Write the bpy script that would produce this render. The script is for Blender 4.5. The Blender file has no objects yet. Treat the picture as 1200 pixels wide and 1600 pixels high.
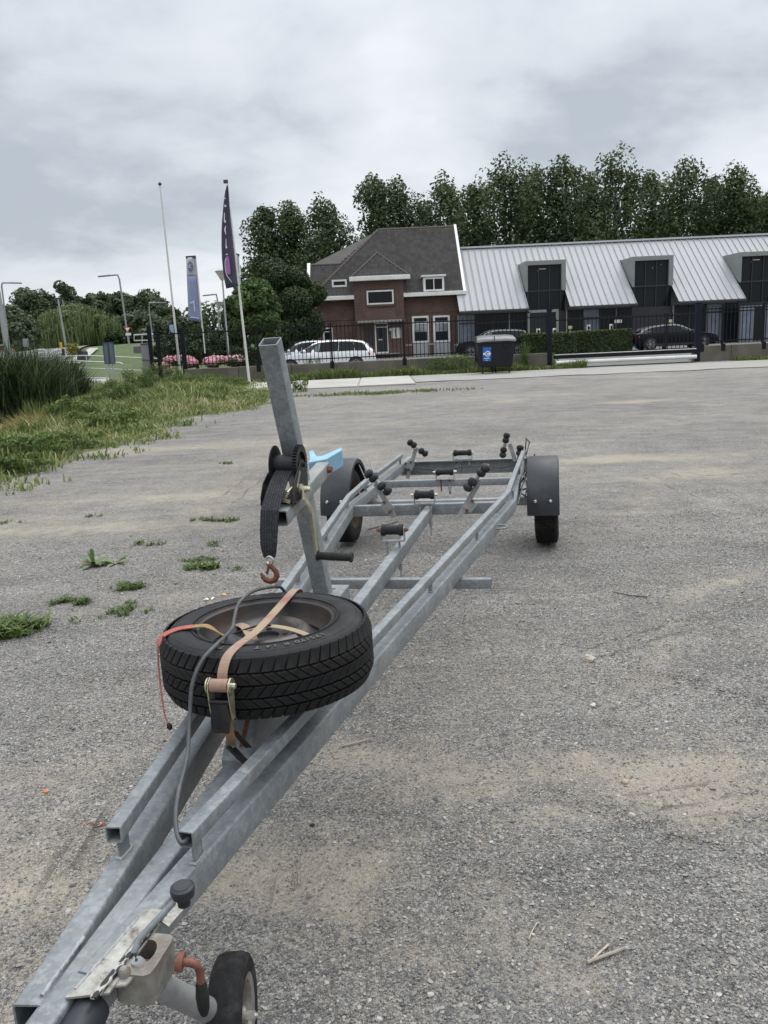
import bpy, bmesh, math, random
import numpy as np
from mathutils import Vector, Matrix

random.seed(7)
RNG = np.random.default_rng(11)
SC = bpy.context.scene
COL = SC.collection

# ------------------------------------------------------------------ camera
CAM_H = 1.6096
PITCH, ROLL, FPX = 0.2111, 0.0451, 1294.0        # focal length in pixels of a 1200 x 1600 frame
_cp, _sp, _cr, _sr = math.cos(PITCH), math.sin(PITCH), math.cos(ROLL), math.sin(ROLL)
FW = Vector((0, _cp, -_sp))
_r = Vector((1, 0, 0)); _u = Vector((0, _sp, _cp))
RT = _r * _cr - _u * _sr
UP = _r * _sr + _u * _cr
cam_data = bpy.data.cameras.new('camera')
cam = bpy.data.objects.new('camera', cam_data)
COL.objects.link(cam)
cam.matrix_world = Matrix(((RT.x, UP.x, -FW.x, 0), (RT.y, UP.y, -FW.y, 0), (RT.z, UP.z, -FW.z, CAM_H), (0, 0, 0, 1)))
cam_data.sensor_fit = 'VERTICAL'
cam_data.sensor_height = 24.0
cam_data.lens = 24.0 * FPX / 1600.0
cam_data.clip_start = 0.05
cam_data.clip_end = 3000
SC.camera = cam

def at(px, py, Y):
    """the place at distance Y in front of the viewer that is seen at that point of the photograph"""
    d = FW + RT * ((px - 600) / FPX) + UP * ((800 - py) / FPX)
    return Vector((0, 0, CAM_H)) + d * (Y / d.y)

def gnd(px, py, z=0.0):
    d = FW + RT * ((px - 600) / FPX) + UP * ((800 - py) / FPX)
    return Vector((0, 0, CAM_H)) + d * ((z - CAM_H) / d.z)

# ------------------------------------------------------------------ sky, sun, exposure
SUN_EL, SUN_AZ = math.radians(56), math.radians(35)
world = bpy.data.worlds.new('World')
SC.world = world
world.use_nodes = True
wn, wl = world.node_tree.nodes, world.node_tree.links
wn.clear()
def WN(t, **k):
    n = wn.new(t)
    for a, b in k.items(): setattr(n, a, b)
    return n
w_out = WN('ShaderNodeOutputWorld'); w_bg = WN('ShaderNodeBackground')
w_sky = WN('ShaderNodeTexSky', sky_type='NISHITA', sun_disc=False)
w_sky.sun_elevation = SUN_EL; w_sky.sun_rotation = SUN_AZ
w_tc = WN('ShaderNodeTexCoord'); w_sep = WN('ShaderNodeSeparateXYZ')
wl.new(w_tc.outputs['Generated'], w_sep.inputs[0])
def wmath(op, a, b=None, clamp=False):
    n = WN('ShaderNodeMath', operation=op, use_clamp=clamp)
    for i, v in enumerate((a, b)):
        if v is None: continue
        if isinstance(v, (int, float)): n.inputs[i].default_value = v
        else: wl.new(v, n.inputs[i])
    return n.outputs[0]
zc = wmath('MAXIMUM', w_sep.outputs[2], 0.0)
den = wmath('ADD', zc, 0.30)
comb = WN('ShaderNodeCombineXYZ')
wl.new(wmath('DIVIDE', w_sep.outputs[0], den), comb.inputs[0])
wl.new(wmath('DIVIDE', w_sep.outputs[1], den), comb.inputs[1])
def wnoise(scale, detail, rough, off, dist=0.0):
    mp = WN('ShaderNodeMapping'); mp.inputs['Location'].default_value = off
    wl.new(comb.outputs[0], mp.inputs[0])
    n = WN('ShaderNodeTexNoise'); n.inputs['Scale'].default_value = scale; n.inputs['Detail'].default_value = detail
    n.inputs['Roughness'].default_value = rough; n.inputs['Distortion'].default_value = dist
    wl.new(mp.outputs[0], n.inputs['Vector'])
    return n.outputs[0]
n_big = wnoise(1.15, 4, 0.45, (3.1, 1.2, 0.0), 0.3)
n_mid = wnoise(2.8, 8, 0.55, (0.4, 7.0, 2.0), 0.2)
cl = wmath('ADD', wmath('MULTIPLY', n_big, 0.62), wmath('MULTIPLY', n_mid, 0.38))
ramp = WN('ShaderNodeValToRGB')
ce = ramp.color_ramp.elements
ce[0].position = 0.40; ce[0].color = (0.44, 0.485, 0.535, 1)
ce[1].position = 0.60; ce[1].color = (0.775, 0.795, 0.835, 1)
e = ce.new(0.49); e.color = (0.63, 0.67, 0.72, 1)
wl.new(cl, ramp.inputs[0])
# an overcast sky is brighter overhead than at the horizon
mr = WN('ShaderNodeMapRange', interpolation_type='SMOOTHSTEP')
mr.inputs['From Min'].default_value = 0.25; mr.inputs['From Max'].default_value = 1.0
mr.inputs['To Min'].default_value = 1.05; mr.inputs['To Max'].default_value = 3.1
wl.new(zc, mr.inputs['Value'])
w_sc = WN('ShaderNodeVectorMath', operation='SCALE')
wl.new(ramp.outputs[0], w_sc.inputs[0]); wl.new(mr.outputs[0], w_sc.inputs['Scale'])
w_div = WN('ShaderNodeVectorMath', operation='SCALE'); w_div.inputs['Scale'].default_value = 10.0
wl.new(w_sc.outputs[0], w_div.inputs[0])
w_mix = WN('ShaderNodeMix', data_type='RGBA'); w_mix.inputs['Factor'].default_value = 0.93
wl.new(w_sky.outputs[0], w_mix.inputs[6]); wl.new(w_div.outputs[0], w_mix.inputs[7])
wl.new(w_mix.outputs[2], w_bg.inputs['Color'])
w_bg.inputs['Strength'].default_value = 0.1
wl.new(w_bg.outputs[0], w_out.inputs[0])

sun_data = bpy.data.lights.new('sun', 'SUN')
sun_data.energy = 1.3; sun_data.angle = math.radians(40); sun_data.color = (1.0, 0.96, 0.9)
sun = bpy.data.objects.new('sun', sun_data); COL.objects.link(sun)
_sd = Vector((math.sin(SUN_AZ) * math.cos(SUN_EL), math.cos(SUN_AZ) * math.cos(SUN_EL), math.sin(SUN_EL)))
sun.rotation_euler = _sd.to_track_quat('Z', 'Y').to_euler()
SC.view_settings.view_transform = 'Standard'
SC.view_settings.look = 'None'
SC.view_settings.gamma = 1.0
SC.view_settings.exposure = 0.14
SC.view_settings.use_curve_mapping = False

# ------------------------------------------------------------------ materials
class NT:
    def __init__(s, name):
        s.m = bpy.data.materials.new(name); s.m.use_nodes = True
        s.n, s.l = s.m.node_tree.nodes, s.m.node_tree.links
        s.b = s.n['Principled BSDF']
        s.tc = None
    def node(s, t, **k):
        n = s.n.new(t)
        for a, b in k.items(): setattr(n, a, b)
        return n
    def put(s, sock, v):
        if v is None: return
        if isinstance(v, bpy.types.NodeSocket): s.l.new(v, sock)
        elif isinstance(v, (tuple, list)) and len(v) == 3 and sock.type == 'RGBA': sock.default_value = (*v, 1)
        else: sock.default_value = v
    def coord(s, kind='Object', scale=None, loc=None, rot=None):
        if s.tc is None: s.tc = s.node('ShaderNodeTexCoord')
        o = s.tc.outputs[kind]
        if scale or loc or rot:
            mp = s.node('ShaderNodeMapping'); s.l.new(o, mp.inputs[0])
            if scale: mp.inputs['Scale'].default_value = scale
            if loc: mp.inputs['Location'].default_value = loc
            if rot: mp.inputs['Rotation'].default_value = rot
            o = mp.outputs[0]
        return o
    def noise(s, scale, detail=4, rough=.55, co=None, dist=0):
        n = s.node('ShaderNodeTexNoise')
        n.inputs['Scale'].default_value = scale; n.inputs['Detail'].default_value = detail
        n.inputs['Roughness'].default_value = rough; n.inputs['Distortion'].default_value = dist
        s.put(n.inputs['Vector'], co if co is not None else s.coord())
        return n.outputs[0]
    def voro(s, scale, co=None, feature='F1', rnd=1.0):
        n = s.node('ShaderNodeTexVoronoi', feature=feature)
        n.inputs['Scale'].default_value = scale; n.inputs['Randomness'].default_value = rnd
        s.put(n.inputs['Vector'], co if co is not None else s.coord())
        return n
    def math(s, op, a, b=None, clamp=False):
        n = s.node('ShaderNodeMath', operation=op, use_clamp=clamp)
        s.put(n.inputs[0], a); s.put(n.inputs[1], b)
        return n.outputs[0]
    def ramp(s, fac, stops):
        n = s.node('ShaderNodeValToRGB'); e = n.color_ramp.elements
        while len(e) < len(stops): e.new(.5)
        for q, (p, c) in zip(e, stops):
            q.position = p; q.color = (*c, 1) if isinstance(c, (tuple, list)) else (c, c, c, 1)
        s.l.new(fac, n.inputs[0]); return n.outputs[0]
    def mix(s, f, a, b, blend='MIX'):
        n = s.node('ShaderNodeMix', data_type='RGBA', blend_type=blend)
        s.put(n.inputs[0], f); s.put(n.inputs[6], a); s.put(n.inputs[7], b)
        return n.outputs[2]
    def attr(s, name, out='Fac'):
        n = s.node('ShaderNodeAttribute', attribute_name=name); return n.outputs[out]
    def bump(s, h, strength, dist):
        n = s.node('ShaderNodeBump'); n.inputs['Strength'].default_value = strength; n.inputs['Distance'].default_value = dist
        s.l.new(h, n.inputs['Height']); s.l.new(n.outputs[0], s.b.inputs['Normal'])
    def fin(s, color=None, rough=None, metal=None, spec=None, **kw):
        s.put(s.b.inputs['Base Color'], color); s.put(s.b.inputs['Roughness'], rough); s.put(s.b.inputs['Metallic'], metal)
        if spec is not None: s.b.inputs['Specular IOR Level'].default_value = spec
        for k, v in kw.items(): s.put(s.b.inputs[k.replace('_', ' ')], v)
        return s.m

def simple(name, c, rough=.6, metal=0., var=.18, scale=12., bump=0., spec=None, dirt=None, dirt_amt=.35):
    """a plain colour with mottling, optional dirt of its own and a little relief"""
    t = NT(name)
    n = t.noise(scale, 5)
    lo = tuple(max(0, x * (1 - var)) for x in c); hi = tuple(min(1, x * (1 + var)) for x in c)
    col = t.ramp(n, [(.3, lo), (.7, hi)])
    if dirt:
        d = t.ramp(t.noise(scale * .35, 6, .65, t.coord(loc=(3, 5, 1))), [(.48, 0.), (.68, 1.)])
        col = t.mix(t.math('MULTIPLY', d, dirt_amt), col, dirt)
    r = t.math('ADD', t.math('MULTIPLY', n, .2), rough - .1)
    if bump: t.bump(t.noise(scale * 4, 4), .5, bump)
    return t.fin(col, r, metal, spec)

def m_galv():
    t = NT('galvanised_steel')
    v = t.voro(55, t.coord()); v2 = t.voro(130, t.coord(loc=(1, 2, 3)))
    n = t.noise(7, 6, .65)
    vc = t.node('ShaderNodeSeparateColor'); t.l.new(v.outputs['Color'], vc.inputs[0])
    vc2 = t.node('ShaderNodeSeparateColor'); t.l.new(v2.outputs['Color'], vc2.inputs[0])
    f = t.math('ADD', t.math('MULTIPLY', vc.outputs[0], .20), t.math('ADD', t.math('MULTIPLY', vc2.outputs[0], .18), t.math('MULTIPLY', n, .72)))
    c = t.ramp(f, [(.25, (.130, .141, .146)), (.55, (.195, .210, .217)), (.85, (.30, .318, .327))])
    spots = t.ramp(t.noise(46, 3, .6, t.coord(loc=(9, 1, 4))), [(.26, 1.), (.31, 0.)])
    c = t.mix(t.math('MULTIPLY', spots, .7), c, (.13, .11, .09))
    grime = t.ramp(t.noise(3.2, 6, .7, t.coord(loc=(5, 5, 0))), [(.52, 0.), (.75, .55)])
    c = t.mix(grime, c, (.33, .31, .27))
    t.bump(t.math('ADD', t.math('MULTIPLY', vc2.outputs[1], .3), t.noise(60, 4)), .25, .002)
    return t.fin(c, t.math('ADD', t.math('MULTIPLY', f, .25), .42), .18)
GALV = m_galv()
GALV_D = simple('dull_zinc_plate', (.30, .31, .31), .6, .35, .2, 20, .0015, dirt=(.2, .17, .13))
ZINC = simple('bright_zinc_bolt', (.55, .54, .47), .35, .8, .2, 60)
YZINC = simple('yellow_zinc', (.50, .47, .33), .35, .8, .25, 40)
RUBBER = simple('black_rubber', (.012, .012, .0125), .66, 0, .35, 30, .002, spec=.3, dirt=(.055, .05, .042), dirt_amt=.35)
TREAD = simple('tyre_tread_rubber', (.009, .009, .009), .7, 0, .3, 40, .002, spec=.25, dirt=(.045, .04, .034), dirt_amt=.5)
ROLLER = simple('worn_black_roller', (.014, .014, .015), .65, 0, .4, 25, .003, spec=.3, dirt=(.16, .15, .14), dirt_amt=.3)
FENDER = simple('black_plastic', (.018, .020, .025), .5, 0, .15, 9, .0012, spec=.4, dirt=(.13, .12, .11), dirt_amt=.25)
BLACKM = simple('black_coated_steel', (.010, .010, .011), .45, .0, .3, 30, .001, spec=.35, dirt=(.10, .06, .035), dirt_amt=.3)
RUST = simple('rusty_steel', (.17, .06, .03), .8, .1, .45, 35, .003, dirt=(.06, .03, .02), dirt_amt=.6)
RUSTRIM = simple('rusty_wheel_rim', (.075, .038, .026), .75, .1, .4, 20, .003, dirt=(.16, .07, .03), dirt_amt=.6)
RIMBLK = simple('worn_black_rim', (.035, .036, .04), .38, .25, .3, 14, .0015, dirt=(.13, .09, .055), dirt_amt=.75)
HOOKM = simple('rusty_red_hook', (.16, .05, .028), .6, .15, .35, 60, .002, dirt=(.09, .035, .02))
BLUE = simple('pale_blue_plastic', (.21, .40, .52), .45, 0, .12, 20, .001, dirt=(.35, .42, .45))
CREAM = simple('cream_zinc_casting', (.27, .262, .238), .36, .45, .3, 30, .003, dirt=(.16, .11, .07), dirt_amt=.7)
REDOX = simple('red_oxide_rod', (.17, .065, .042), .6, .1, .3, 50, .002, dirt=(.12, .06, .04))
CABLE = simple('dusty_black_cable', (.055, .057, .06), .55, 0, .25, 50, .001, dirt=(.2, .19, .17))

# ------------------------------------------------------------------ objects and meshes
def link(o, parent=None):
    COL.objects.link(o)
    if parent is not None: o.parent = parent
    return o
def tag(o, label=None, cat=None, group=None, kind=None):
    if label: o['label'] = label
    if cat: o['category'] = cat
    if group: o['group'] = group
    if kind: o['kind'] = kind
    return o
def thing(name, label, cat, loc=(0, 0, 0), rz=0., group=None):
    o = bpy.data.objects.new(name, None); o.empty_display_size = .2
    o.location = loc; o.rotation_euler = (0, 0, rz)
    COL.objects.link(o)
    return tag(o, label, cat, group)
def copy_tree(o, parent=None):
    c = o.copy(); COL.objects.link(c)
    if parent is not None: c.parent = parent
    for ch in list(o.children): copy_tree(ch, c)
    return c

class MB:
    """collects shapes into one mesh"""
    def __init__(s): s.v, s.f, s.mi, s.cur = [], [], [], 0
    def add(s, vs, fs):
        b = len(s.v); s.v += [tuple(v) for v in vs]; s.f += [tuple(b + i for i in f) for f in fs]; s.mi += [s.cur] * len(fs)
        return s
    def box(s, c, d, M=None):
        hx, hy, hz = d[0] / 2, d[1] / 2, d[2] / 2
        vs = [Vector((x, y, z)) for x in (-hx, hx) for y in (-hy, hy) for z in (-hz, hz)]
        if M is not None: vs = [M @ v for v in vs]
        c = Vector(c)
        return s.add([v + c for v in vs], [(0, 1, 3, 2), (4, 6, 7, 5), (0, 4, 5, 1), (2, 3, 7, 6), (0, 2, 6, 4), (1, 5, 7, 3)])
    def box2(s, a, b):
        return s.box([(a[i] + b[i]) / 2 for i in range(3)], [abs(b[i] - a[i]) for i in range(3)])
    def sweep(s, path, prof, up=(0, 0, 1), caps=(True, True), smooth=False):
        P = [Vector(p) for p in path]; n = len(prof); base = len(s.v); vs = []
        for i, p in enumerate(P):
            d0 = (P[i] - P[i - 1]).normalized() if i else (P[1] - P[0]).normalized()
            d1 = (P[i + 1] - P[i]).normalized() if i < len(P) - 1 else d0
            t = (d0 + d1).normalized(); u = Vector(up)
            if abs(t.dot(u)) > .98: u = Vector((0, 1, 0)) if abs(t.y) < .9 else Vector((1, 0, 0))
            side = t.cross(u).normalized(); un = side.cross(t).normalized()
            k = 1 / max(.4, t.dot(d1))
            bend = (d1 - d0)
            ks = k if abs(bend.dot(side)) > abs(bend.dot(un)) else 1
            ku = k if ks == 1 else 1
            vs += [p + side * (a * ks) + un * (b * ku) for a, b in prof]
        fs = []
        for i in range(len(P) - 1):
            for j in range(n):
                k2 = (j + 1) % n
                fs.append((i * n + j, i * n + k2, (i + 1) * n + k2, (i + 1) * n + j))
        if caps[0]: fs.append(tuple(reversed(range(n))))
        if caps[1]: fs.append(tuple((len(P) - 1) * n + j for j in range(n)))
        return s.add(vs, fs)
    def rhs(s, path, w, h, r=.006, t=.004, up=(0, 0, 1), open_ends=(False, False)):
        def pr(w, h, r):
            o = []
            for cx, cy, a0 in ((w / 2 - r, h / 2 - r, 0), (-w / 2 + r, h / 2 - r, 90), (-w / 2 + r, -h / 2 + r, 180), (w / 2 - r, -h / 2 + r, 270)):
                for k in range(4):
                    a = math.radians(a0 + 30 * k); o.append((cx + r * math.cos(a), cy + r * math.sin(a)))
            return o
        out = pr(w, h, r); s.sweep(path, out, up, (not open_ends[0], not open_ends[1]))
        b0 = len(s.v) - len(out) * len(path)
        if any(open_ends):
            inn = pr(w - 2 * t, h - 2 * t, max(.001, r - t)); b1 = len(s.v)
            s.sweep(path, inn, up, (False, False))
            n = len(out)
            for e in (0, 1):
                if open_ends[e]:
                    o = (len(path) - 1) * n if e else 0
                    for j in range(n):
                        k2 = (j + 1) % n
                        s.f.append((b0 + o + j, b0 + o + k2, b1 + o + k2, b1 + o + j)); s.mi.append(s.cur)
        return s
    def tube(s, path, r, n=10, caps=(True, True), sx=1.):
        pr = [(r * sx * math.cos(2 * math.pi * k / n), r * math.sin(2 * math.pi * k / n)) for k in range(n)]
        return s.sweep(path, pr, (0, 0, 1), caps)
    def cyl(s, a, b, r0, r1=None, n=16):
        r1 = r0 if r1 is None else r1
        return s.lathe([(0, r0), (1, r1)], a, b, n)
    def lathe(s, prof, a, b, n=24, caps=True):
        """prof: (position from a to b in 0..1, radius)"""
        a, b = Vector(a), Vector(b); L = b - a; t = L.normalized()
        u = Vector((0, 0, 1)) if abs(t.z) < .9 else Vector((1, 0, 0))
        e1 = t.cross(u).normalized(); e2 = e1.cross(t)
        vs = [a + L * p + (e1 * math.cos(2 * math.pi * k / n) + e2 * math.sin(2 * math.pi * k / n)) * r for p, r in prof for k in range(n)]
        m = len(prof); fs = []
        for i in range(m - 1):
            for k in range(n):
                k2 = (k + 1) % n; fs.append((i * n + k, (i + 1) * n + k, (i + 1) * n + k2, i * n + k2))
        if caps: fs += [tuple(range(n)), tuple((m - 1) * n + k for k in reversed(range(n)))]
        return s.add(vs, fs)
    def ball(s, c, r, n=12, sc=(1, 1, 1)):
        c = Vector(c); vs, fs = [], []; m = n // 2
        for i in range(m + 1):
            th = math.pi * i / m
            for k in range(n):
                ph = 2 * math.pi * k / n
                vs.append(c + Vector((r * sc[0] * math.sin(th) * math.cos(ph), r * sc[1] * math.sin(th) * math.sin(ph), r * sc[2] * math.cos(th))))
        for i in range(m):
            for k in range(n):
                k2 = (k + 1) % n; fs.append((i * n + k, (i + 1) * n + k, (i + 1) * n + k2, i * n + k2))
        return s.add(vs, fs)
    def prism(s, poly, ext):
        n = len(poly); e = Vector(ext); P = [Vector(p) for p in poly]
        fs = [tuple(range(n)), tuple(reversed(range(n, 2 * n)))] + [(i, i + n, (i + 1) % n + n, (i + 1) % n) for i in range(n)]
        return s.add(P + [p + e for p in P], fs)
    def poly(s, *pts): return s.add(pts, [tuple(range(len(pts)))])
    def torus(s, c, R, r, axis=(0, 0, 1), n=28, m=8, a0=0., a1=2 * math.pi):
        full = abs(a1 - a0 - 2 * math.pi) < 1e-4
        t = Vector(axis).normalized(); u = Vector((0, 0, 1)) if abs(t.z) < .9 else Vector((1, 0, 0))
        e1 = t.cross(u).normalized(); e2 = t.cross(e1); c = Vector(c); vs, fs = [], []
        N = n if full else n + 1
        for i in range(N):
            a = a0 + (a1 - a0) * i / n; d = e1 * math.cos(a) + e2 * math.sin(a)
            for j in range(m):
                b = 2 * math.pi * j / m; vs.append(c + d * (R + r * math.cos(b)) + t * (r * math.sin(b)))
        for i in range(n):
            i2 = (i + 1) % N
            for j in range(m):
                j2 = (j + 1) % m; fs.append((i * m + j, i2 * m + j, i2 * m + j2, i * m + j2))
        return s.add(vs, fs)
    def build(s, name, mat, parent=None, smooth=None, bevel=0., off=None, kind=None, label=None):
        me = bpy.data.meshes.new(name)
        V = s.v
        if off is not None: o3 = Vector(off); V = [tuple(Vector(v) - o3) for v in V]
        me.from_pydata(V, [], s.f)
        mats = mat if isinstance(mat, (list, tuple)) else [mat]
        for m in mats: me.materials.append(m)
        if len(mats) > 1: me.polygons.foreach_set('material_index', s.mi)
        if bevel or True:
            bm = bmesh.new(); bm.from_mesh(me)
            bmesh.ops.recalc_face_normals(bm, faces=bm.faces)
            if bevel:
                ed = [e for e in bm.edges if len(e.link_faces) == 2 and e.calc_face_angle(0) > .5]
                bmesh.ops.bevel(bm, geom=ed, offset=bevel, segments=1, affect='EDGES', clamp_overlap=True)
            bm.to_mesh(me); bm.free()
        if smooth is not None:
            me.polygons.foreach_set('use_smooth', [True] * len(me.polygons))
            me.set_sharp_from_angle(angle=math.radians(smooth))
        me.update()
        o = bpy.data.objects.new(name, me)
        link(o, parent)
        if kind: o['kind'] = kind
        if label: o['label'] = label
        return o

def fast_mesh(name, V, F, mat, parent=None, attrs=None, smooth=False):
    """big meshes of equal polygons straight from arrays"""
    me = bpy.data.meshes.new(name); V = np.asarray(V, np.float32); F = np.asarray(F, np.int32); k = F.shape[1]
    me.vertices.add(len(V)); me.vertices.foreach_set('co', V.ravel())
    me.loops.add(F.size); me.loops.foreach_set('vertex_index', F.ravel())
    me.polygons.add(len(F)); me.polygons.foreach_set('loop_start', np.arange(0, F.size, k, dtype=np.int32))
    me.polygons.foreach_set('loop_total', np.full(len(F), k, np.int32))
    if smooth: me.polygons.foreach_set('use_smooth', np.ones(len(F), bool))
    for an, av in (attrs or {}).items():
        a = me.attributes.new(an, 'FLOAT', 'POINT'); a.data.foreach_set('value', np.asarray(av, np.float32))
    me.update(calc_edges=True)
    me.materials.append(mat)
    o = bpy.data.objects.new(name, me)
    return link(o, parent)
# ================================================================== ground
FENCE_Y = 33.5
WALL_Y = 33.35
GRASS_PX = [(-260, 800), (-100, 775), (0, 758), (60, 735), (130, 712), (200, 690), (245, 672), (285, 655), (330, 648), (400, 640), (425, 632), (418, 622), (440, 612), (398, 600)]
GP = np.array([tuple(gnd(*p))[:2] for p in GRASS_PX])
VPX = np.concatenate([GP[:, 0], [-4.5, -40, -40]]); VPY = np.concatenate([GP[:, 1], [33.2, 33.2, -2]])
def in_poly(x, y, px, py):
    r = np.zeros(x.shape, bool); n = len(px); j = n - 1
    for i in range(n):
        with np.errstate(divide='ignore', invalid='ignore'):
            c = ((py[i] > y) != (py[j] > y)) & (x < (px[j] - px[i]) * (y - py[i]) / (py[j] - py[i] + 1e-12) + px[i])
        r ^= c; j = i
    return r
def poly_dist(x, y, px, py, closed=False):
    d = np.full(x.shape, 1e9)
    for i in range(len(px) - (0 if closed else 1)):
        j = (i + 1) % len(px); ax, ay = px[i], py[i]; ex, ey = px[j] - ax, py[j] - ay
        t = np.clip(((x - ax) * ex + (y - ay) * ey) / (ex * ex + ey * ey + 1e-9), 0, 1)
        d = np.minimum(d, np.hypot(x - ax - t * ex, y - ay - t * ey))
    return d
def vnoise(x, y, s, seed=0):
    """smooth value noise"""
    x = x * s + 100.3 + seed * 17.7; y = y * s + 57.1 + seed * 9.3
    xi, yi = np.floor(x).astype(np.int64), np.floor(y).astype(np.int64); fx, fy = x - xi, y - yi
    fx, fy = fx * fx * (3 - 2 * fx), fy * fy * (3 - 2 * fy)
    def h(a, b):
        v = (a * 374761393 + b * 668265263 + seed * 1442695041) & 0xffffffff
        v = ((v ^ (v >> 13)) * 1274126177) & 0xffffffff
        return ((v ^ (v >> 16)) & 0xffff) / 65535.0
    return (h(xi, yi) * (1 - fx) + h(xi + 1, yi) * fx) * (1 - fy) + (h(xi, yi + 1) * (1 - fx) + h(xi + 1, yi + 1) * fx) * fy
def fbm(x, y, s, seed=0, o=4):
    return sum(vnoise(x, y, s * 2 ** i, seed + i) * .5 ** i for i in range(o)) / sum(.5 ** i for i in range(o))
def bank_z(x, y):
    """the grass verge falls away to a ditch on the left"""
    ins = in_poly(x, y, VPX, VPY); d = poly_dist(x, y, GP[:, 0], GP[:, 1])
    far = np.clip((x + 60) / 20, 0, 1)
    z = -np.clip((d - 3.0) / 3.2, 0, 1) ** 1.3 * .55 * np.clip((30 - y) / 5, 0, 1)
    return np.where(ins, z * far + .03 * np.clip(d / .4, 0, 1) * (fbm(x, y, 1.3, 5) - .2) * 1.0, 0)
def axis(lo, hi, step, far, g=1.28):
    a = list(np.arange(lo, hi + step / 2, step)); s = step
    while a[-1] < far: s *= g; a.append(a[-1] + s)
    s = step
    while a[0] > -far: s *= g; a.insert(0, a[0] - s)
    return np.array(a)
gx = axis(-14, 15, .13, 1400); gy = axis(.6, 36, .13, 1500)
gx = np.unique(np.round(np.concatenate([gx[(gx < -3.4) | (gx > 5.4)], np.arange(-3.4, 5.41, .045)]), 4)); gy = np.unique(np.round(np.concatenate([gy[gy > 7.5], np.arange(.6, 7.5, .045), gy[gy < .59]]), 4))
X, Y = np.meshgrid(gx, gy); X, Y = X.ravel(), Y.ravel()
# sandy drifts, each where it lies: image place, size across and in depth, strength
SAND = [((1080, 1190), .75, .22, 1.), ((930, 1175), .35, .10, .8), ((1150, 1225), .5, .2, .9), ((640, 1200), .55, .16, .6), ((450, 1360), .16, .25, .8), ((60, 1330), .35, .3, .55),
        ((100, 1500), .3, .25, .5), ((960, 715), 1.6, .45, .9), ((1020, 625), 1.6, .4, .8), ((1100, 735), 1.5, .6, .7), ((880, 690), 1.0, .35, .7), ((980, 590), 3.0, .5, .4), ((250, 700), 2.2, .6, .55),
        ((120, 820), 1.6, .5, .45), ((440, 720), 1.8, .7, .6), ((640, 690), 1.4, .8, .5), ((300, 930), .8, .3, .5), ((120, 960), .4, .15, .6), ((1040, 820), .9, .2, .45), ((760, 1450), .2, .2, .35), ((1060, 1440), .3, .2, .35),
        ((720, 610), 3.5, .8, .35), ((1080, 1360), .4, .12, .3), ((230, 1430), .3, .4, .4), ((900, 1520), .25, .15, .3), ((560, 640), 2.5, .6, .4), ((330, 770), 1.4, .5, .5), ((820, 1290), .3, .1, .5), ((800, 1510), .35, .12, .42), ((1010, 1560), .3, .12, .40), ((560, 1560), .2, .15, .35), ((700, 1230), .3, .08, .6), ((60, 1240), .3, .2, .45), ((1120, 1130), .5, .1, .4)]
sand = np.zeros(X.shape)
wx = X + (fbm(X, Y, 1.4, 1) - .5) * .9; wy = Y + (fbm(X, Y, 1.4, 2) - .5) * .6
for (p, a, b, k) in SAND:
    c = gnd(*p); q = ((wx - c.x) / a) ** 2 + ((wy - c.y) / b) ** 2; sand = np.maximum(sand, k * np.exp(-q * .8))
for arc, w, k in (([(300, 800), (420, 715), (560, 668), (760, 648), (1000, 655)], .35, .4), ([(1260, 655), (1000, 612), (760, 618), (560, 650)], .35, .35), ([(420, 760), (620, 690), (850, 690), (1200, 760)], .30, .45), ([(640, 730), (700, 655), (820, 615), (1000, 596), (1260, 590)], .5, .35), ([(900, 850), (1020, 765), (1200, 725)], .25, .4), ([(1200, 870), (1050, 940), (960, 1130), (1010, 1240), (1200, 1290)], .12, .35)):
    A = np.array([tuple(gnd(*p))[:2] for p in arc]); d = poly_dist(wx * .5 + X * .5, wy * .5 + Y * .5, A[:, 0], A[:, 1]); sand = np.maximum(sand, k * np.exp(-(d / w) ** 2))
sand = np.clip(sand + (fbm(X, Y, .6, 8) - .47) * 1.1, 0, 1)
ins = in_poly(X, Y, VPX, VPY); dg_ = poly_dist(X, Y, GP[:, 0], GP[:, 1])
nz = fbm(X, Y, 1.6, 3) - .5
sgn = np.where(ins, dg_, -dg_) + nz * .9
green = np.clip(sgn * 2.2 + .3, 0, 1)
# grassy strip in front of the pavement, and strip along the foot of the wall
c = gnd(575, 614); q = ((wx - c.x) / 3.3) ** 2 + ((wy - c.y) / .75) ** 2
green = np.maximum(green, np.clip(1.5 * np.exp(-q) - .45 + (fbm(X, Y, 2.2, 4) - .5) * 1.4, 0, 1) * .9)
c = gnd(350, 632); q = ((wx - c.x) / 2.2) ** 2 + ((wy - c.y) / 1.2) ** 2
green = np.maximum(green, np.clip(1.4 * np.exp(-q) - .5 + (fbm(X, Y, 2.4, 6) - .5) * 1.2, 0, 1) * .9)
green = np.maximum(green, np.where((Y > 32.2) & (Y < 33.6) & ((X < 8.1) | (X > 14)), np.clip(.9 + nz, 0, 1), 0))
far_l = (X < -8) & (Y > 40)
green = np.where((Y > 34) & (Y < 400), np.where(far_l | (Y > 75) | (X < -9), .95, 0.), green)
pave = ((Y > 33.6) & (Y < 75) & (X > -9)).astype(float)
rel = (fbm(X, Y, .8, 9) - .5) * .05 + (fbm(X, Y, 4, 10) - .5) * .016
tr = np.zeros(X.shape)
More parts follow.
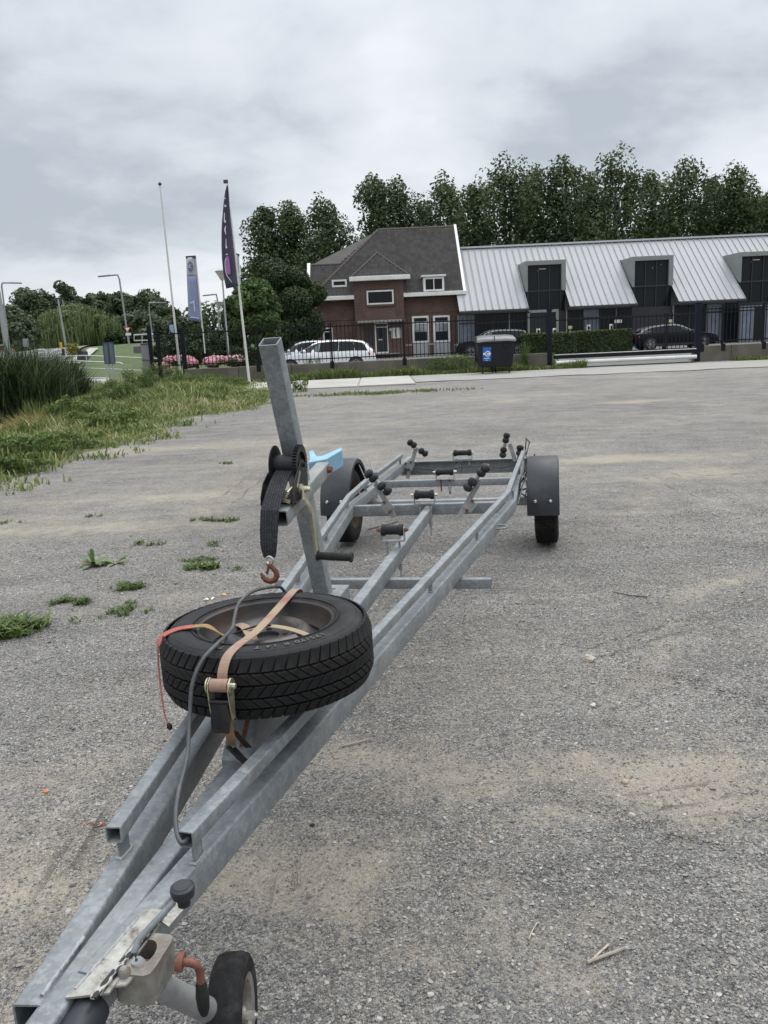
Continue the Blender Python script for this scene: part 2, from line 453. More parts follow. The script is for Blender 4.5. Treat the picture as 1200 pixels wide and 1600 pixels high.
# tyre ruts pressed into the loose gravel
for (p0, p1, w, dp) in (((1200, 1215), (1010, 1245), .035, .014), ((1200, 1190), (1000, 1222), .03, .012), ((1200, 1240), (1040, 1262), .03, .012), ((1200, 1265), (1060, 1285), .03, .010), ((1200, 1110), (930, 1020), .045, .018), ((960, 1130), (790, 975), .04, .012), ((1200, 1350), (800, 1250), .05, .010), ((0, 1180), (240, 1085), .05, .010), ((0, 1450), (140, 1270), .04, .012), ((0, 1400), (110, 1250), .04, .012), ((700, 1600), (640, 1330), .05, .010), ((985, 735), (1180, 800), .12, .02), ((640, 720), (780, 640), .1, .015), ((440, 1300), (425, 1420), .05, .014), ((470, 1310), (455, 1420), .04, .012), ((350, 780), (420, 735), .06, .01), ((1150, 560 + 60), (960, 700), .2, .02)):
    a, b = gnd(*p0), gnd(*p1); d = poly_dist(wx * .4 + X * .6, wy * .4 + Y * .6, np.array([a.x, b.x]), np.array([a.y, b.y])); tr -= dp * np.exp(-(d / w) ** 2) - dp * .5 * np.exp(-((d - 2 * w) / w) ** 2)
trk = np.zeros(X.shape); tal = np.zeros(X.shape)
for p0, p1, w in (((1230, 1208), (985, 1250), .055), ((1230, 1262), (1010, 1296), .05), ((985, 722), (1195, 805), .16), ((1230, 925), (905, 1020), .06), ((20, 1520), (150, 1240), .05), ((455, 1300), (440, 1425), .045), ((330, 800), (430, 720), .10)):
    a, b = gnd(*p0), gnd(*p1); L_ = (b - a).length; ux, uy = (b.x - a.x) / L_, (b.y - a.y) / L_; al = (X - a.x) * ux + (Y - a.y) * uy; ac = np.abs(-(X - a.x) * uy + (Y - a.y) * ux)
    m_ = np.clip(1.6 - ac / w * 1.3, 0, 1) * np.clip(al * 3 / L_ * 2, 0, 1) * np.clip((L_ - al) * 3 / L_ * 2, 0, 1); tal = np.where(m_ > trk, al + ac * .6, tal); trk = np.maximum(trk, m_)
amp = np.clip(1.2 - Y / 40, 0, 1)
Z = (rel + tr) * amp * (1 - green * .5) - .012
Z = np.where(Y > 31, np.minimum(Z * .2, -.006), Z) + bank_z(X, Y)
nx, ny = len(gx), len(gy)
I = (np.arange(ny - 1)[:, None] * nx + np.arange(nx - 1)[None, :]).ravel()
F = np.stack([I, I + 1, I + nx + 1, I + nx], 1)
def m_ground():
    t = NT('gravel_and_grass_ground'); co = t.coord()
    sand, green, pave = t.attr('sand'), t.attr('green'), t.attr('pave')
    def cell(scale, loc):
        v = t.voro(scale, t.coord(loc=loc)); s = t.node('ShaderNodeSeparateColor'); t.l.new(v.outputs['Color'], s.inputs[0]); return v, s
    v1, s1 = cell(95, (0, 0, 0)); v2, s2 = cell(175, (3, 1, 0)); v3, s3 = cell(330, (7, 2, 0)); v4, s4 = cell(17, (7, 2, 5))
    g = t.math('ADD', t.math('MULTIPLY', s1.outputs[0], .20), t.math('ADD', t.math('MULTIPLY', s2.outputs[0], .48), t.math('MULTIPLY', s3.outputs[0], .32)))
    g = t.math('ADD', g, t.math('MULTIPLY', t.math('SUBTRACT', t.noise(2.2, 6, .65, t.coord(loc=(4, 4, 0))), .5), .45))
    g = t.math('ADD', g, t.math('MULTIPLY', t.math('SUBTRACT', t.noise(26, 5, .85, t.coord(loc=(1, 9, 0))), .5), .75))
    g = t.math('ADD', g, t.math('MULTIPLY', t.math('SUBTRACT', t.noise(1.6, 7, .75, t.coord(scale=(.4, 2.2, 1), rot=(0, 0, -.2), loc=(5, 0, 0))), .5), .5))
    grey = t.ramp(g, [(.20, (.042, .042, .044)), (.37, (.148, .145, .144)), (.52, (.258, .252, .242)), (.72, (.40, .389, .365)), (.94, (.56, .545, .515))])
    # warmer and cooler stones
    grey = t.mix(t.ramp(s2.outputs[1], [(.55, 0.), (.62, .35)]), grey, (.25, .215, .17), 'MIX')
    grey = t.mix(t.ramp(s1.outputs[2], [(.86, 0.), (.88, .5)]), grey, (.13, .135, .165))
    sn = t.math('ADD', sand, t.math('MULTIPLY', t.math('SUBTRACT', t.noise(9, 7, .7), .5), 1.4))
    sn = t.math('ADD', sn, t.math('MULTIPLY', t.math('SUBTRACT', s2.outputs[2], .5), .35))
    st = t.noise(1.0, 7, .68, t.coord(scale=(.55, 2.6, 1), rot=(0, 0, .12)))
    sn = t.math('ADD', sn, t.math('MULTIPLY', t.math('SUBTRACT', st, .5), 1.1))
    sf = t.ramp(sn, [(.28, .05), (.48, .36), (.78, .85)])
    sc_ = t.ramp(t.math('ADD', t.math('MULTIPLY', t.noise(60, 6, .75), .7), t.math('MULTIPLY', s3.outputs[1], .3)), [(.3, (.21, .182, .143)), (.5, (.315, .28, .228)), (.72, (.44, .405, .342))])
    c = t.mix(sf, grey, sc_)
    big = t.ramp(t.noise(.33, 5, .6, t.coord(loc=(8, 3, 0))), [(.35, (.86, .85, .84)), (.65, (1.12, 1.10, 1.06))])
    c = t.mix(1.0, c, big, 'MULTIPLY')
    gc = t.ramp(t.noise(11, 6, .7), [(.3, (.06, .075, .028)), (.5, (.11, .12, .045)), (.7, (.22, .20, .11))])
    gf = t.ramp(t.math('ADD', green, t.math('MULTIPLY', t.math('SUBTRACT', t.noise(14, 6, .7, t.coord(loc=(2, 2, 2))), .5), .8)), [(.40, 0.), (.60, 1.)])
    c = t.mix(gf, c, gc)
    pc = t.ramp(t.noise(3, 8, .7), [(.3, (.14, .14, .135)), (.7, (.21, .205, .195))])
    c = t.mix(pave, c, pc)
    h = t.math('ADD', t.math('MULTIPLY', t.math('SUBTRACT', 1.0, v1.outputs['Distance']), .5), t.math('ADD', t.math('MULTIPLY', t.math('SUBTRACT', 1.0, v2.outputs['Distance']), .9), t.math('MULTIPLY', t.math('SUBTRACT', 1.0, v3.outputs['Distance']), .35)))
    h = t.math('MULTIPLY', h, t.math('SUBTRACT', 1.0, t.math('MULTIPLY', sf, .72)))
    h = t.math('ADD', h, t.math('MULTIPLY', t.noise(22, 6, .7), .5))
    lug = t.math('MULTIPLY', t.math('SINE', t.math('MULTIPLY', t.attr('tal'), 130.0)), t.attr('trk')); h = t.math('ADD', h, t.math('MULTIPLY', lug, t.math('MULTIPLY', t.noise(7, 4, .7, t.coord(loc=(3, 3, 3))), 1.1)))
    t.bump(h, 1., .009)
    return t.fin(c, .88, 0., .25)
ground = fast_mesh('ground', np.stack([X, Y, Z], 1), F, m_ground(), attrs={'sand': sand, 'green': green, 'pave': pave, 'trk': trk, 'tal': tal}, smooth=True)
ground['kind'] = 'structure'
from mathutils.bvhtree import BVHTree
def gz(x, y):
    i = min(max(np.searchsorted(gx, x) - 1, 0), nx - 2); j = min(max(np.searchsorted(gy, y) - 1, 0), ny - 2)
    fx = (x - gx[i]) / (gx[i + 1] - gx[i]); fy = (y - gy[j]) / (gy[j + 1] - gy[j]); q = Z.reshape(ny, nx)
    return float((q[j, i] * (1 - fx) + q[j, i + 1] * fx) * (1 - fy) + (q[j + 1, i] * (1 - fx) + q[j + 1, i + 1] * fx) * fy)
def gz_arr(x, y):
    i = np.clip(np.searchsorted(gx, x) - 1, 0, nx - 2); j = np.clip(np.searchsorted(gy, y) - 1, 0, ny - 2); q = Z.reshape(ny, nx)
    fx = (x - gx[i]) / (gx[i + 1] - gx[i]); fy = (y - gy[j]) / (gy[j + 1] - gy[j])
    return (q[j, i] * (1 - fx) + q[j, i + 1] * fx) * (1 - fy) + (q[j + 1, i] * (1 - fx) + q[j + 1, i + 1] * fx) * fy
def sand_at(x, y):
    i = np.clip(np.searchsorted(gx, x), 0, nx - 1); j = np.clip(np.searchsorted(gy, y), 0, ny - 1)
    return sand.reshape(ny, nx)[j, i], green.reshape(ny, nx)[j, i]

# loose stones: real chips lying on the ground, thinning out with distance
def pebbles(n):
    # seen area: choose places so that near ground gets more
    v = RNG.random(n); yy = 1.0 + 6.0 * v ** 1.35; xx = (RNG.random(n) - .5) * (yy * 1.02 + 1.1)
    s, g_ = sand_at(xx, yy)
    keep = (RNG.random(n) > s * .85) & (g_ < .5); xx, yy = xx[keep], yy[keep]; n = len(xx)
    r = .0020 + .0026 * RNG.random(n) ** 1.5 + .005 * (RNG.random(n) ** 34); r *= (1 + yy * .06)
    zz = gz_arr(xx, yy) + r * .25
    base = np.array([(1, 0, 0), (.5, .86, .1), (-.5, .86, -.1), (-1, 0, .1), (-.5, -.86, 0), (.5, -.86, .1), (.15, .1, .75), (-.1, -.1, -.7)], float)
    T = np.array([(0, 1, 6), (1, 2, 6), (2, 3, 6), (3, 4, 6), (4, 5, 6), (5, 0, 6)])
    B = base[None] * (1 + (RNG.random((n, 8, 1)) - .5) * .7) * np.stack([.7 + .6 * RNG.random(n), .7 + .6 * RNG.random(n), .5 + .5 * RNG.random(n)], 1)[:, None]
    a = RNG.random(n) * 6.283; ca, sa = np.cos(a)[:, None], np.sin(a)[:, None]
    Vx = B[..., 0] * ca - B[..., 1] * sa; Vy = B[..., 0] * sa + B[..., 1] * ca; Vz = B[..., 2] + B[..., 0] * ((RNG.random(n) - .5) * .8)[:, None]
    V = np.stack([Vx, Vy, Vz], -1) * r[:, None, None] + np.stack([xx, yy, zz], 1)[:, None]
    F = (np.arange(n)[:, None, None] * 8 + T[None]).reshape(-1, 3)
    return V.reshape(-1, 3), F, np.repeat(RNG.random(n), 8)
def m_pebble():
    t = NT('loose_stone'); a = t.attr('tint')
    c = t.ramp(a, [(0., (.045, .045, .05)), (.3, (.115, .113, .113)), (.6, (.205, .199, .188)), (.82, (.31, .28, .235)), (.96, (.37, .355, .33)), (1., (.50, .485, .46))])
    c = t.mix(.25, c, t.ramp(t.noise(300, 2), [(.3, (.08, .08, .08)), (.7, (.4, .39, .36))]))
    return t.fin(c, .85, 0, .25)
pv, pf, pt_ = pebbles(175000)
peb = fast_mesh('loose_gravel', pv, pf, m_pebble(), attrs={'tint': pt_})
tag(peb, 'loose grey gravel chips scattered over the yard', 'gravel', kind='stuff')
# ================================================================== the boat trailer
# trailer axes: x to its right as seen from the hitch, y towards the rear, z up; origin on the ground under the axle
TX, TY, TYAW, TROLL, TPITCH = 0.4636, 6.3036, 0.2096, 0.0195, -0.0144
_c, _s = math.cos(TYAW), math.sin(TYAW)
TM = Matrix(((_c, _s, 0, TX), (-_s, _c, 0, TY), (TROLL, TPITCH, 1, 0), (0, 0, 0, 1)))
_ex = Vector((_c, -_s, TROLL)).normalized(); _ey = Vector((_s, _c, TPITCH)); _ez = _ex.cross(_ey).normalized(); _ey = _ez.cross(_ex)
TMW = Matrix(((_ex.x, _ey.x, _ez.x, TX), (_ex.y, _ey.y, _ez.y, TY), (_ex.z, _ey.z, _ez.z, 0), (0, 0, 0, 1)))
def tw(x, y, z): return TMW @ Vector((x, y, z))
trailer = thing('boat_trailer', 'galvanised boat trailer with black rollers and winch post standing on the gravel', 'trailer')
trailer.matrix_world = TMW
ZR = .473
yb = -.8
def Lx(y): return -.005 - .1207 * (y + 5.23)
def Rx(y): return .082 + .1167 * (y + 4.99)
# main rails and the beam between them
lp = [(Lx(-5.24), -5.24, ZR - .04), (Lx(yb) + .004, yb, ZR - .04), (-.535, 1.62, ZR - .04)]
rp = [(Rx(-5.16), -5.16, ZR - .04), (Rx(yb), yb, ZR - .04), (.552, 1.75, ZR - .04)]
side = MB().rhs(lp, .05, .08, .007, .004, open_ends=(True, True)).build('side_rail', GALV, trailer, 50)
side2 = MB().rhs(rp, .05, .08, .007, .004, open_ends=(False, True)).build('side_rail', GALV, trailer, 50)
MB().rhs([(.045, -5.62, ZR - .043), (.035, -5.1, ZR - .043), (.018, -.86, .448 - .035)], .05, .08, .007, .004).build('centre_beam', GALV, trailer, 50)
# raised guide rails on short posts
def gr(path, op=(True, True)):
    return MB().rhs(path, .034, .036, .004, .003, open_ends=op).build('guide_rail', GALV, trailer, 50)
gr([(Lx(-4.86), -4.86, .541), (Lx(-.93) + .01, -.93, .541), (-.54, -.27, .541)], (True, False))
gr([(-.535, .04, .541), (-.532, 1.12, .541)], (False, False))
gr([(Rx(-4.86) + .016, -4.86, .541), (Rx(-.95) - .002, -.95, .541), (.575, 1.18, .541)], (True, False))
for x, y in ([(Lx(y), y) for y in (-4.82, -2.77, -1.92, -.97)] + [(-.54, -.31), (-.535, .09), (-.532, 1.08)] +
             [(Rx(-4.82) + .014, -4.82)] + [(Rx(y) + .002, y) for y in (-2.89, -1.93)] + [(.573, -.74), (.574, .3), (.575, 1.12)]):
    w = .04 if y < -4 else .022
    MB().box((x, y, .497), (.006 if y < -4 else .016, w, .054)).build('guide_rail_post', GALV, trailer, bevel=.001)
# weld beads where posts and cross members meet the rails
def bead(a, b, r=.0035):
    a, b = Vector(a), Vector(b); n = max(2, int((b - a).length / .006)); P = [a + (b - a) * i / n + Vector((0, 0, .0008 * math.sin(i * 2.3))) for i in range(n + 1)]
    MB().tube(P, r, 6).build('weld_bead', GALV_D, trailer, 60)
for x, y in [(Lx(y), y) for y in (-4.82, -2.77, -1.92, -.97)] + [(Rx(-4.82) + .014, -4.82)] + [(Rx(y) + .002, y) for y in (-2.89, -1.93)] + [(.573, -.74)]:
    w = .022 if y < -4 else .013
    bead((x + .006, y - w, .4745), (x + .006, y + w, .4745)); bead((x - .008, y - w - .002, .4745), (x + .008, y - w - .002, .4745))
bead((.062, -5.20, .4745), (.082, -5.02, .4745), .004); bead((.012, -5.22, .4745), (.004, -5.08, .4745), .004); bead((-.032, -3.34, .6225), (.034, -3.34, .6225), .004)
# cross members
MB().rhs([(-.55, -.83, .425), (.565, -.83, .432)], .05, .076, .006).build('cross_member', GALV, trailer, 50)
MB().rhs([(-.515, .16, .443), (.535, .16, .443)], .045, .055, .006).build('cross_member', GALV, trailer, 50)
cr = MB()
cr.sweep([(-.56, 1.235, .41), (.70, 1.235, .41)], [(-.03, .063), (.03, .063), (.03, .055), (-.022, .055), (-.022, -.055), (.03, -.055), (.03, -.063), (-.03, -.063)])
cr.build('rear_cross_member', GALV, trailer)
MB().rhs([(-.55, -2.385, .362), (.55, -2.385, .362)], .04, .05, .005, open_ends=(True, True)).build('cross_bar', GALV, trailer, 50)
# axle
MB().rhs([(-.68, 0, .31), (.68, 0, .31)], .06, .06, .008).build('axle', GALV_D, trailer, 50)
ab = MB()
for sx in (-1, 1):
    ab.box((sx * .565, 0, .367), (.06, .16, .05)); ab.box((sx * .655, 0, .31), (.02, .10, .09))
ab.build('axle_bracket', GALV_D, trailer, bevel=.003)
# fender stays and brake cables
for sx in (-1, 1):
    st = MB()
    for (x0, y0, z0), (x1, y1, z1) in (((.60, .28, .44), (.68, .02, .42)), ((.60, -.25, .44), (.69, .10, .40)), ((.60, .35, .46), (.69, .5, .60)), ((.61, -.32, .43), (.70, -.30, .36)), ((.60, .05, .45), (.69, .12, .62))):
        st.tube([(sx * x0, y0, z0), (sx * x1, y1, z1)], .006, 6)
    st.build('fender_stay', BLACKM if sx > 0 else GALV_D, trailer, 60)
hose = MB()
hose.tube([(.60, -.60, .40), (.62, -.35, .47), (.60, -.1, .42), (.64, .12, .50), (.61, .4, .40), (.63, .7, .49), (.61, 1.0, .52), (.60, 1.2, .43)], .005, 6)
hose.tube([(.63, -.35, .36), (.65, -.2, .45), (.62, .0, .52), (.63, .2, .42)], .005, 6)
hose.tube([(.60, 1.12, .52), (.63, 1.10, .63), (.60, 1.12, .66), (.585, 1.2, .5)], .006, 6)
hose.build('brake_hose', CABLE, trailer, 60)
# cable hanging along the rear member
MB().tube([(-.53, 1.19, .425), (-.3, 1.185, .405), (-.18, 1.18, .385), (.02, 1.185, .415), (.2, 1.18, .425), (.38, 1.185, .395), (.55, 1.19, .43)], .006, 6).build('lighting_cable', CABLE, trailer, 60)
MB().tube([(-.42, 1.18, .40), (-.36, 1.17, .37), (-.28, 1.17, .37), (-.2, 1.18, .40)], .004, 6).build('lighting_cable', CABLE, trailer, 60)
MB().tube([(.02, 1.15, .47), (.02, 1.15, .385)], .004, 6).build('cable_tie', CABLE, trailer, 60)
# lashing eyes on the rail
for x, y, sx in ((Rx(-1.48) + .025, -1.48, 1), (Lx(-1.98) - .025, -1.98, -1)):
    MB().tube([(x, y - .05, .44), (x + sx * .045, y - .045, .44), (x + sx * .062, y, .44), (x + sx * .045, y + .045, .44), (x, y + .05, .44)], .006, 8).build('lashing_eye', GALV, trailer, 60)

# ------------------------------------------------------------------ tyres and wheels
def tyre_mesh(R, W, rr, groove=.0, n=72):
    """axis along z, centred on the origin; profile from one bead round to the other"""
    h = W / 2
    pr = [(h * .80, rr), (h * .97, rr + .012), (h * 1.02, rr + (R - rr) * .42), (h * .98, rr + (R - rr) * .70), (h * .86, R - .012 - groove), (h * .74, R - .003 - groove), (h * .35, R - groove),
          (-h * .35, R - groove), (-h * .74, R - .003 - groove), (-h * .86, R - .012 - groove), (-h * .98, rr + (R - rr) * .70), (-h * 1.02, rr + (R - rr) * .42), (-h * .97, rr + .012), (-h * .80, rr)]
    b = MB(); m = len(pr)
    vs = [(r * math.cos(2 * math.pi * k / n), r * math.sin(2 * math.pi * k / n), z) for z, r in pr for k in range(n)]
    fs = [(i * n + k, i * n + (k + 1) % n, ((i + 1) % m) * n + (k + 1) % n, ((i + 1) % m) * n + k) for i in range(m) for k in range(n)]
    return b.add(vs, fs)
def revolve(b, pr, n=48, close=False):
    m = len(pr)
    vs = [(r * math.cos(2 * math.pi * k / n), r * math.sin(2 * math.pi * k / n), z) for r, z in pr for k in range(n)]
    fs = [(i * n + k, i * n + (k + 1) % n, ((i + 1) % m) * n + (k + 1) % n, ((i + 1) % m) * n + k) for i in range(m if close else m - 1) for k in range(n)]
    return b.add(vs, fs)
def block(R, t0, t1, z0, z1, skew, depth, drop0=0., drop1=0.):
    """one tread block: t angles, z across the tread; drop lowers the outer edge towards the shoulder"""
    b = MB(); vs = []; ns = 2
    for z, dr, sk in ((z0, drop0, -skew / 2), (z1, drop1, skew / 2)):
        for i in range(ns + 1):
            a = t0 + (t1 - t0) * i / ns + sk
            for r in (R - depth - .002 - dr * .6, R - dr):
                vs.append((r * math.cos(a), r * math.sin(a), z))
    q = (ns + 1) * 2
    fs = []
    for i in range(ns):
        a = i * 2
        fs += [(a + 1, a + 3, q + a + 3, q + a + 1), (a, a + 1, a + 3, a + 2), (q + a, q + a + 2, q + a + 3, q + a + 1)]
    fs += [(0, 1, q + 1, q), (2 * ns, 2 * ns + 1, q + 2 * ns + 1, q + 2 * ns)]
    return b.add(vs, fs)
# fenders and road wheels
def fender(sx):
    n = 22; b = MB(); a0, a1 = math.radians(-3), math.radians(190); R = .352; w = .115
    prof = [(-w, R - .03), (-w, R - .004), (-w + .014, R + .004), (w - .016, R + .004), (w - .002, R - .006), (w, R - .03)]
    if sx < 0: prof = [(-a, r) for a, r in prof]
    inner = [(a * .965, r - .005) for a, r in prof]
    for P in (prof, inner):
        vs = []
        for i in range(n + 1):
            a = a0 + (a1 - a0) * i / n
            for x, r in P:
                q = r * (1 + .03 * abs(math.sin(a)) ** 3)
                vs.append((x, -math.cos(a) * q, .30 + math.sin(a) * q))
        m = len(P); fs = [(i * m + j, i * m + j + 1, (i + 1) * m + j + 1, (i + 1) * m + j) for i in range(n) for j in range(m - 1)]
        b.add(vs, fs)
    return b
for sx, cx in ((1, .775), (-1, -.775)):
    dz = -TROLL * cx
    f = fender(sx).build('fender', FENDER, trailer, 40); f.location = (cx, 0, dz + .0)
    for bx in (-.055, .052):
        bb = MB().lathe([(0, .0135), (.4, .0135), (1, .008)], (bx, -.348, .385), (bx, -.361, .386), 14).build('bolt', ZINC, f, 40)
    wh = bpy.data.objects.new('road_wheel', None); link(wh, trailer); wh.location = (cx + .012 * sx, 0, .30 + dz)
    wh.rotation_euler = (0, math.radians(90), 0)
    tyre_mesh(.30, .172, .182, .008, 56).build('tyre', RUBBER, wh, 40)
    tb = MB()
    for k in range(64):
        a = 2 * math.pi * k / 64; d = 2 * math.pi / 64 * .78
        for z0, z1, sk, d0, d1 in ((-.078, -.047, .05, .010, 0), (-.040, -.010, -.05, 0, 0), (-.004, .024, .05, 0, 0), (.030, .048, -.04, 0, 0), (.054, .078, .05, 0, .010)):
            q = block(.30, a, a + d, z0, z1, sk, .008, d0, d1); tb.add(q.v, q.f)
    tb.build('tread', TREAD, wh, kind='stuff')
    rb = MB(); s1 = -sx
    pr = [(.184, -.07), (.19, -.078), (.176, -.07), (.168, -.04), (.150, -.03), (.150, .03), (.168, .045), (.178, .07), (.19, .078), (.184, .068)]
    revolve(rb, pr, 40)
    rb.build('rim', RUSTRIM, wh, 40)
    db = MB(); zz = -.012 * sx
    revolve(db, [(.150, zz), (.12, zz - sx * .02), (.09, zz - sx * .012), (.07, zz - sx * .03), (.035, zz - sx * .03), (.0, zz - sx * .03)], 40)
    db.build('wheel_disc', RUSTRIM, wh, 40)
    hb = MB(); hb.lathe([(0, .075), (.5, .075), (.6, .05), (1, .045)], (0, 0, -sx * .02), (0, 0, -sx * .11), 20)
    hb.build('hub', RUST, wh, 40)

# ------------------------------------------------------------------ keel rollers
def keel_roller(x, y, z, w, r, rod, straddle):
    k = bpy.data.objects.new('keel_roller', None); link(k, trailer); k.location = (x, y, z)
    h = w / 2
    MB().lathe([(0, r * .82), (.015, r), (.16, r), (.22, r * .80), (.78, r * .80), (.84, r), (.985, r), (1, r * .82)], (-h, 0, 0), (h, 0, 0), 20).build('roller', ROLLER, k, 40)
    br = MB()
    br.box((-h - .006, 0, -.022), (.005, .035, .075)); br.box((h + .006, 0, -.022), (.005, .035, .075)); br.box((0, 0, -.060), (w + .017, .038, .006))
    br.build('roller_bracket', GALV_D, k, bevel=.0015)
    bo = MB()
    for s in (-1, 1):
        bo.lathe([(0, .011), (1, .011)], (s * (h + .008), 0, 0), (s * (h + .022), 0, 0), 6); bo.cyl((s * (h + .02), 0, 0), (s * (h + .03), 0, 0), .006, n=8)
    bo.build('bolt', YZINC if w > .12 else RUST, k, 30)
    for s in (-1, 1):
        rx = s * straddle
        MB().tube([(rx, 0, -.055), (rx, 0, -.06 - rod * (1. if s > 0 else .8))], .006, 8).build('threaded_rod', GALV_D if rod > .18 else RUST, k, 60)
    MB().box((straddle, 0, -.063 - rod * .62), (.02, .03, .042)).box((straddle, 0, -.058 - rod * .42), (.014, .02, .05)).build('height_clamp', GALV_D, k, bevel=.002)
keel_roller(0, -2.035, .556, .115, .032, .22, .034)
keel_roller(0, -.915, .543, .125, .032, .22, .034)
keel_roller(0, .139, .533, .13, .030, .12, .034)
keel_roller(.02, 1.24, .537, .16, .030, .045, .06)

# ------------------------------------------------------------------ swinging pairs of rollers
def swing_roller(balls, y, top, low, plate, tilt, br=.033):
    s_ = bpy.data.objects.new('swing_roller', None); link(s_, trailer)
    B = [Vector((x, y, z)) for x, z in balls]
    ax = (B[-1] - B[0]).normalized()
    for q in B:
        MB().lathe([(0, .012), (.06, br * .6), (.22, br * .92), (.5, br), (.78, br * .92), (.94, br * .6), (1, .012)], q - ax * .025, q + ax * .025, 18).build('roller', ROLLER, s_, 60)
    MB().cyl(B[0] - ax * .03, B[-1] + ax * .03, .009, n=10).build('roller_shaft', GALV_D, s_, 40)
    mid = (B[1] + B[2]) / 2 if len(B) > 2 else (B[0] + B[1]) / 2
    MB().lathe([(0, .016), (1, .016)], mid - ax * .014, mid + ax * .014, 12).build('hub_sleeve', GALV_D, s_, 40)
    t_, l_ = Vector((top[0], y + .035, top[1])), Vector((low[0], y + .02, low[1]))
    MB().sweep([t_, l_], [(-.018, -.005), (.018, -.005), (.018, .005), (-.018, .005)], (0, 1, 0)).build('roller_arm', GALV_D, s_, bevel=.001)
    if plate:
        p = Vector((plate[0], y + .035, plate[1]))
        M = Matrix.Rotation(tilt, 3, 'Y')
        MB().box(p - Vector((0, .028, 0)), (.074, .006, .074), M).build('clamp_plate', GALV_D, s_, bevel=.001)
        bo = MB(); d = (t_ - l_).normalized() * .037
        for q in (p + d, p - d):
            bo.lathe([(0, .011), (1, .011)], q - Vector((0, .043, 0)), q - Vector((0, .028, 0)), 6)
        bo.build('bolt', RUST, s_, 30)
swing_roller([(-.369, .698), (-.338, .666), (-.285, .612), (-.246, .576)], -.93, (-.331, .625), (-.213, .392), (-.255, .467), math.radians(-38))
swing_roller([(.409, .713), (.381, .682), (.324, .623), (.292, .588)], -.93, (.372, .628), (.231, .391), (.301, .464), math.radians(38))
swing_roller([(-.449, .657), (-.416, .632), (-.349, .576), (-.314, .551)], 1.17, (-.405, .592), (-.491, .322), (-.461, .442), math.radians(28), .031)
swing_roller([(.427, .687), (.418, .645), (.397, .559), (.39, .515)], 1.17, (.451, .608), (.50, .45), None, 0, .031)
swing_roller([(.545, .575), (.54, .53)], 1.15, (.54, .55), (.53, .45), None, 0, .033)

# ------------------------------------------------------------------ winch post with its arm, foot and bow stop
pd = Vector((0, -.397, .918)).normalized()
p_low = Vector((0, -3.33, .48)); p_top = p_low + pd * 1.165
post = MB().rhs([p_low, p_top], .060, .058, .005, .004, up=(0, -1, 0), open_ends=(False, True)).build('winch_post', GALV, trailer, 50)
# raised channel over the beam that the post stands on; the spare wheel rests on it
ch = MB()
ch.add([(-.006, -4.40, .4735), (.074, -4.40, .4735), (.074, -4.24, .62), (-.006, -4.24, .62), (-.006, -3.28, .62), (.074, -3.28, .62),
        (-.006, -4.40, .40), (.074, -4.40, .40), (-.006, -3.28, .40), (.074, -3.28, .40), (-.006, -4.24, .40), (.074, -4.24, .40)],
       [(0, 1, 2, 3), (3, 2, 5, 4), (0, 3, 10, 6), (3, 4, 8, 10), (1, 7, 11, 2), (2, 11, 9, 5), (4, 5, 9, 8), (0, 6, 7, 1)])
ch.build('post_foot', GALV, trailer, bevel=.003)
AX = .020
arm_a, arm_b = Vector((AX, -3.875, 1.010)), Vector((AX, -3.36, 1.089))
MB().rhs([arm_a, arm_b], .05, .050, .005, .004, open_ends=(True, True)).build('post_arm', GALV, trailer, 50)
bs = MB(); bp = [(-.032, -3.372), (.030, -3.352), (.074, -3.285), (.068, -3.260), (.010, -3.322), (-.012, -3.326), (-.040, -3.275), (-.055, -3.282), (-.034, -3.345)]
bs.prism([(x, y, 1.119 + .35 * (y + 3.36)) for x, y in bp], (0, .010, -.062))
bs.build('bow_stop', BLUE, trailer, bevel=.002)
MB().lathe([(0, .014), (1, .012)], (AX + .026, -3.385, 1.088), (AX + .040, -3.385, 1.088), 6).build('bolt', RUST, trailer, 30)

# winch
W = bpy.data.objects.new('winch', None); link(W, trailer); W.location = (0, 0, 0)
wc = Vector((0, -3.710, 1.154)); xl, xr = -.040, .036
fl = MB(); fl.lathe([(0, .062), (.3, .0655), (.7, .0655), (1, .062)], (xl - .003, wc.y, wc.z), (xl + .003, wc.y, wc.z), 40)
dr = fl.build('drum_flange', BLACKM, W, 40)
MB().lathe([(0, .034), (1, .034)], (xl, wc.y, wc.z), (xr, wc.y, wc.z), 28).build('drum', BLACKM, W, 40)
g = MB(); nt = 40; ring = []
for k in range(nt * 4):
    a = 2 * math.pi * k / (nt * 4); r = .066 if k % 4 in (0, 1) else .058
    ring.append((0, wc.y + r * math.cos(a), wc.z + r * math.sin(a)))
n4 = len(ring); vs = [(xr, y, z) for _, y, z in ring] + [(xr + .014, y, z) for _, y, z in ring]
inr = [(xr + .014, wc.y + .043 * math.cos(2 * math.pi * k / n4), wc.z + .043 * math.sin(2 * math.pi * k / n4)) for k in range(n4)]
ing = [(xr + .004, p[1], p[2]) for p in inr]; inl = [(xr, p[1], p[2]) for p in inr]
vs += inr + ing + inl
fs = []
for k in range(n4):
    k2 = (k + 1) % n4
    fs += [(k, k2, n4 + k2, n4 + k), (n4 + k, n4 + k2, 2 * n4 + k2, 2 * n4 + k), (2 * n4 + k, 2 * n4 + k2, 3 * n4 + k2, 3 * n4 + k), (k, k2, 4 * n4 + k2, 4 * n4 + k)]
fs.append(tuple(3 * n4 + k for k in range(n4)))
g.add(vs, fs).build('gear_wheel', BLACKM, W)
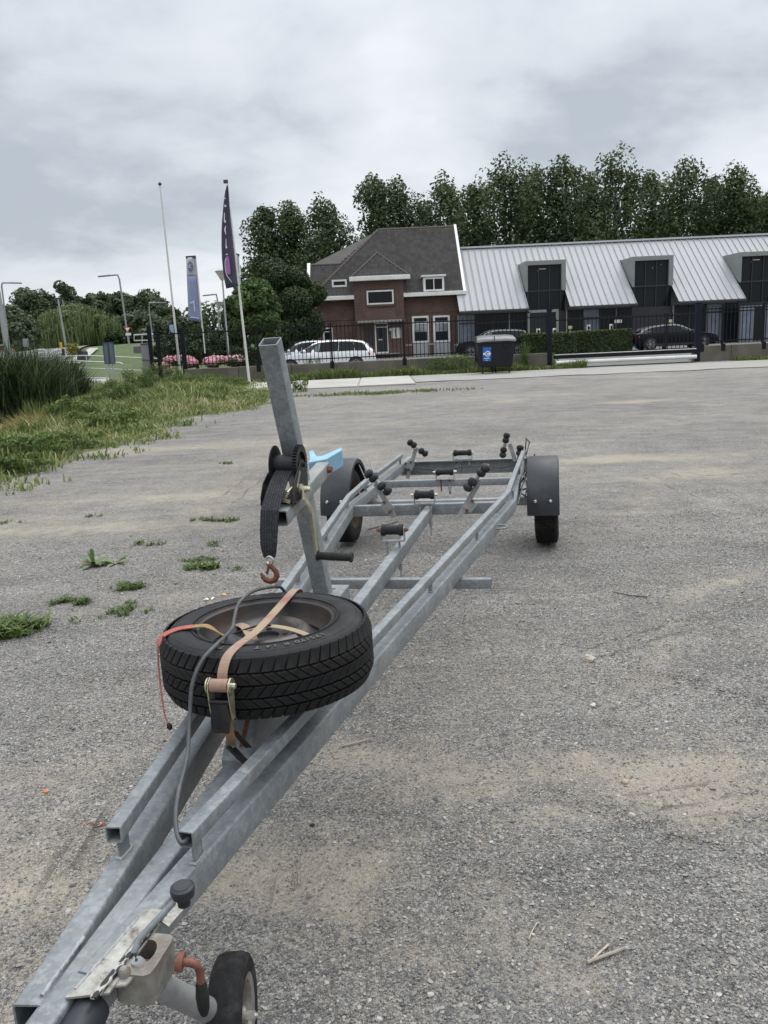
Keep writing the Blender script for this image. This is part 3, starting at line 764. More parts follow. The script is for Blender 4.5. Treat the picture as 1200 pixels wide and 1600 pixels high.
# frame of two cheek plates and a floor
def cheek(x0, t, pts): return MB().prism([(x0, a, b) for a, b in pts], (t, 0, 0))
cheek(.050, .004, [(-3.726, 1.172), (-3.700, 1.168), (-3.664, 1.112), (-3.672, 1.066), (-3.762, 1.044), (-3.838, 1.038), (-3.834, 1.078), (-3.815, 1.112)]).build('cheek_plate', BLACKM, W, bevel=.0012)
cheek(-.060, .004, [(-3.738, 1.135), (-3.700, 1.135), (-3.67, 1.10), (-3.68, 1.06), (-3.79, 1.042), (-3.822, 1.038), (-3.820, 1.07), (-3.79, 1.11)]).build('cheek_plate', BLACKM, W, bevel=.0012)
MB().box((-.002, -3.758, 1.0555), (.120, .125, .007), Matrix.Rotation(math.radians(9), 3, 'X')).build('winch_base', BLACKM, W, bevel=.001)
MB().prism([(.0545, -3.756, 1.142), (.0545, -3.745, 1.134), (.0545, -3.785, 1.090), (.0545, -3.795, 1.094)], (.0012, 0, 0)).build('plate_label', CREAM, W)
MB().cyl((.040, wc.y, wc.z), (.062, wc.y, wc.z), .008, n=10).build('drum_axle', BLACKM, W, 40)
hx = Vector((.064, -3.762, 1.081))
MB().lathe([(0, .018), (.25, .018), (.26, .012), (.7, .012), (.72, .009), (1, .008)], hx - Vector((.010, 0, 0)), hx + Vector((.026, 0, 0)), 12).build('crank_nut', YZINC, W, 30)
pa = MB(); pa.tube([(.040, -3.800, 1.092), (.036, -3.825, 1.082), (.030, -3.825, 1.066)], .006, 8); pa.box((.026, -3.835, 1.060), (.040, .014, .010), Matrix.Rotation(.3, 3, 'Y'))
pa.build('pawl', YZINC, W, 40, label='brass coloured ratchet pawl')
hp = [Vector((.068, -3.763, 1.081)), Vector((.070, -3.772, 1.055)), Vector((.072, -3.735, 1.022)), Vector((.073, -3.708, .995)), Vector((.065, -3.658, .834))]
MB().sweep(hp, [(-.0035, -.012), (.0035, -.012), (.0035, .012), (-.0035, .012)], (0, -1, .3)).build('crank_arm', YZINC, W, bevel=.001)
ga = hp[-1]; gb = Vector((.190, -3.659, .827))
MB().lathe([(0, .017), (.05, .018), (.07, .0135), (.5, .0145), (.92, .0135), (.94, .018), (1, .017)], ga, gb, 20).build('crank_grip', RUBBER, W, 40)
# strap with rusty hook hanging from the drum
stp = [(.0, -3.742, 1.140), (-.002, -3.80, 1.112), (-.003, -3.846, 1.082), (-.005, -3.893, 1.04), (-.006, -3.912, .975)]
pr = [(-.029, -.002), (.029, -.002), (.029, .002), (-.029, .002)]
sb = MB(); sb.sweep(stp, pr, (0, -1, 0)); e0 = stp[-1]
vs = []
t = NT('black_webbing'); wv = t.node('ShaderNodeTexWave', wave_type='BANDS', bands_direction='X'); wv.inputs['Scale'].default_value = 38; wv.inputs['Distortion'].default_value = .3
t.l.new(t.coord(), wv.inputs['Vector'])
dash = t.noise(260, 2, .5, t.coord(scale=(1, .5, .7)))
c_ = t.mix(t.math('MULTIPLY', t.ramp(wv.outputs['Fac'], [(.82, 0.), (.95, 1.)]), t.ramp(dash, [(.45, 0.), (.6, .7)])), (.009, .009, .011), (.10, .10, .12))
t.bump(wv.outputs['Fac'], .4, .002); WEB = t.fin(c_, .8)
for i, (w, dy, dz) in enumerate(((.028, 0, 0), (.027, -.008, -.03), (.024, -.010, -.055), (.018, -.010, -.078))):
    for a in (-1, 1): vs += [(e0[0] + a * w, e0[1] + dy - .003, e0[2] + dz), (e0[0] + a * w, e0[1] + dy + .003, e0[2] + dz)]
fs = []
for i in range(3):
    o = i * 4
    fs += [(o, o + 2, o + 6, o + 4), (o + 1, o + 5, o + 7, o + 3), (o, o + 4, o + 5, o + 1), (o + 2, o + 3, o + 7, o + 6)]
fs.append((12, 14, 15, 13)); sb.add(vs, fs)
sb.build('strap', WEB, W, bevel=0)
hy, hz = e0[1] - .012, e0[2] - .082
MB().torus((e0[0], hy, hz - .004), .012, .004, (.2, 1, 0), 20, 8).build('hook_ring', ZINC, W, 60)
hk = [(.004, -.014), (-.006, -.018), (.006, -.026), (.018, -.040), (.020, -.055), (.012, -.067), (-.002, -.072), (-.017, -.068), (-.027, -.056), (-.031, -.044)]
rad = [.005, .007, .008, .009, .0095, .0095, .009, .0085, .007, .003]
hb = MB(); P = [Vector((e0[0] + a, hy, hz + b)) for a, b in hk]; n = 12; vs = []
for i, p in enumerate(P):
    d = (P[min(i + 1, len(P) - 1)] - P[max(i - 1, 0)]).normalized(); sd = Vector((0, 1, 0)); un = d.cross(sd).normalized()
    vs += [p + sd * rad[i] * .8 * math.cos(2 * math.pi * k / n) + un * rad[i] * math.sin(2 * math.pi * k / n) for k in range(n)]
fs = [(i * n + k, i * n + (k + 1) % n, (i + 1) * n + (k + 1) % n, (i + 1) * n + k) for i in range(len(P) - 1) for k in range(n)] + [tuple(range(n)), tuple((len(P) - 1) * n + k for k in range(n))]
hb.add(vs, fs).build('hook', HOOKM, W, 60)
MB().sweep([(e0[0] - .004, hy, hz - .022), (e0[0] - .012, hy, hz - .048)], [(-.004, -.0015), (.004, -.0015), (.004, .0015), (-.004, .0015)], (0, 1, 0)).build('hook_latch', RUST, W)

# ------------------------------------------------------------------ hitch end: cream casting, lever, red crank, jockey wheel
t = NT('weathered_hitch_plate')
n1 = t.ramp(t.noise(26, 5, .7), [(.35, (.12, .09, .06)), (.48, (.32, .31, .28)), (.72, (.48, .47, .43))])
HPL = t.fin(n1, .5, .3)
t = NT('peeling_black_strip')
v = t.voro(95, t.coord(scale=(1, .6, 1))); HST = t.fin(t.ramp(v.outputs['Distance'], [(.35, (.01, .01, .01)), (.5, (.02, .02, .02)), (.60, (.38, .37, .34))]), .5, .1)
pl = MB()
pl.add([(.055, -5.22, .476), (.125, -5.20, .476), (.132, -4.99, .476), (.088, -4.99, .476), (.055, -5.22, .472), (.125, -5.20, .472), (.132, -4.99, .472), (.088, -4.99, .472)],
       [(0, 1, 2, 3), (4, 7, 6, 5), (0, 4, 5, 1), (1, 5, 6, 2), (2, 6, 7, 3), (3, 7, 4, 0)])
pl.build('hitch_plate', HPL, trailer)
MB().sweep([(.108, -5.22, .481), (.120, -5.10, .481), (.129, -5.0, .481)], [(-.006, -.0025), (.006, -.0025), (.006, .0025), (-.006, .0025)]).build('peeling_strip', HST, trailer)
MB().prism([(.125, -5.02, .476), (.150, -5.03, .470), (.155, -4.97, .466), (.130, -4.955, .474)], (0, 0, .003)).build('bent_bracket', CREAM, trailer)
cs = MB()
# open casting, a ring wall with a deep socket
C0 = Vector((.140, -5.105, .0)); n = 40; zt, zb_ = .476, .415
def sq(a, w, h, p=7.):
    c, s = math.cos(a), math.sin(a); k = (abs(c / w) ** p + abs(s / h) ** p) ** (-1 / p); return (C0.x + c * k, C0.y + s * k)
ro = [sq(2 * math.pi * k / n, .036, .052) for k in range(n)]
ri = [(C0.x - .004 + .023 * math.cos(2 * math.pi * k / n), C0.y + .034 * math.sin(2 * math.pi * k / n)) for k in range(n)]
vs = [(x, y, zb_) for x, y in ro] + [(x, y, zt) for x, y in ro] + [(x, y, zt) for x, y in ri] + [(x, y, zb_ + .01) for x, y in ri]
fs = []
for k in range(n):
    k2 = (k + 1) % n
    fs += [(k, k2, n + k2, n + k), (n + k, n + k2, 2 * n + k2, 2 * n + k), (2 * n + k, 2 * n + k2, 3 * n + k2, 3 * n + k)]
fs += [tuple(range(n)), tuple(3 * n + k for k in range(n))]
cs.add(vs, fs).build('jockey_clamp', CREAM, trailer, 45)
MB().ball((C0.x - .006, C0.y + .0, .432), .021, 14, (1, 1.2, 1.2)).build('clamp_core', REDOX, trailer, 60)
MB().prism([(.10, -5.19, .47), (.142, -5.175, .465), (.15, -5.14, .468), (.12, -5.12, .474)], (0, 0, .006)).build('clamp_lug', CREAM, trailer, bevel=.0015)
MB().lathe([(0, .012), (.6, .011), (1, .006)], (.128, -5.155, .472), (.128, -5.155, .487), 14).build('rivet', CREAM, trailer, 40)
# lever rod with round knob
kp = Vector((.196, -5.048, .578)); up_ = Vector((.02, -.05, 1)).normalized()
MB().tube([(.142, -5.125, .44), (.139, -5.130, .475), (.137, -5.130, .500), (.142, -5.118, .516), (.185, -5.062, .553)], .0062, 12).build('lever_rod', GALV, trailer, 60)
MB().lathe([(0, .010), (.15, .0135), (.5, .0145), (.75, .013), (1, .0095)], (.142, -5.125, .452), (.139, -5.130, .482), 16).build('lever_socket', GALV_D, trailer, 40)
b0 = kp - up_ * .045
MB().lathe([(0, .008), (.05, .0115), (.32, .0125), (.38, .0125), (.50, .0205), (.78, .0225), (.90, .0215), (.965, .0175), (.975, .0165), (1, .016)], b0, kp, 32).build('lever_knob', FENDER, trailer, 40)
# red crank rod with black grip
MB().lathe([(0, .016), (1, .018)], (.190, -5.085, .448), (.202, -5.083, .446), 16).build('crank_collar', REDOX, trailer, 40)
MB().tube([(.195, -5.085, .447), (.214, -5.080, .444), (.224, -5.077, .437), (.228, -5.075, .424), (.226, -5.072, .395)], .0075, 12).build('crank_rod', REDOX, trailer, 60)
MB().lathe([(0, .008), (.08, .010), (.45, .0125), (.8, .011), (1, .007)], (.226, -5.072, .398), (.224, -5.068, .325), 18).build('crank_grip', RUBBER, trailer, 40)
MB().tube([(.150, -5.10, .41), (.160, -4.93, .20), (.150, -4.90, .15)], .024, 20).build('jockey_tube', GALV_D, trailer, 60)
# jockey wheel
jc = Vector((.177, -4.855, .116))
fk = MB(); fk.box((jc.x - .050, jc.y - .03, jc.z + .02), (.006, .035, .11))
fk.build('wheel_fork', GALV_D, trailer, bevel=.001)
jw = bpy.data.objects.new('jockey_wheel', None); link(jw, trailer); jw.location = jc; jw.rotation_euler = (0, math.radians(90), math.radians(13))
b = MB(); revolve(b, [(.078, -.030), (.112, -.036), (.122, -.030), (.126, -.016), (.126, .016), (.122, .030), (.112, .036), (.078, .030)], 48, True); b.build('tyre', simple('worn_solid_tyre', (.013, .013, .013), .8, 0, .4, 60, .003, spec=.25, dirt=(.07, .065, .058), dirt_amt=.5), jw, 40)
b = MB(); revolve(b, [(.080, -.030), (.084, -.034), (.070, -.030), (.064, -.012), (.064, .012), (.070, .030), (.084, .034), (.080, .030)], 40, True)
revolve(b, [(.066, .004), (.048, .010), (.026, .012), (.022, .030), (.010, .031), (.0, .031)], 40); b.build('rim', CREAM, jw, 40)
MB().lathe([(0, .010), (1, .010)], (0, 0, .028), (0, 0, .048), 6).cyl((0, 0, .045), (0, 0, .054), .006, n=10).build('axle_nut', ZINC, jw, 30)
# coupling head just in front of the rails
MB().lathe([(0, .026), (.2, .034), (.8, .034), (1, .03)], (.085, -5.30, .425), (.085, -5.19, .435), 20).build('coupling_boot', FENDER, trailer, 40)

# cable that leaves the right guide rail and loops over the wheel
cab = [(.117, -4.80, .541), (.115, -4.86, .541), (.106, -4.872, .545), (.086, -4.845, .558), (.066, -4.80, .572), (.050, -4.745, .59), (.032, -4.66, .62),
       (.012, -4.59, .68), (.010, -4.555, .75), (.022, -4.515, .795), (.032, -4.46, .810), (.028, -4.38, .808), (.015, -4.30, .803), (-.012, -4.22, .80), (-.03, -4.15, .812), (-.034, -4.10, .818), (-.020, -4.045, .826), (.012, -3.99, .822), (.03, -3.93, .80), (.04, -3.89, .72), (.045, -3.86, .63)]
def spline(P, k=5):
    P = [Vector(p) for p in P]; o = []
    for i in range(len(P) - 1):
        a, b, c, d = P[max(i - 1, 0)], P[i], P[i + 1], P[min(i + 2, len(P) - 1)]
        for j in range(k):
            t = j / k; o.append(.5 * ((2 * b) + (c - a) * t + (2 * a - 5 * b + 4 * c - d) * t * t + (3 * b - a - 3 * c + d) * t ** 3))
    return o + [P[-1]]
MB().tube(spline(cab), .0050, 10).build('wiring_cable', CABLE, trailer, 80)

# ================================================================== spare wheel lying on the frame
SW = Vector((.080, -4.218, .7125))
spare = thing('spare_wheel', 'black spare tyre on a rusty steel rim strapped flat on top of the trailer', 'wheel')
spare.matrix_world = TMW @ Matrix.Translation(SW)
TY_R = .287
ty = tyre_mesh(TY_R, .172, .182, .009, 96).build('tyre', RUBBER, spare, 50)
NB = 60
rows = [(.046, .080, .05, 0, .013, .86), (.014, .041, -.10, 0, 0, .90), (-.019, .009, .09, 0, 0, .90), (-.046, -.024, -.08, 0, 0, .90), (-.080, -.051, .05, .013, 0, .86)]
for ri_, (z0, z1, sk, d0, d1, fill) in enumerate(rows):
    me = None
    for k in range(NB):
        if me is None:
            o = block(TY_R + .002, 0, 2 * math.pi / NB * fill, z0, z1, sk, .010, d0, d1).build('tread_block', TREAD, ty, bevel=.0012); me = o.data
        else:
            o = bpy.data.objects.new('tread_block', me); link(o, ty)
        o.rotation_euler = (0, 0, 2 * math.pi * (k + ri_ * .37) / NB)
# ring lines moulded into the upper wall
b = MB(); b.torus((0, 0, .0845), .250, .0016, (0, 0, 1), 96, 6); b.torus((0, 0, .0868), .200, .0016, (0, 0, 1), 96, 6); b.build('sidewall_ring', RUBBER, ty, 80)
rb = MB()
revolve(rb, [(.186, .066), (.192, .076), (.188, .082), (.180, .078), (.176, .064), (.170, .046), (.160, .034), (.152, .028), (.148, -.05), (.17, -.07), (.19, -.075)], 64)
rim = rb.build('rim', simple('rusty_rim_edge', (.018, .017, .017), .55, .1, .35, 16, .002, dirt=(.065, .036, .02), dirt_amt=.55), spare, 40)
db = MB()
revolve(db, [(.152, .018), (.145, .024), (.134, .030), (.120, .050), (.106, .060), (.090, .060), (.076, .052), (.062, .042), (.052, .040), (.033, .040), (.030, .030)], 64)
db.lathe([(0, .032), (1, .032)], (0, 0, .02), (0, 0, .0305), 24)
db.build('wheel_disc', RIMBLK, spare, 40)
hol = MB()
for k in range(8):
    a = 2 * math.pi * (k + .3) / 8; c = Vector((.133 * math.cos(a), .133 * math.sin(a), .0335))
    hol.lathe([(0, .011), (1, .011)], c - Vector((0, 0, .006)), c + Vector((0, 0, .0015)), 14)
for k in range(4):
    a = 2 * math.pi * (k + .15) / 4; c = Vector((.050 * math.cos(a), .050 * math.sin(a), .0412)); hol.lathe([(0, .008), (1, .008)], c - Vector((0, 0, .004)), c + Vector((0, 0, .001)), 12)
HOLE_SHADE = simple('painted_hole_shade', (.004, .004, .004), .9)  # black discs on the rim paint the shade inside its holes
hol.build('rim_hole_disc', HOLE_SHADE, spare, kind='stuff')
# lettering round the wall, tops outwards
def wrap_text(txt, R, size, a_mid, z, h, name, mat, parent):
    cu = bpy.data.curves.new(name, 'FONT'); cu.body = txt; cu.size = size; cu.align_x = 'CENTER'; cu.space_character = 1.25; cu.extrude = h; cu.offset = size * .012
    to = bpy.data.objects.new(name, cu); COL.objects.link(to)
    bpy.context.view_layer.update()
    dg = bpy.context.evaluated_depsgraph_get()
    me = bpy.data.meshes.new_from_object(to.evaluated_get(dg))
    bpy.data.objects.remove(to)
    for v in me.vertices:
        a = a_mid - v.co.x / R; r = R + v.co.y
        v.co = (r * math.cos(a), r * math.sin(a), z + v.co.z)
    me.materials.clear(); me.materials.append(mat)
    o = bpy.data.objects.new(name, me); return link(o, parent)
LET = simple('grey_rubber_lettering', (.085, .085, .085), .7)
cam_t = TMW.inverted() @ Vector((0, 0, CAM_H)); av = math.atan2(cam_t.y - SW.y, cam_t.x - SW.x)
wrap_text('175/70 R 14 T   TS 70', .222, .025, av + .02, .0885, .0012, 'sidewall_lettering', LET, ty)

# ================================================================== ratchet strap over the wheel
t = NT('dirty_orange_webbing')
n = t.noise(9, 5, .6); STRAP = t.fin(t.ramp(n, [(.33, (.26, .125, .10)), (.5, (.31, .22, .16)), (.64, (.30, .25, .14))]), .85)
t.bump(t.noise(300, 2), .4, .001)
STRAP2 = simple('faded_red_webbing', (.36, .10, .075), .85, 0, .2, 40, .001)
STRAP3 = simple('ochre_webbing', (.27, .17, .075), .85, 0, .3, 40, .001)
rs = thing('ratchet_strap', 'dirty orange and pink ratchet strap tied over the spare wheel', 'strap')
rs.matrix_world = TMW
zt = SW.z + .0895
wb = [(-.0175, -.0012), (.0175, -.0012), (.0175, .0012), (-.0175, .0012)]
def strap(path, name='webbing', w=.72, mat=STRAP, up=(0, 0, 1)):
    return MB().sweep(spline(path, 4), [(a * w, b_) for a, b_ in wb], up).build(name, mat, rs)
strap([(.080, -3.86, .655), (.080, -3.885, .72), (.080, -3.905, .775), (.080, -3.945, zt + .001), (.080, -4.02, zt + .001), (.084, -4.20, zt - .004), (.086, -4.33, zt - .004), (.080, -4.43, zt), (.076, -4.487, zt - .006), (.074, -4.517, zt - .03), (.074, -4.526, .748), (.074, -4.536, .728)])
# ratchet: two plates, spool, handle
for sx in (-1, 1):
    x = .074 + sx * .024
    MB().prism([(x, -4.522, .752), (x, -4.538, .762), (x, -4.556, .752), (x, -4.560, .735), (x, -4.553, .68), (x, -4.545, .655), (x, -4.528, .655), (x, -4.524, .70)], (sx * .003, 0, 0)).build('ratchet_plate', YZINC, rs, bevel=.0008)
    MB().lathe([(0, .019), (1, .019)], (x + sx * .004, -4.542, .743), (x + sx * .007, -4.542, .743), 16).build('ratchet_gear', YZINC, rs, 40)
MB().lathe([(0, .016), (1, .016)], (.052, -4.542, .743), (.096, -4.542, .743), 18).build('webbing_roll', STRAP, rs, 40)
MB().lathe([(0, .007), (1, .007)], (.040, -4.542, .743), (.114, -4.542, .743), 8).build('ratchet_axle', ZINC, rs, 40)
MB().prism([(.054, -4.545, .705), (.094, -4.545, .705), (.098, -4.552, .66), (.096, -4.556, .630), (.052, -4.556, .630), (.050, -4.552, .66)], (0, -.010, 0)).build('ratchet_handle', BLACKM, rs, bevel=.002)
MB().cyl((.050, -4.552, .705), (.098, -4.552, .705), .006, n=10).build('cross_pin', BLACKM, rs, 40)
strap([(.082, -4.530, .66), (.083, -4.532, .625), (.075, -4.51, .585), (.054, -4.46, .545)], mat=STRAP3, w=.62, up=(.3, -1, 0))
strap([(.066, -4.528, .65), (.066, -4.530, .625), (.067, -4.52, .605)], mat=STRAP, w=.7, up=(0, -1, 0))
strap([(.080, -4.49, .60), (.075, -4.46, .57), (.082, -4.42, .52)], mat=simple('black_webbing_tail', (.03, .025, .022), .85), w=.45, up=(0, -1, 0))
MB().tube([(.040, -4.452, .535), (.050, -4.462, .537), (.075, -4.472, .518), (.095, -4.468, .497), (.108, -4.45, .470)], .0055, 10).build('strap_hook', RUBBER, rs, 60)
MB().tube([(.058, -4.455, .535), (.082, -4.468, .520), (.100, -4.462, .497), (.112, -4.445, .470)], .0045, 10).build('strap_hook', RUBBER, rs, 60)
strap([(.055, -4.22, .60), (.058, -4.25, .625), (.060, -4.30, .612), (.062, -4.42, .52)], mat=RUST, w=.35, up=(0, -.5, 1))
# loose red end going over the left edge, and the bands across the hub
strap([(-.178, -4.350, .772), (-.166, -4.338, .793), (-.135, -4.315, zt + .001), (-.098, -4.300, zt + .003)], mat=STRAP2, w=.75)
strap([(-.098, -4.300, zt + .003), (-.065, -4.297, zt + .004), (-.045, -4.293, .797), (-.028, -4.283, .778), (-.012, -4.268, .765)], mat=STRAP3, w=.7)
MB().tube([(-.178, -4.352, .772), (-.172, -4.372, .73), (-.158, -4.40, .68), (-.128, -4.45, .622), (-.108, -4.47, .597)], .0022, 8).build('strap_cord', STRAP2, rs, 60)
MB().lathe([(0, .004), (.5, .008), (1, .004)], (-.111, -4.467, .602), (-.101, -4.475, .590), 8).build('cord_end', RUBBER, rs, 40)
strap([(.035, -4.245, .778), (.085, -4.238, .786), (.145, -4.243, .782), (.20, -4.25, .768), (.232, -4.26, .752)], w=.62, mat=STRAP)
strap([(-.020, -4.185, .772), (.015, -4.22, .778), (.05, -4.27, .774), (.082, -4.315, .762)], w=.75, mat=STRAP)
MB().tube([(-.012, -4.268, .768), (.02, -4.25, .776), (.06, -4.238, .786), (.10, -4.24, .788)], .0035, 8).build('tie_cord', RUBBER, rs, 60)
MB().tube([(-.012, -4.268, .768), (-.02, -4.285, .755), (-.028, -4.30, .742)], .008, 8).build('strap_knot', STRAP3, rs, 60)

# bring everything from the leaning axes into true upright ones
KM = TMW.inverted() @ TM
def fix_tree(o):
    for c in list(o.children):
        if c.location.length > 1e-6: c.location = KM @ c.location
        elif c.type == 'MESH': c.data.transform(KM)
        if c.location.length <= 1e-6: fix_tree(c)
fix_tree(trailer); fix_tree(rs)
spare.matrix_world = TMW @ Matrix.Translation(KM @ SW)
# ================================================================== foliage
def m_leaf(name, stops, rough=.6, trans=.25):
    t = NT(name); a = t.attr('tint')
    c = t.ramp(a, stops)
    tr = t.node('ShaderNodeBsdfTranslucent'); t.put(tr.inputs['Color'], c)
    mx = t.node('ShaderNodeMixShader'); mx.inputs[0].default_value = trans
    t.put(t.b.inputs['Base Color'], c); t.b.inputs['Roughness'].default_value = rough; t.b.inputs['Specular IOR Level'].default_value = .3
    out = t.n['Material Output']
    t.l.new(t.b.outputs[0], mx.inputs[1]); t.l.new(tr.outputs[0], mx.inputs[2]); t.l.new(mx.outputs[0], out.inputs[0])
    return t.m
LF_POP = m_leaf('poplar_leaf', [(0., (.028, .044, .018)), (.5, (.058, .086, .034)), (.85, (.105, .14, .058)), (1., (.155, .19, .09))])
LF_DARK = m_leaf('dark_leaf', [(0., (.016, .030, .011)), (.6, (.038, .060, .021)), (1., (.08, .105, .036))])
LF_MID = m_leaf('broad_leaf', [(0., (.025, .050, .014)), (.5, (.055, .095, .026)), (1., (.115, .17, .05))])
LF_WIL = m_leaf('willow_leaf', [(0., (.060, .085, .034)), (.5, (.115, .155, .062)), (1., (.20, .245, .105))])
LF_FAR = m_leaf('distant_leaf', [(0., (.038, .054, .030)), (.5, (.068, .092, .046)), (1., (.12, .15, .075))])
LF_HEDGE = m_leaf('hedge_leaf', [(0., (.020, .034, .010)), (.5, (.055, .082, .022)), (1., (.13, .16, .045))])
LF_GRASS = m_leaf('grass_blade', [(0., (.055, .075, .022)), (.45, (.12, .165, .042)), (.75, (.20, .24, .075)), (.88, (.30, .28, .13)), (1., (.46, .41, .25))])
LF_REED = m_leaf('reed_blade', [(0., (.016, .032, .014)), (.45, (.040, .070, .026)), (.8, (.095, .13, .052)), (1., (.26, .28, .17))])
LF_WEED = m_leaf('weed_leaf', [(0., (.035, .062, .016)), (.5, (.085, .13, .032)), (.85, (.165, .22, .06)), (1., (.26, .28, .10))])
LF_DRY = m_leaf('dry_stalk', [(0., (.13, .11, .03)), (.5, (.27, .22, .07)), (1., (.42, .36, .14))])
LF_RUSTY = m_leaf('rusty_dock_seed', [(0., (.09, .045, .02)), (1., (.22, .12, .05))])
PINK = m_leaf('rose_petal', [(0., (.50, .16, .22)), (.5, (.72, .36, .42)), (1., (.88, .66, .68))], .6, .3)
BARK = simple('grey_brown_bark', (.075, .063, .05), .9, 0, .35, 6, .02)
CORE = simple('painted_inner_shade', (.012, .02, .008), .9, 0, .3, 3)  # near-black green, the shade inside the hedges put into the colour

def leaf_quads(P, Nrm, size, tint):
    """one bent leaf-shaped quad per point"""
    n = len(P); r = RNG.normal(size=(n, 3)); Nn = Nrm + r * .75; Nn /= np.linalg.norm(Nn, axis=1, keepdims=True) + 1e-9
    a = np.cross(Nn, RNG.normal(size=(n, 3))); a /= np.linalg.norm(a, axis=1, keepdims=True) + 1e-9; b = np.cross(Nn, a)
    s = (size * (.6 + .8 * RNG.random(n)))[:, None] * .5
    V = np.stack([P - a * s, P - b * s * .62, P + a * s * 1.05, P + b * s * .62], 1).reshape(-1, 3)
    return V, np.arange(n * 4).reshape(n, 4), np.repeat(tint, 4)
def clump_points(C, R, n, shell=.55):
    C, R = np.asarray(C, float), np.asarray(R, float); w = (R.prod(1)) ** (.67); w /= w.sum()
    k = RNG.choice(len(C), n, p=w); d = RNG.normal(size=(n, 3)); d /= np.linalg.norm(d, axis=1, keepdims=True)
    q = RNG.random(n) ** (1 / 3 * (1 - shell) + .02)
    return C[k] + d * R[k] * q[:, None], d, k, q
def foliage(name, C, R, n, size, mat, parent, off, shell=.55, label=None, up=.35):
    P, d, k, q = clump_points(C, R, n, shell); ct = RNG.random(len(C))
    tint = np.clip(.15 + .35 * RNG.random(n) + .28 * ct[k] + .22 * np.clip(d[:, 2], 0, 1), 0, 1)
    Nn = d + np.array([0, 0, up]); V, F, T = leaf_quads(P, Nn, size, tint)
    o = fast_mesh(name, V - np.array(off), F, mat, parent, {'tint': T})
    if label: o['label'] = label
    return o
def trunk(name, pts, r0, r1, parent, off):
    P = [Vector(p) - Vector(off) for p in pts]; b = MB(); n = 8; vs = []
    for i, p in enumerate(P):
        d = (P[min(i + 1, len(P) - 1)] - P[max(i - 1, 0)]).normalized(); e1 = d.cross(Vector((.1, 1, .05))).normalized(); e2 = d.cross(e1); r = r0 + (r1 - r0) * i / (len(P) - 1)
        vs += [p + e1 * r * math.cos(2 * math.pi * k / n) + e2 * r * math.sin(2 * math.pi * k / n) for k in range(n)]
    fs = [(i * n + k, i * n + (k + 1) % n, (i + 1) * n + (k + 1) % n, (i + 1) * n + k) for i in range(len(P) - 1) for k in range(n)]
    return b.add(vs, fs).build(name, BARK, parent, 60)

def blades(name, P, h, w, lean, tint, mat, parent=None, off=(0, 0, 0), droop=.5):
    n = len(P); a = RNG.random(n) * 6.283; d = np.stack([np.cos(a), np.sin(a), np.zeros(n)], 1); s = np.stack([-np.sin(a + RNG.normal(size=n) * .6), np.cos(a), np.zeros(n)], 1); up = np.array([0, 0, 1.])
    h, w, lean = h[:, None], w[:, None], lean[:, None]
    b0, b1 = P - s * w / 2, P + s * w / 2; m = P + up * h * .55 + d * h * lean * .35; m0, m1 = m - s * w * .42, m + s * w * .42; t = P + up * h * (1 - lean * droop * .5) + d * h * lean
    V = np.stack([b0, b1, m1, m0, t], 1).reshape(-1, 3) - np.array(off); i = np.arange(n) * 5
    F = np.concatenate([np.stack([i, i + 1, i + 2], 1), np.stack([i, i + 2, i + 3], 1), np.stack([i + 3, i + 2, i + 4], 1)])
    return fast_mesh(name, V, F, mat, parent, {'tint': np.repeat(tint, 5)})
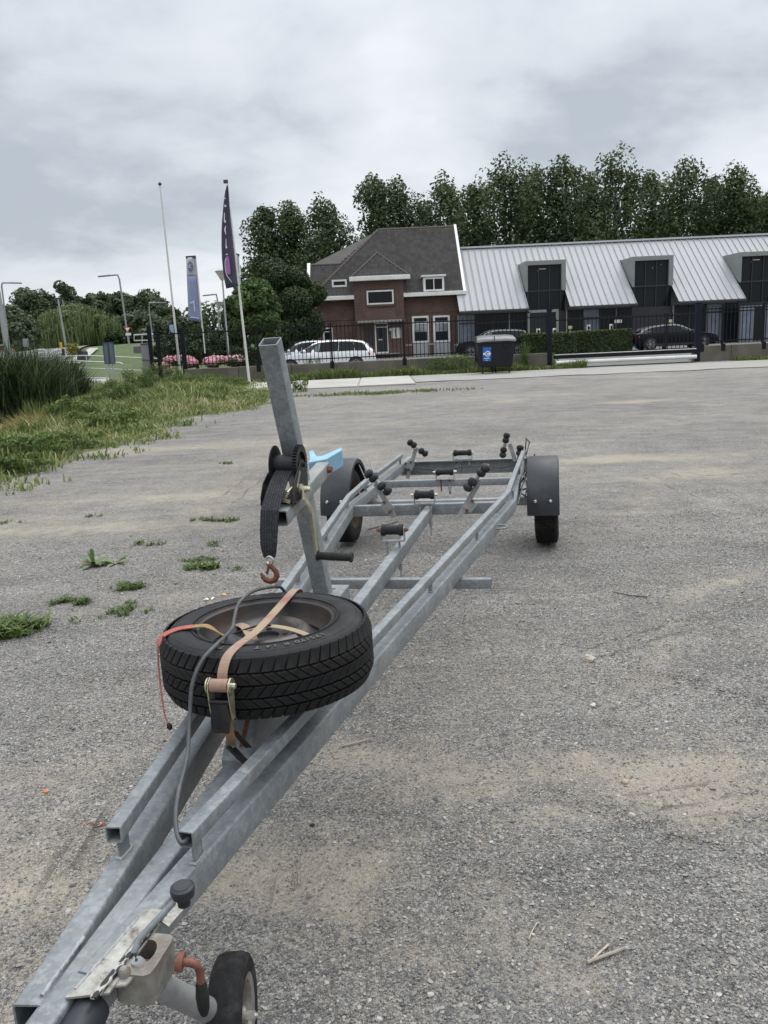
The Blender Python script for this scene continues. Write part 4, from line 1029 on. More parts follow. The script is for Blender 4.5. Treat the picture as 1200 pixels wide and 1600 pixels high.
def tree(kind, px, top, wpx, Y, label, group=None, base_z=0., mat=None, n=7000, size=.34, low=None, seed=0, py_mid=None):
    rs_ = np.random.default_rng(seed + 5); hy = 522 - .045 * (px - 600)
    t0 = at(px, top, Y); w = wpx / 1294 * Y * (1.72 if kind == 'poplar_tree' else 1.5 if kind == 'roadside_tree' else 1.08); H = t0.z - base_z; x0 = at(px, (top + hy) / 2, Y).x
    root = thing(kind, label, 'tree', (x0, Y, base_z), group=group); off = (x0, Y, base_z)
    C, R = [], []; lo = .12 if low is None else low
    if kind == 'poplar_tree':
        m = 60
        for i in range(m):
            f = (i + .5) / m; z = base_z + H * (lo + (1 - lo) * f)
            prof = (math.sin(min(1, (f * 1.15 + .10)) * math.pi * .92) ** .55 if f < .8 else max(.2, ((1 - f) / .2) ** .6 * .85)) 
            a = rs_.random() * 6.283; rr = w / 2 * prof * rs_.random() ** .5 * .82
            s = (.7 + .95 * rs_.random()) * w * .125 * (.6 + .6 * prof)
            C.append((x0 + math.cos(a) * rr, Y + math.sin(a) * rr, z - s)); R.append((s, s, s * (1.25 + .7 * rs_.random())))
        for q in range(5):
            a = rs_.random() * 6.283; rr = w * .30 * rs_.random(); z = base_z + H * (.86 + .11 * rs_.random()) - rr * .6
            C.append((x0 + math.cos(a) * rr, Y + math.sin(a) * rr, z)); R.append((w * .09, w * .09, w * .12))
        sh = .35
    elif kind == 'willow_tree':
        sh = .5
        for i in range(60):
            a = rs_.random() * 6.283; f = rs_.random() ** .6; rr = w / 2 * f * .88; top_z = base_z + H * (1 - .55 * f ** 2.4) * (.92 + .08 * rs_.random()); ln = (H * .32 + H * .36 * f) * (.6 + .5 * rs_.random())
            ln = min(ln, top_z - base_z - .2); s = w * (.045 + .03 * rs_.random())
            C.append((x0 + math.cos(a) * rr, Y + math.sin(a) * rr, top_z - ln / 2)); R.append((s, s, ln / 2))
    else:
        sh = .5; m = 34
        for i in range(m):
            a = rs_.random() * 6.283; e = math.asin(rs_.random() * 1.5 - .5 if rs_.random() > .3 else rs_.random()); q = .62 + .26 * rs_.random()
            cz = base_z + H * (.5 + lo / 2); rz = H * (.5 - lo / 2)
            s = w * (.11 + .09 * rs_.random())
            C.append((x0 + math.cos(a) * math.cos(e) * (w / 2 - s) * q * 1.25, Y + math.sin(a) * math.cos(e) * (w / 2 - s) * q * 1.25, cz + math.sin(e) * (rz - s * .8) * q * 1.22)); R.append((s, s, s * .85))
    if kind == 'willow_tree':
        foliage('crown', [(c[0], c[1], c[2] + r[2] * .75) for c, r in zip(C, R)], [(r[0] * 1.2, r[1] * 1.2, r[2] * .35) for r in R], n // 3, size, mat, root, off, sh)
        Ca, Ra = np.array(C), np.array(R); k = RNG.integers(0, len(Ca), n); P = Ca[k] + RNG.normal(size=(n, 3)) * Ra[k] * np.array((.75, .75, .1)); P[:, 2] += Ra[k, 2] * (1 - 1.1 * RNG.random(n))
        hh_ = -np.minimum(Ra[k, 2] * (.5 + .9 * RNG.random(n)), P[:, 2] - base_z - .1); blades('hanging_twigs', P, hh_, np.full(n, .11), .06 * RNG.random(n), np.clip(.1 + .5 * RNG.random(n) + .4 * (RNG.random(len(Ca))[k]) , 0, 1), mat, root, off, 0.)
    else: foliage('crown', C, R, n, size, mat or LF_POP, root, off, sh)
    tr = H * .5
    trunk('trunk', [(x0, Y, base_z - .3), (x0 + w * .01, Y, base_z + H * .25), (x0 - w * .01, Y, base_z + H * .55), (x0, Y, base_z + H * .85)], max(.12, w * .03), w * .008, root, off)
    lb = []
    for i in range(9):
        j = rs_.integers(0, len(C)); f = .2 + .5 * rs_.random(); s = Vector((x0, Y, base_z + H * f)); e = Vector(C[j])
        if e.z > s.z: trunk('branch', [s, (s + e) / 2 + Vector((0, 0, .2)), e], w * .010, w * .004, root, off)
    return root

POPS = [(424, 318, 60, 100), (458, 312, 62, 103), (507, 310, 78, 99), (583, 272, 62, 97), (628, 280, 74, 99), (690, 274, 84, 96), (742, 284, 60, 101), (790, 248, 92, 97), (838, 260, 60, 102),
        (879, 243, 74, 96), (925, 268, 56, 103), (961, 234, 86, 96), (1018, 266, 66, 102), (1062, 249, 84, 97), (1108, 276, 56, 102), (1148, 262, 78, 97), (1196, 300, 60, 100), (1230, 270, 80, 97)]
PL = ['leftmost tall poplar, beside the round dark tree', 'slim second poplar from the left, behind its neighbours', 'poplar left of the sky gap behind the brick house', 'first poplar right of the sky gap, above the hip of the tiled roof', 'broad poplar above the left end of the tiled ridge',
      'poplar with a lumpy crown above the tiled ridge', 'lower poplar above the white verge of the brick house', 'tall wide poplar above the left end of the metal roof', 'narrow poplar set back behind the first dormer', 'pointed poplar above the right side of the first dormer',
      'low dark poplar in a dip of the treeline', 'tallest poplar of the row behind the metal hall', 'lower poplar right of the tallest one', 'poplar with a ragged top above the second dormer', 'short poplar in the gap before the right end of the row', 'poplar with a split top near the right edge', 'low poplar at the right edge of the photo', 'poplar cut by the right edge of the photo']
for i, ((px, top, w, Y), lb) in enumerate(zip(POPS, PL)):
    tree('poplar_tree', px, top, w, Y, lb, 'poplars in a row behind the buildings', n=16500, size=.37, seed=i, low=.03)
for i, px in enumerate(range(560, 1290, 62)):
    pass
# a belt of low growth closes the view under the poplars
C, R = [], []
for i in range(150):
    px = 395 + i * 6.2; p = at(px, 440, 108); C.append((p.x, 106 + 2 * math.sin(i * 1.7), 2.2 + 9.0 * RNG.random())); R.append((2.6, 1.6, 2.8))
for i in range(190):
    px = -700 + i * 5.9; p = at(px, 500, 116); C.append((p.x, 116 + 2 * math.sin(i * 1.7), 1.2 + 4.6 * RNG.random())); R.append((2.6, 1.6, 1.9))
under = foliage('undergrowth', C, R, 42000, .62, LF_FAR, None, (0, 0, 0), .3)
tag(under, 'dark undergrowth filling in below the poplar row', 'undergrowth', kind='stuff')

t1 = tree('hedge_tree', 449, 402, 128, 55, 'big dark rounded evergreen left of the brick house', mat=LF_DARK, n=40000, size=.18, low=.0, seed=31)
t2 = tree('maple_tree', 395, 432, 92, 43, 'bright green bushy maple behind the blue banners', mat=LF_MID, n=15000, size=.20, low=.02, seed=44)
tree('willow_tree', 118, 474, 134, 80, 'pale weeping willow beside the road on the left', mat=LF_WIL, n=21000, size=.24, base_z=.6, seed=3)
FT = [(15, 470, 44, 112, 'low dark tree at the left edge of the photo'), (52, 446, 60, 118, 'broad dark tree behind the house roof on the left'), (104, 439, 44, 120, 'tall round tree directly behind the willow'), (137, 454, 36, 122, 'tree between the willow top and the curved street lamp'),
      (163, 453, 38, 120, 'tree left of the curved street lamp'), (196, 452, 44, 116, 'tree right of the curved street lamp'), (232, 450, 56, 106, 'round tree behind the short street lamp'), (262, 474, 40, 98, 'tree behind the bare white flagpole'), (216, 486, 70, 84, 'dense olive tree behind the give way sign'), (300, 500, 40, 125, 'low tree far behind the pink roses')]
for i, (px, top, w, Y, lb) in enumerate(FT):
    tree('roadside_tree', px, top, w, Y, lb, 'trees along the far road', mat=LF_FAR, n=5200, size=.48, low=.0, seed=60 + i, base_z=.5)
for i, (px, top, w, Y, lb) in enumerate([(24, 486, 70, 66, 'grey green shrub in front of the lone roof at the left edge'), (338, 520, 60, 95, 'low bush between the lamp post and the blue banner'), (290, 528, 60, 60, 'low bush behind the left fence post'), (178, 513, 30, 78, 'dark red leaved shrub left of the give way sign')]):
    tree('shrub', px, top, w, Y, lb, mat=LF_FAR if i != 3 else LF_DARK, n=4200, size=.34, low=.0, seed=80 + i, base_z=.5)

# planting that closes the view behind the left part of the fence
for i, (px, top, w, Y, lb) in enumerate([(272, 520, 34, 44, 'dark bush behind the rose bush by the bare flagpole'), (304, 517, 40, 46, 'dark round bush behind the largest rose bush'), (335, 512, 44, 50, 'tall dark bush between the mushroom lamp and the blue banner'), (366, 508, 40, 47, 'dark bush left of the bright maple'), (253, 524, 26, 52, 'small dark bush behind the thick left fence post')]):
    tree('garden_bush', px, top, w * 1.25, Y, lb, 'dark bushes behind the roses', mat=LF_DARK, n=4200, size=.17, low=.0, seed=120 + i)

# ================================================================== brick house
def m_brick():
    t = NT('dark_red_brick'); tc = t.coord(); sp = t.node('ShaderNodeSeparateXYZ'); t.l.new(tc, sp.inputs[0]); cb = t.node('ShaderNodeCombineXYZ')
    t.l.new(t.math('ADD', sp.outputs[0], sp.outputs[1]), cb.inputs[0]); t.l.new(sp.outputs[2], cb.inputs[1])
    b = t.node('ShaderNodeTexBrick'); t.l.new(cb.outputs[0], b.inputs['Vector']); b.inputs['Scale'].default_value = 1
    b.inputs['Brick Width'].default_value = .22; b.inputs['Row Height'].default_value = .07; b.inputs['Mortar Size'].default_value = .008
    b.inputs['Color1'].default_value = (.125, .063, .044, 1); b.inputs['Color2'].default_value = (.074, .042, .032, 1); b.inputs['Mortar'].default_value = (.15, .12, .105, 1)
    n = t.ramp(t.noise(1.2, 6, .7), [(.3, .7), (.7, 1.2)])
    c = t.mix(1., b.outputs[0], n, 'MULTIPLY'); t.bump(b.outputs['Fac'], -.4, .01)
    return t.fin(c, .85)
BRICK = m_brick()
def m_tile():
    t = NT('old_clay_tile'); v = t.voro(5.5, t.coord(scale=(1, .8, 1))); s = t.node('ShaderNodeSeparateColor'); t.l.new(v.outputs['Color'], s.inputs[0])
    n = t.noise(1.1, 7, .7)
    c = t.ramp(t.math('ADD', t.math('MULTIPLY', t.attr('tile'), .28), t.math('MULTIPLY', n, .75)), [(.25, (.064, .058, .054)), (.55, (.10, .091, .085)), (.85, (.15, .137, .127))])
    sp = t.node('ShaderNodeSeparateXYZ'); t.l.new(t.coord(), sp.inputs[0])
    m = t.math('ADD', t.math('MULTIPLY', t.math('SUBTRACT', sp.outputs[2], 8.7), .9), t.math('MULTIPLY', t.math('SUBTRACT', t.noise(.9, 6, .7, t.coord(loc=(2, 2, 9))), .5), 2.2))
    c = t.mix(t.ramp(m, [(.3, 0.), (1.1, .6)]), c, (.17, .095, .05))
    return t.fin(c, .8)
TILE = m_tile()
WHITEP = simple('weathered_white_paint', (.70, .69, .65), .5, 0, .08, 2, dirt=(.45, .43, .38))
GREYP = simple('grey_painted_panel', (.33, .34, .34), .6, 0, .08, 2)
CONC = simple('grey_concrete', (.27, .255, .23), .85, 0, .15, 2.5, .004, dirt=(.12, .11, .08), dirt_amt=.6)
t = NT('dark_window_glass'); GLASS = t.fin(t.ramp(t.noise(.8, 3), [(.4, (.012, .015, .018)), (.6, (.014, .017, .019))]), .12, 0, .16)
t = NT('curtain_window_glass'); CURT = t.fin(t.ramp(t.noise(1.3, 4), [(.4, (.14, .15, .16)), (.6, (.30, .31, .32))]), .15, 0, .6)
t = NT('blue_grey_blind'); BLIND = t.fin(t.ramp(t.noise(1.3, 4), [(.4, (.10, .12, .16)), (.6, (.16, .19, .24))]), .15, 0, .6)
BLKP = simple('black_paint', (.015, .015, .017), .4, 0, .2, 3)
GREYM = simple('grey_metal_cladding', (.21, .225, .215), .5, .1, .08, 1.5)
HY = 60.0
def hX(px, py, Y=HY): return at(px, py, Y).x
def hZ(px, py, Y=HY): return at(px, py, Y).z
xl_, xr_ = hX(487, 520), hX(722, 500); xm = (xl_ + xr_) / 2
house = thing('brick_house', 'dark red brick house with a steep grey tiled roof and white gutters', 'house', (xm, HY, 0)); ho = (xm, HY, 0)
ez = 4.24; ry, rz = 65.2, 9.22; ey = 59.62; sl = (rz - ez) / (ry - ey)
w = MB(); w.box2((xl_, HY, -.1), (xr_, 70.4, ez)); w.add([(xr_, HY, ez), (xr_, 70.4, ez), (xr_, ry, rz - .1)], [(0, 1, 2)]); w.add([(xl_, 64, ez), (xl_, 66.6, ez), (xl_, ry, 7.2)], [(0, 1, 2)])
w.build('wall', BRICK, house, off=ho)
bxl, bxr = hX(555, 500, 59.3), hX(632, 495, 59.3); bt = 5.43
MB().box2((bxl, 59.35, 0), (bxr, 62.8, bt)).build('bay_wall', BRICK, house, off=ho)
ex = hX(481, 520, 60.5)
MB().box2((xl_ - 1.4, 61.5, 0), (xl_ - .002, 66, 3.3)).build('side_wall', BRICK, house, off=ho)
# plinth bands and relief panels in the brickwork
band = MB()
for a, b in ((560, 569), (609, 645), (668, 678)):
    pass
def hrect(px0, py0, px1, py1, Y, d, name, mat, parent=house, off=ho, bevel=0):
    cx, cy = (px0 + px1) / 2, (py0 + py1) / 2; x0, x1 = at(px0, cy, Y).x, at(px1, cy, Y).x; z1, z0 = at(cx, py0, Y).z, at(cx, py1, Y).z
    return MB().box2((x0, Y - d, z0), (x1, Y, z1)).build(name, mat, parent, off=off, bevel=bevel)
for a, b in ((588, 586.0),): pass
BANDM = simple('pale_stone_band', (.33, .30, .27), .8, 0, .1, 3)
for px0, px1, py in ((609.5, 644, 538.3), (669, 678.5, 536.2), (571, 585, 541.5)):
    hrect(px0, py, px1, py + 2.6, HY - .35 if px0 < 640 and px1 < 634 else HY, .03, 'stone_band', BANDM)
REL = 59.35
def relief(px0, py0, px1, py1, Y, d=.05):
    return hrect(px0, py0, px1, py1, Y, d, 'brick_band', BRICK)
relief(568, 447.5, 619, 451.5, REL); relief(566, 451.5, 569.5, 495, REL); relief(619, 450, 622.5, 493, REL)
for y0, y1 in ((474, 476), (496.5, 500.5)): relief(489, y0 + .4, 553, y1 + .4, HY)
for y0, y1 in ((464.5, 466.5), (485, 488)): relief(634, y0, 716, y1, HY)
# roof: one front slope, back slope, hip
def tiled(name, poly, origin, ux, vx, mat, parent, off, tu=.27, tv=.30):
    """pantiles: a waved, stepped sheet cut to the polygon given in roof coordinates (along, up)"""
    px = np.array([p[0] for p in poly]); py = np.array([p[1] for p in poly]); nrm = Vector(ux).cross(Vector(vx)).normalized()
    us = np.arange(px.min(), px.max() + .001, tu / 4); nv = int((py.max() - py.min()) / tv) + 1
    v_, h_ = [], []
    for k in range(nv):
        v_ += [py.min() + k * tv, py.min() + (k + 1) * tv - .004]; h_ += [.095, .0]
    vv = np.array(v_); hh = np.array(h_)
    U, V = np.meshgrid(us, vv); Hh = np.repeat(hh[:, None], len(us), 1) + .05 * np.abs(np.sin(np.pi * U / tu)) + (RNG.random(U.shape) - .5) * .004
    O = np.array(origin)[None, None]; P = O + U[..., None] * np.array(ux) + V[..., None] * np.array(vx) + Hh[..., None] * np.array(nrm)
    m = len(us); I = (np.arange(len(vv) - 1)[:, None] * m + np.arange(m - 1)[None, :]); cu, cv = U[:-1, :-1] + tu / 8, (V[:-1, :-1] + V[1:, 1:]) / 2
    k = in_poly(cu, cv, px, py); I = I[k]
    F = np.stack([I, I + 1, I + m + 1, I + m], 1); ti = (np.floor(U / tu + .001) * 127.1 + (np.arange(len(vv)) // 2)[:, None] * 311.7); ti = np.sin(ti) * 43758.5; ti = ti - np.floor(ti)
    return fast_mesh(name, P.reshape(-1, 3) - np.array(off), F, mat, parent, {'tile': ti.ravel()})
sv = Vector((0, ry - ey, rz - ez)); LV = sv.length; sv.normalize()
def on_slope(px, py, y0=ey, z0=ez, s=sl):
    d = FW + RT * ((px - 600) / FPX) + UP * ((800 - py) / FPX); t_ = (z0 + s * (0 - y0) - CAM_H) / (d.z - s * d.y); return Vector((0, 0, CAM_H)) + d * t_
def uv(px, py):
    q = on_slope(px, py); return (q.x - xl_, (q.y - ey) / sv.y)
U0 = on_slope(481.5, 466).x - xl_; U1 = on_slope(724, 455).x - xl_ + .05
a_r = uv(590.5, 359); w_r = uv(529, 417)
xw = on_slope(483.5, 416); vw = (xw.y - ey) / sv.y
rf = tiled('roof_tiles', [(U0, 0), (U1, 0), (U1 - .02, LV), (a_r[0], LV), (w_r[0], vw), (U0, vw)], (xl_, ey, ez), (1, 0, 0), tuple(sv), TILE, house, ho)
rf['kind'] = 'stuff'
# back slope and hip closing face
bk_ = MB(); bk_.add([(xl_ + U1, ry, rz), (xl_ + a_r[0], ry, rz), (xl_ + U0, 70.8, ez), (xl_ + U1, 70.8, ez)], [(0, 1, 2, 3)])
bk_.add([(xl_ + a_r[0], ry, rz), (xl_ + w_r[0], ey + vw * sv.y, ez + vw * sv.z), (xl_ + U0, ey + vw * sv.y, ez + vw * sv.z), (xl_ + U0, 70.8, ez)], [(0, 1, 2, 3)])
bk_.build('roof', TILE, house, off=ho)
RIDGE = simple('ridge_tile', (.075, .066, .062), .85, 0, .3, 2, dirt=(.15, .09, .05), dirt_amt=.4)
def sl_pt(u, v, lift=.06): return Vector((xl_ + u, ey, ez)) + sv * v + Vector((0, -.7, .7)) * lift
def ridge_run(p, q, name='ridge_tile', r=.11, step=.36, parent=house, off=ho):
    d = q - p; n_ = max(1, int(d.length / step)); me = None
    for i in range(n_):
        a = p + d * (i / n_); L = d.length / n_
        if me is None:
            o = MB().lathe([(0, r * .95), (.85, r), (.86, r * 1.12), (1, r * 1.12)], Vector((0, 0, 0)), d.normalized() * L, 8).build(name, RIDGE, parent, 50); me = o.data
        else: o = bpy.data.objects.new(name, me); link(o, parent)
        o.location = a - Vector(off)
ridge_run(sl_pt(a_r[0], LV), sl_pt(U1 - .05, LV)); ridge_run(sl_pt(*uv(490.7, 461)), sl_pt(a_r[0], LV)); ridge_run(sl_pt(U0, vw), sl_pt(w_r[0], vw))
# roof of the bay: hipped front meeting the main slope
e0, e1 = Vector((hX(548.5, 434, 59.1), 59.05, bt + .02)), Vector((hX(638, 431, 59.1), 59.05, bt + .02)); ap = on_slope(589, 396); apf = Vector((ap.x, 61.3, 7.95)); 
hx_ = (e0.x + e1.x) / 2; apf = Vector((at(589.5, 397, 61.2).x, 61.2, at(589.5, 397, 61.2).z)); apb = Vector((apf.x, ey + (apf.z - ez) / sl, apf.z))
L0 = Vector((e0.x, ey + (bt - ez) / sl, bt)); L1 = Vector((e1.x, ey + (bt - ez) / sl, bt))
fv = Vector((0, apf.y - e0.y, apf.z - e0.z)); fL = fv.length; fv.normalize()
o = tiled('roof_tiles', [(0, 0), (e1.x - e0.x, 0), (apf.x - e0.x, fL)], tuple(e0), (1, 0, 0), tuple(fv), TILE, house, ho); o['kind'] = 'stuff'
MB().add([e0, apf, apb, L0, e1, L1], [(0, 1, 2, 3), (4, 5, 2, 1)]).build('bay_roof', TILE, house, off=ho)
ridge_run(e0 + Vector((0, 0, .08)), apf + Vector((0, 0, .08)), r=.08); ridge_run(e1 + Vector((0, 0, .08)), apf + Vector((0, 0, .08)), r=.08)
# gutters and verge boards
MB().box2((e0.x - .12, 58.85, bt - .17), (e1.x + .12, 59.3, bt + .12)).build('gutter', WHITEP, house, off=ho, bevel=.02)
MB().box2((xl_ + U0 - .1, 59.35, ez - .16), (bxl + .02, 59.75, ez + .10)).build('gutter', WHITEP, house, off=ho, bevel=.02)
MB().box2((bxr - .02, 59.35, ez - .16), (xl_ + U1 + .1, 59.75, ez + .10)).build('gutter', WHITEP, house, off=ho, bevel=.02)
MB().sweep([sl_pt(U1 + .02, -.15, .08), sl_pt(U1, LV + .1, .08)], [(-.09, -.12), (.09, -.12), (.09, .12), (-.09, .12)]).build('verge_board', WHITEP, house, off=ho)
MB().sweep([sl_pt(U0, -.25, .08), sl_pt(U0, vw + .1, .08)], [(-.11, -.2), (.11, -.2), (.11, .12), (-.11, .12)]).build('verge_board', WHITEP, house, off=ho)
hrect(553.2, 465, 555.4, 503, 59.9, .06, 'downpipe', BLKP)
# windows
def window(px0, py0, px1, py1, Y, name='window', glass=GLASS, fw=.10, mat=WHITEP, parent=house, off=ho, bars=(), trans=()):
    cx, cy = (px0 + px1) / 2, (py0 + py1) / 2; x0, x1 = at(px0, cy, Y).x, at(px1, cy, Y).x; z1, z0 = at(cx, py0, Y).z, at(cx, py1, Y).z
    f = MB(); d = .09
    for a, b in (((x0, z0), (x0 + fw, z1)), ((x1 - fw, z0), (x1, z1)), ((x0 + fw, z1 - fw), (x1 - fw, z1)), ((x0 + fw, z0), (x1 - fw, z0 + fw))): f.box2((a[0], Y - d, a[1]), (b[0], Y - .002, b[1]))
    for q in bars: xx = x0 + (x1 - x0) * q; f.box2((xx - .03, Y - d + .01, z0 + fw), (xx + .03, Y - .002, z1 - fw))
    for q in trans: zz = z0 + (z1 - z0) * q; f.box2((x0 + fw, Y - d + .012, zz - .03), (x1 - fw, Y - .002, zz + .03))
    fo = f.build(name, mat, parent, off=off)
    MB().box2((x0 + fw * .9, Y - .035, z0 + fw * .9), (x1 - fw * .9, Y - .02, z1 - fw * .9)).build('pane', glass, fo, off=off)
    return fo, (x0, x1, z0, z1)
window(573, 453.5, 615, 475.5, REL, fw=.10)
hrect(572, 475.6, 616.5, 478.5, REL, .10, 'sill', BRICK)
for px0, px1, dy in ((644.2, 670, 0), (677, 703, -1)):
    q, (x0, x1, z0, z1) = window(px0, 493.8 + dy, px1, 535.6 + dy, HY, glass=CURT, fw=.13, trans=(.72,))
    MB().box2((x0 + .02, HY - .06, z0 - 1.35), (x1 - .02, HY, z0 - .04)).build('window_apron', GREYP, q, off=ho)
    MB().box2((x0 + .14, HY - .075, z0 - 1.35), (x1 - .14, HY - .06, z0 - 1.1)).build('cellar_window', GLASS, q, off=ho)
    MB().box2((x0 + .14, HY - .05, z0 + .13), (x1 - .14, HY - .036, z0 + .75)).build('lower_pane', GLASS, q, off=ho)
    MB().box2((x0 + .14, HY - .05, z0 + 1.48), (x1 - .14, HY - .036, z1 - .13)).build('upper_pane', GLASS, q, off=ho)
window(505, 512, 521, 533, HY, fw=.09, trans=(.7,)); window(478.7, 505, 489, 538, HY - .02, fw=.12, glass=CURT, trans=(.6,))
# skylights
def skylight(px0, py0, px1, py1, lift, label=None):
    b = on_slope((px0 + px1) / 2, py1); Y = b.y - .12; q, (x0, x1, z0, z1) = window(px0, py0, px1, py1, Y, 'dormer_window', fw=.12, bars=(.5,) if lift else ())
    MB().box2((x0 - .03, Y, z0), (x1 + .03, Y + (z1 - z0) / sl + .1, z1 + .06)).build('dormer_side', WHITEP if lift else TILE, q, off=ho)
    if lift: MB().box2((x0 - .15, Y - .2, z1 + .04), (x1 + .15, Y + (z1 - z0) / sl + .2, z1 + .16)).build('dormer_roof', WHITEP, q, off=ho)
skylight(662, 433, 693.5, 455, True); skylight(518.5, 437, 542, 448.5, False)
# front door, canopy, notice panel
hrect(559, 500.5, 631.5, 504, 59.3, .75, 'canopy', CONC, bevel=.02)
q, (x0, x1, z0, z1) = window(586, 504.5, 607.5, 552, REL, 'door_frame', glass=BLKP, fw=.10, trans=(.86,))
hrect(592, 512, 597, 527, REL - .04, .01, 'door_pane', GLASS, q); hrect(591.5, 530, 597.5, 531.6, REL - .04, .02, 'letter_slot', WHITEP, q)
hrect(584, 551.6, 624, 553.4, REL, .45, 'door_step', CONC)
ns = hrect(611.5, 512, 624.5, 528.5, REL - .002, .05, 'notice_board', simple('white_board', (.62, .62, .58), .5, 0, .05, 3))
hrect(617.5, 514, 619.2, 526.5, REL - .055, .01, 'notice_mark', BLKP, ns); hrect(608.5, 513, 611.5, 517, REL - .002, .05, 'notice_board', WHITEP); hrect(625, 513, 627, 528, REL - .002, .05, 'notice_board', GREYP)
hrect(569.5, 511, 583, 541, REL, .02, 'side_door', simple('dark_brown_door', (.035, .022, .02), .5, 0, .2, 3))
sp_ = at(491, 480, 59.6)
MB().box(sp_, (.30, .25, .12)).box(sp_ + Vector((-.35, 0, .02)), (.25, .2, .12)).box(sp_ + Vector((-.15, .15, 0)), (.5, .1, .05)).build('security_lamp', WHITEP, house, off=ho)

# ================================================================== metal-roofed hall
def m_zincroof():
    t = NT('pale_standing_seam_metal'); n = t.noise(.5, 6, .6); oi = t.node('ShaderNodeObjectInfo')
    c = t.ramp(t.math('ADD', t.math('MULTIPLY', n, .7), t.math('MULTIPLY', oi.outputs['Random'], .12)), [(.1, (.31, .313, .32)), (.9, (.37, .373, .38))])
    return t.fin(c, .58, .05, .35)
ZROOF = m_zincroof()
HE, HR = Vector((0, 57.9, 2.92)), Vector((0, 64.3, 7.60)); hsl = (HR.z - HE.z) / (HR.y - HE.y); hv = (HR - HE); HL = hv.length; hv.normalize(); hn = Vector((0, -hv.z, hv.y))
hx0 = at(717.5, 480, 58.0).x; hx1 = hx0 + 30.0
hall = thing('metal_roof_hall', 'long hall with a pale standing seam metal roof and glass front', 'building', (hx0, HE.y, 0)); oo = (hx0, HE.y, 0)
DORM = [(820, 883, 407, 455.5), (986.5, 1050, 400, 448.5), (1152.5, 1217, 393, 441.5)]
DF = 59.45
drect = []
for a, b, t_, bo in DORM:
    x0, x1 = at(a, 430, DF).x, at(b, 430, DF).x; drect.append((x0, x1, HE.z + hsl * (DF - HE.y), at((a + b) / 2, t_, DF).z))
PWm = .465
panel_me = {}
def roof_panel(x, w, s0, s1):
    key = (round(w, 3), round(s0, 2), round(s1, 2))
    if key not in panel_me:
        a, b = hv * s0, hv * s1; m = MB(); up_n = hn
        P = [Vector((0, 0, 0)), Vector((w - .075, 0, 0)), Vector((w - .075, 0, 0)) + up_n * .06, Vector((w - .04, 0, 0)) + up_n * .06, Vector((w - .04, 0, 0)), Vector((w - .025, 0, 0)), Vector((w - .025, 0, 0)) - up_n * .04, -up_n * .04]
        vs = [p + a for p in P] + [p + b for p in P]; n_ = 8
        m.add(vs, [(i, (i + 1) % n_, n_ + (i + 1) % n_, n_ + i) for i in range(n_)] + [tuple(range(n_)), tuple(range(n_, 2 * n_))])
        o = m.build('roof_panel', ZROOF, hall); panel_me[key] = o.data
    else: o = bpy.data.objects.new('roof_panel', panel_me[key]); link(o, hall)
    o.location = Vector((x, HE.y, HE.z)) - Vector(oo)
x = hx0
while x < hx1:
    segs = [(x, min(PWm, hx1 - x), 0, HL)]
    for (a, b, z0, z1) in drect:
        if x < b and x + PWm > a:
            s_t = (z1 - HE.z + .02) / hv.z
            segs = [(x, PWm, s_t, HL)]
            if x < a - .03: segs.append((x, a - x, 0, s_t))
            if x + PWm > b + .03: segs.append((b, x + PWm - b, 0, s_t))
    for (xx, ww, s0, s1) in segs:
        if ww > .06: roof_panel(xx, ww, s0, s1)
    x += PWm
MB().sweep([Vector((hx0, HR.y, HR.z + .02)), Vector((hx1, HR.y, HR.z + .02))], [(-.25, -.06), (.25, -.06), (.2, .07), (-.2, .07)]).build('ridge_cap', ZROOF, hall, off=oo)
MB().add([(hx0, HR.y, HR.z), (hx1, HR.y, HR.z), (hx1, HR.y + 6.5, HE.z), (hx0, HR.y + 6.5, HE.z)], [(0, 1, 2, 3)]).build('back_roof', ZROOF, hall, off=oo)
UND = simple('grey_roof_underlay', (.17, .17, .175), .8)
for xa, xb in zip([hx0] + [d[1] for d in drect], [d[0] for d in drect] + [hx1]):
    MB().add([Vector((xa, HE.y, HE.z)) - hn * .035, Vector((xb, HE.y, HE.z)) - hn * .035, Vector((xb, HR.y, HR.z)) - hn * .035, Vector((xa, HR.y, HR.z)) - hn * .035], [(0, 1, 2, 3)]).build('roof_underlay', UND, hall, off=oo)
GUT = simple('dark_grey_gutter', (.05, .053, .055), .5, .3, .1, 2)
gx_ = [hx0] + [v for d in drect for v in d[:2]] + [hx1]
for i in range(0, len(gx_), 2):
    MB().box2((gx_[i], HE.y - .14, HE.z - .16), (gx_[i + 1], HE.y + .03, HE.z - .005)).build('gutter', GUT, hall, off=oo, bevel=.02)
    MB().box2((gx_[i], HE.y + .04, HE.z - .25), (gx_[i + 1], HE.y + 1.6, HE.z - .20)).build('soffit', GUT, hall, off=oo)
WG = simple('painted_lamp_glint', (.9, .7, .5), .5)  # flat warm colour painting lamp reflections on the dormer glass, no lamps
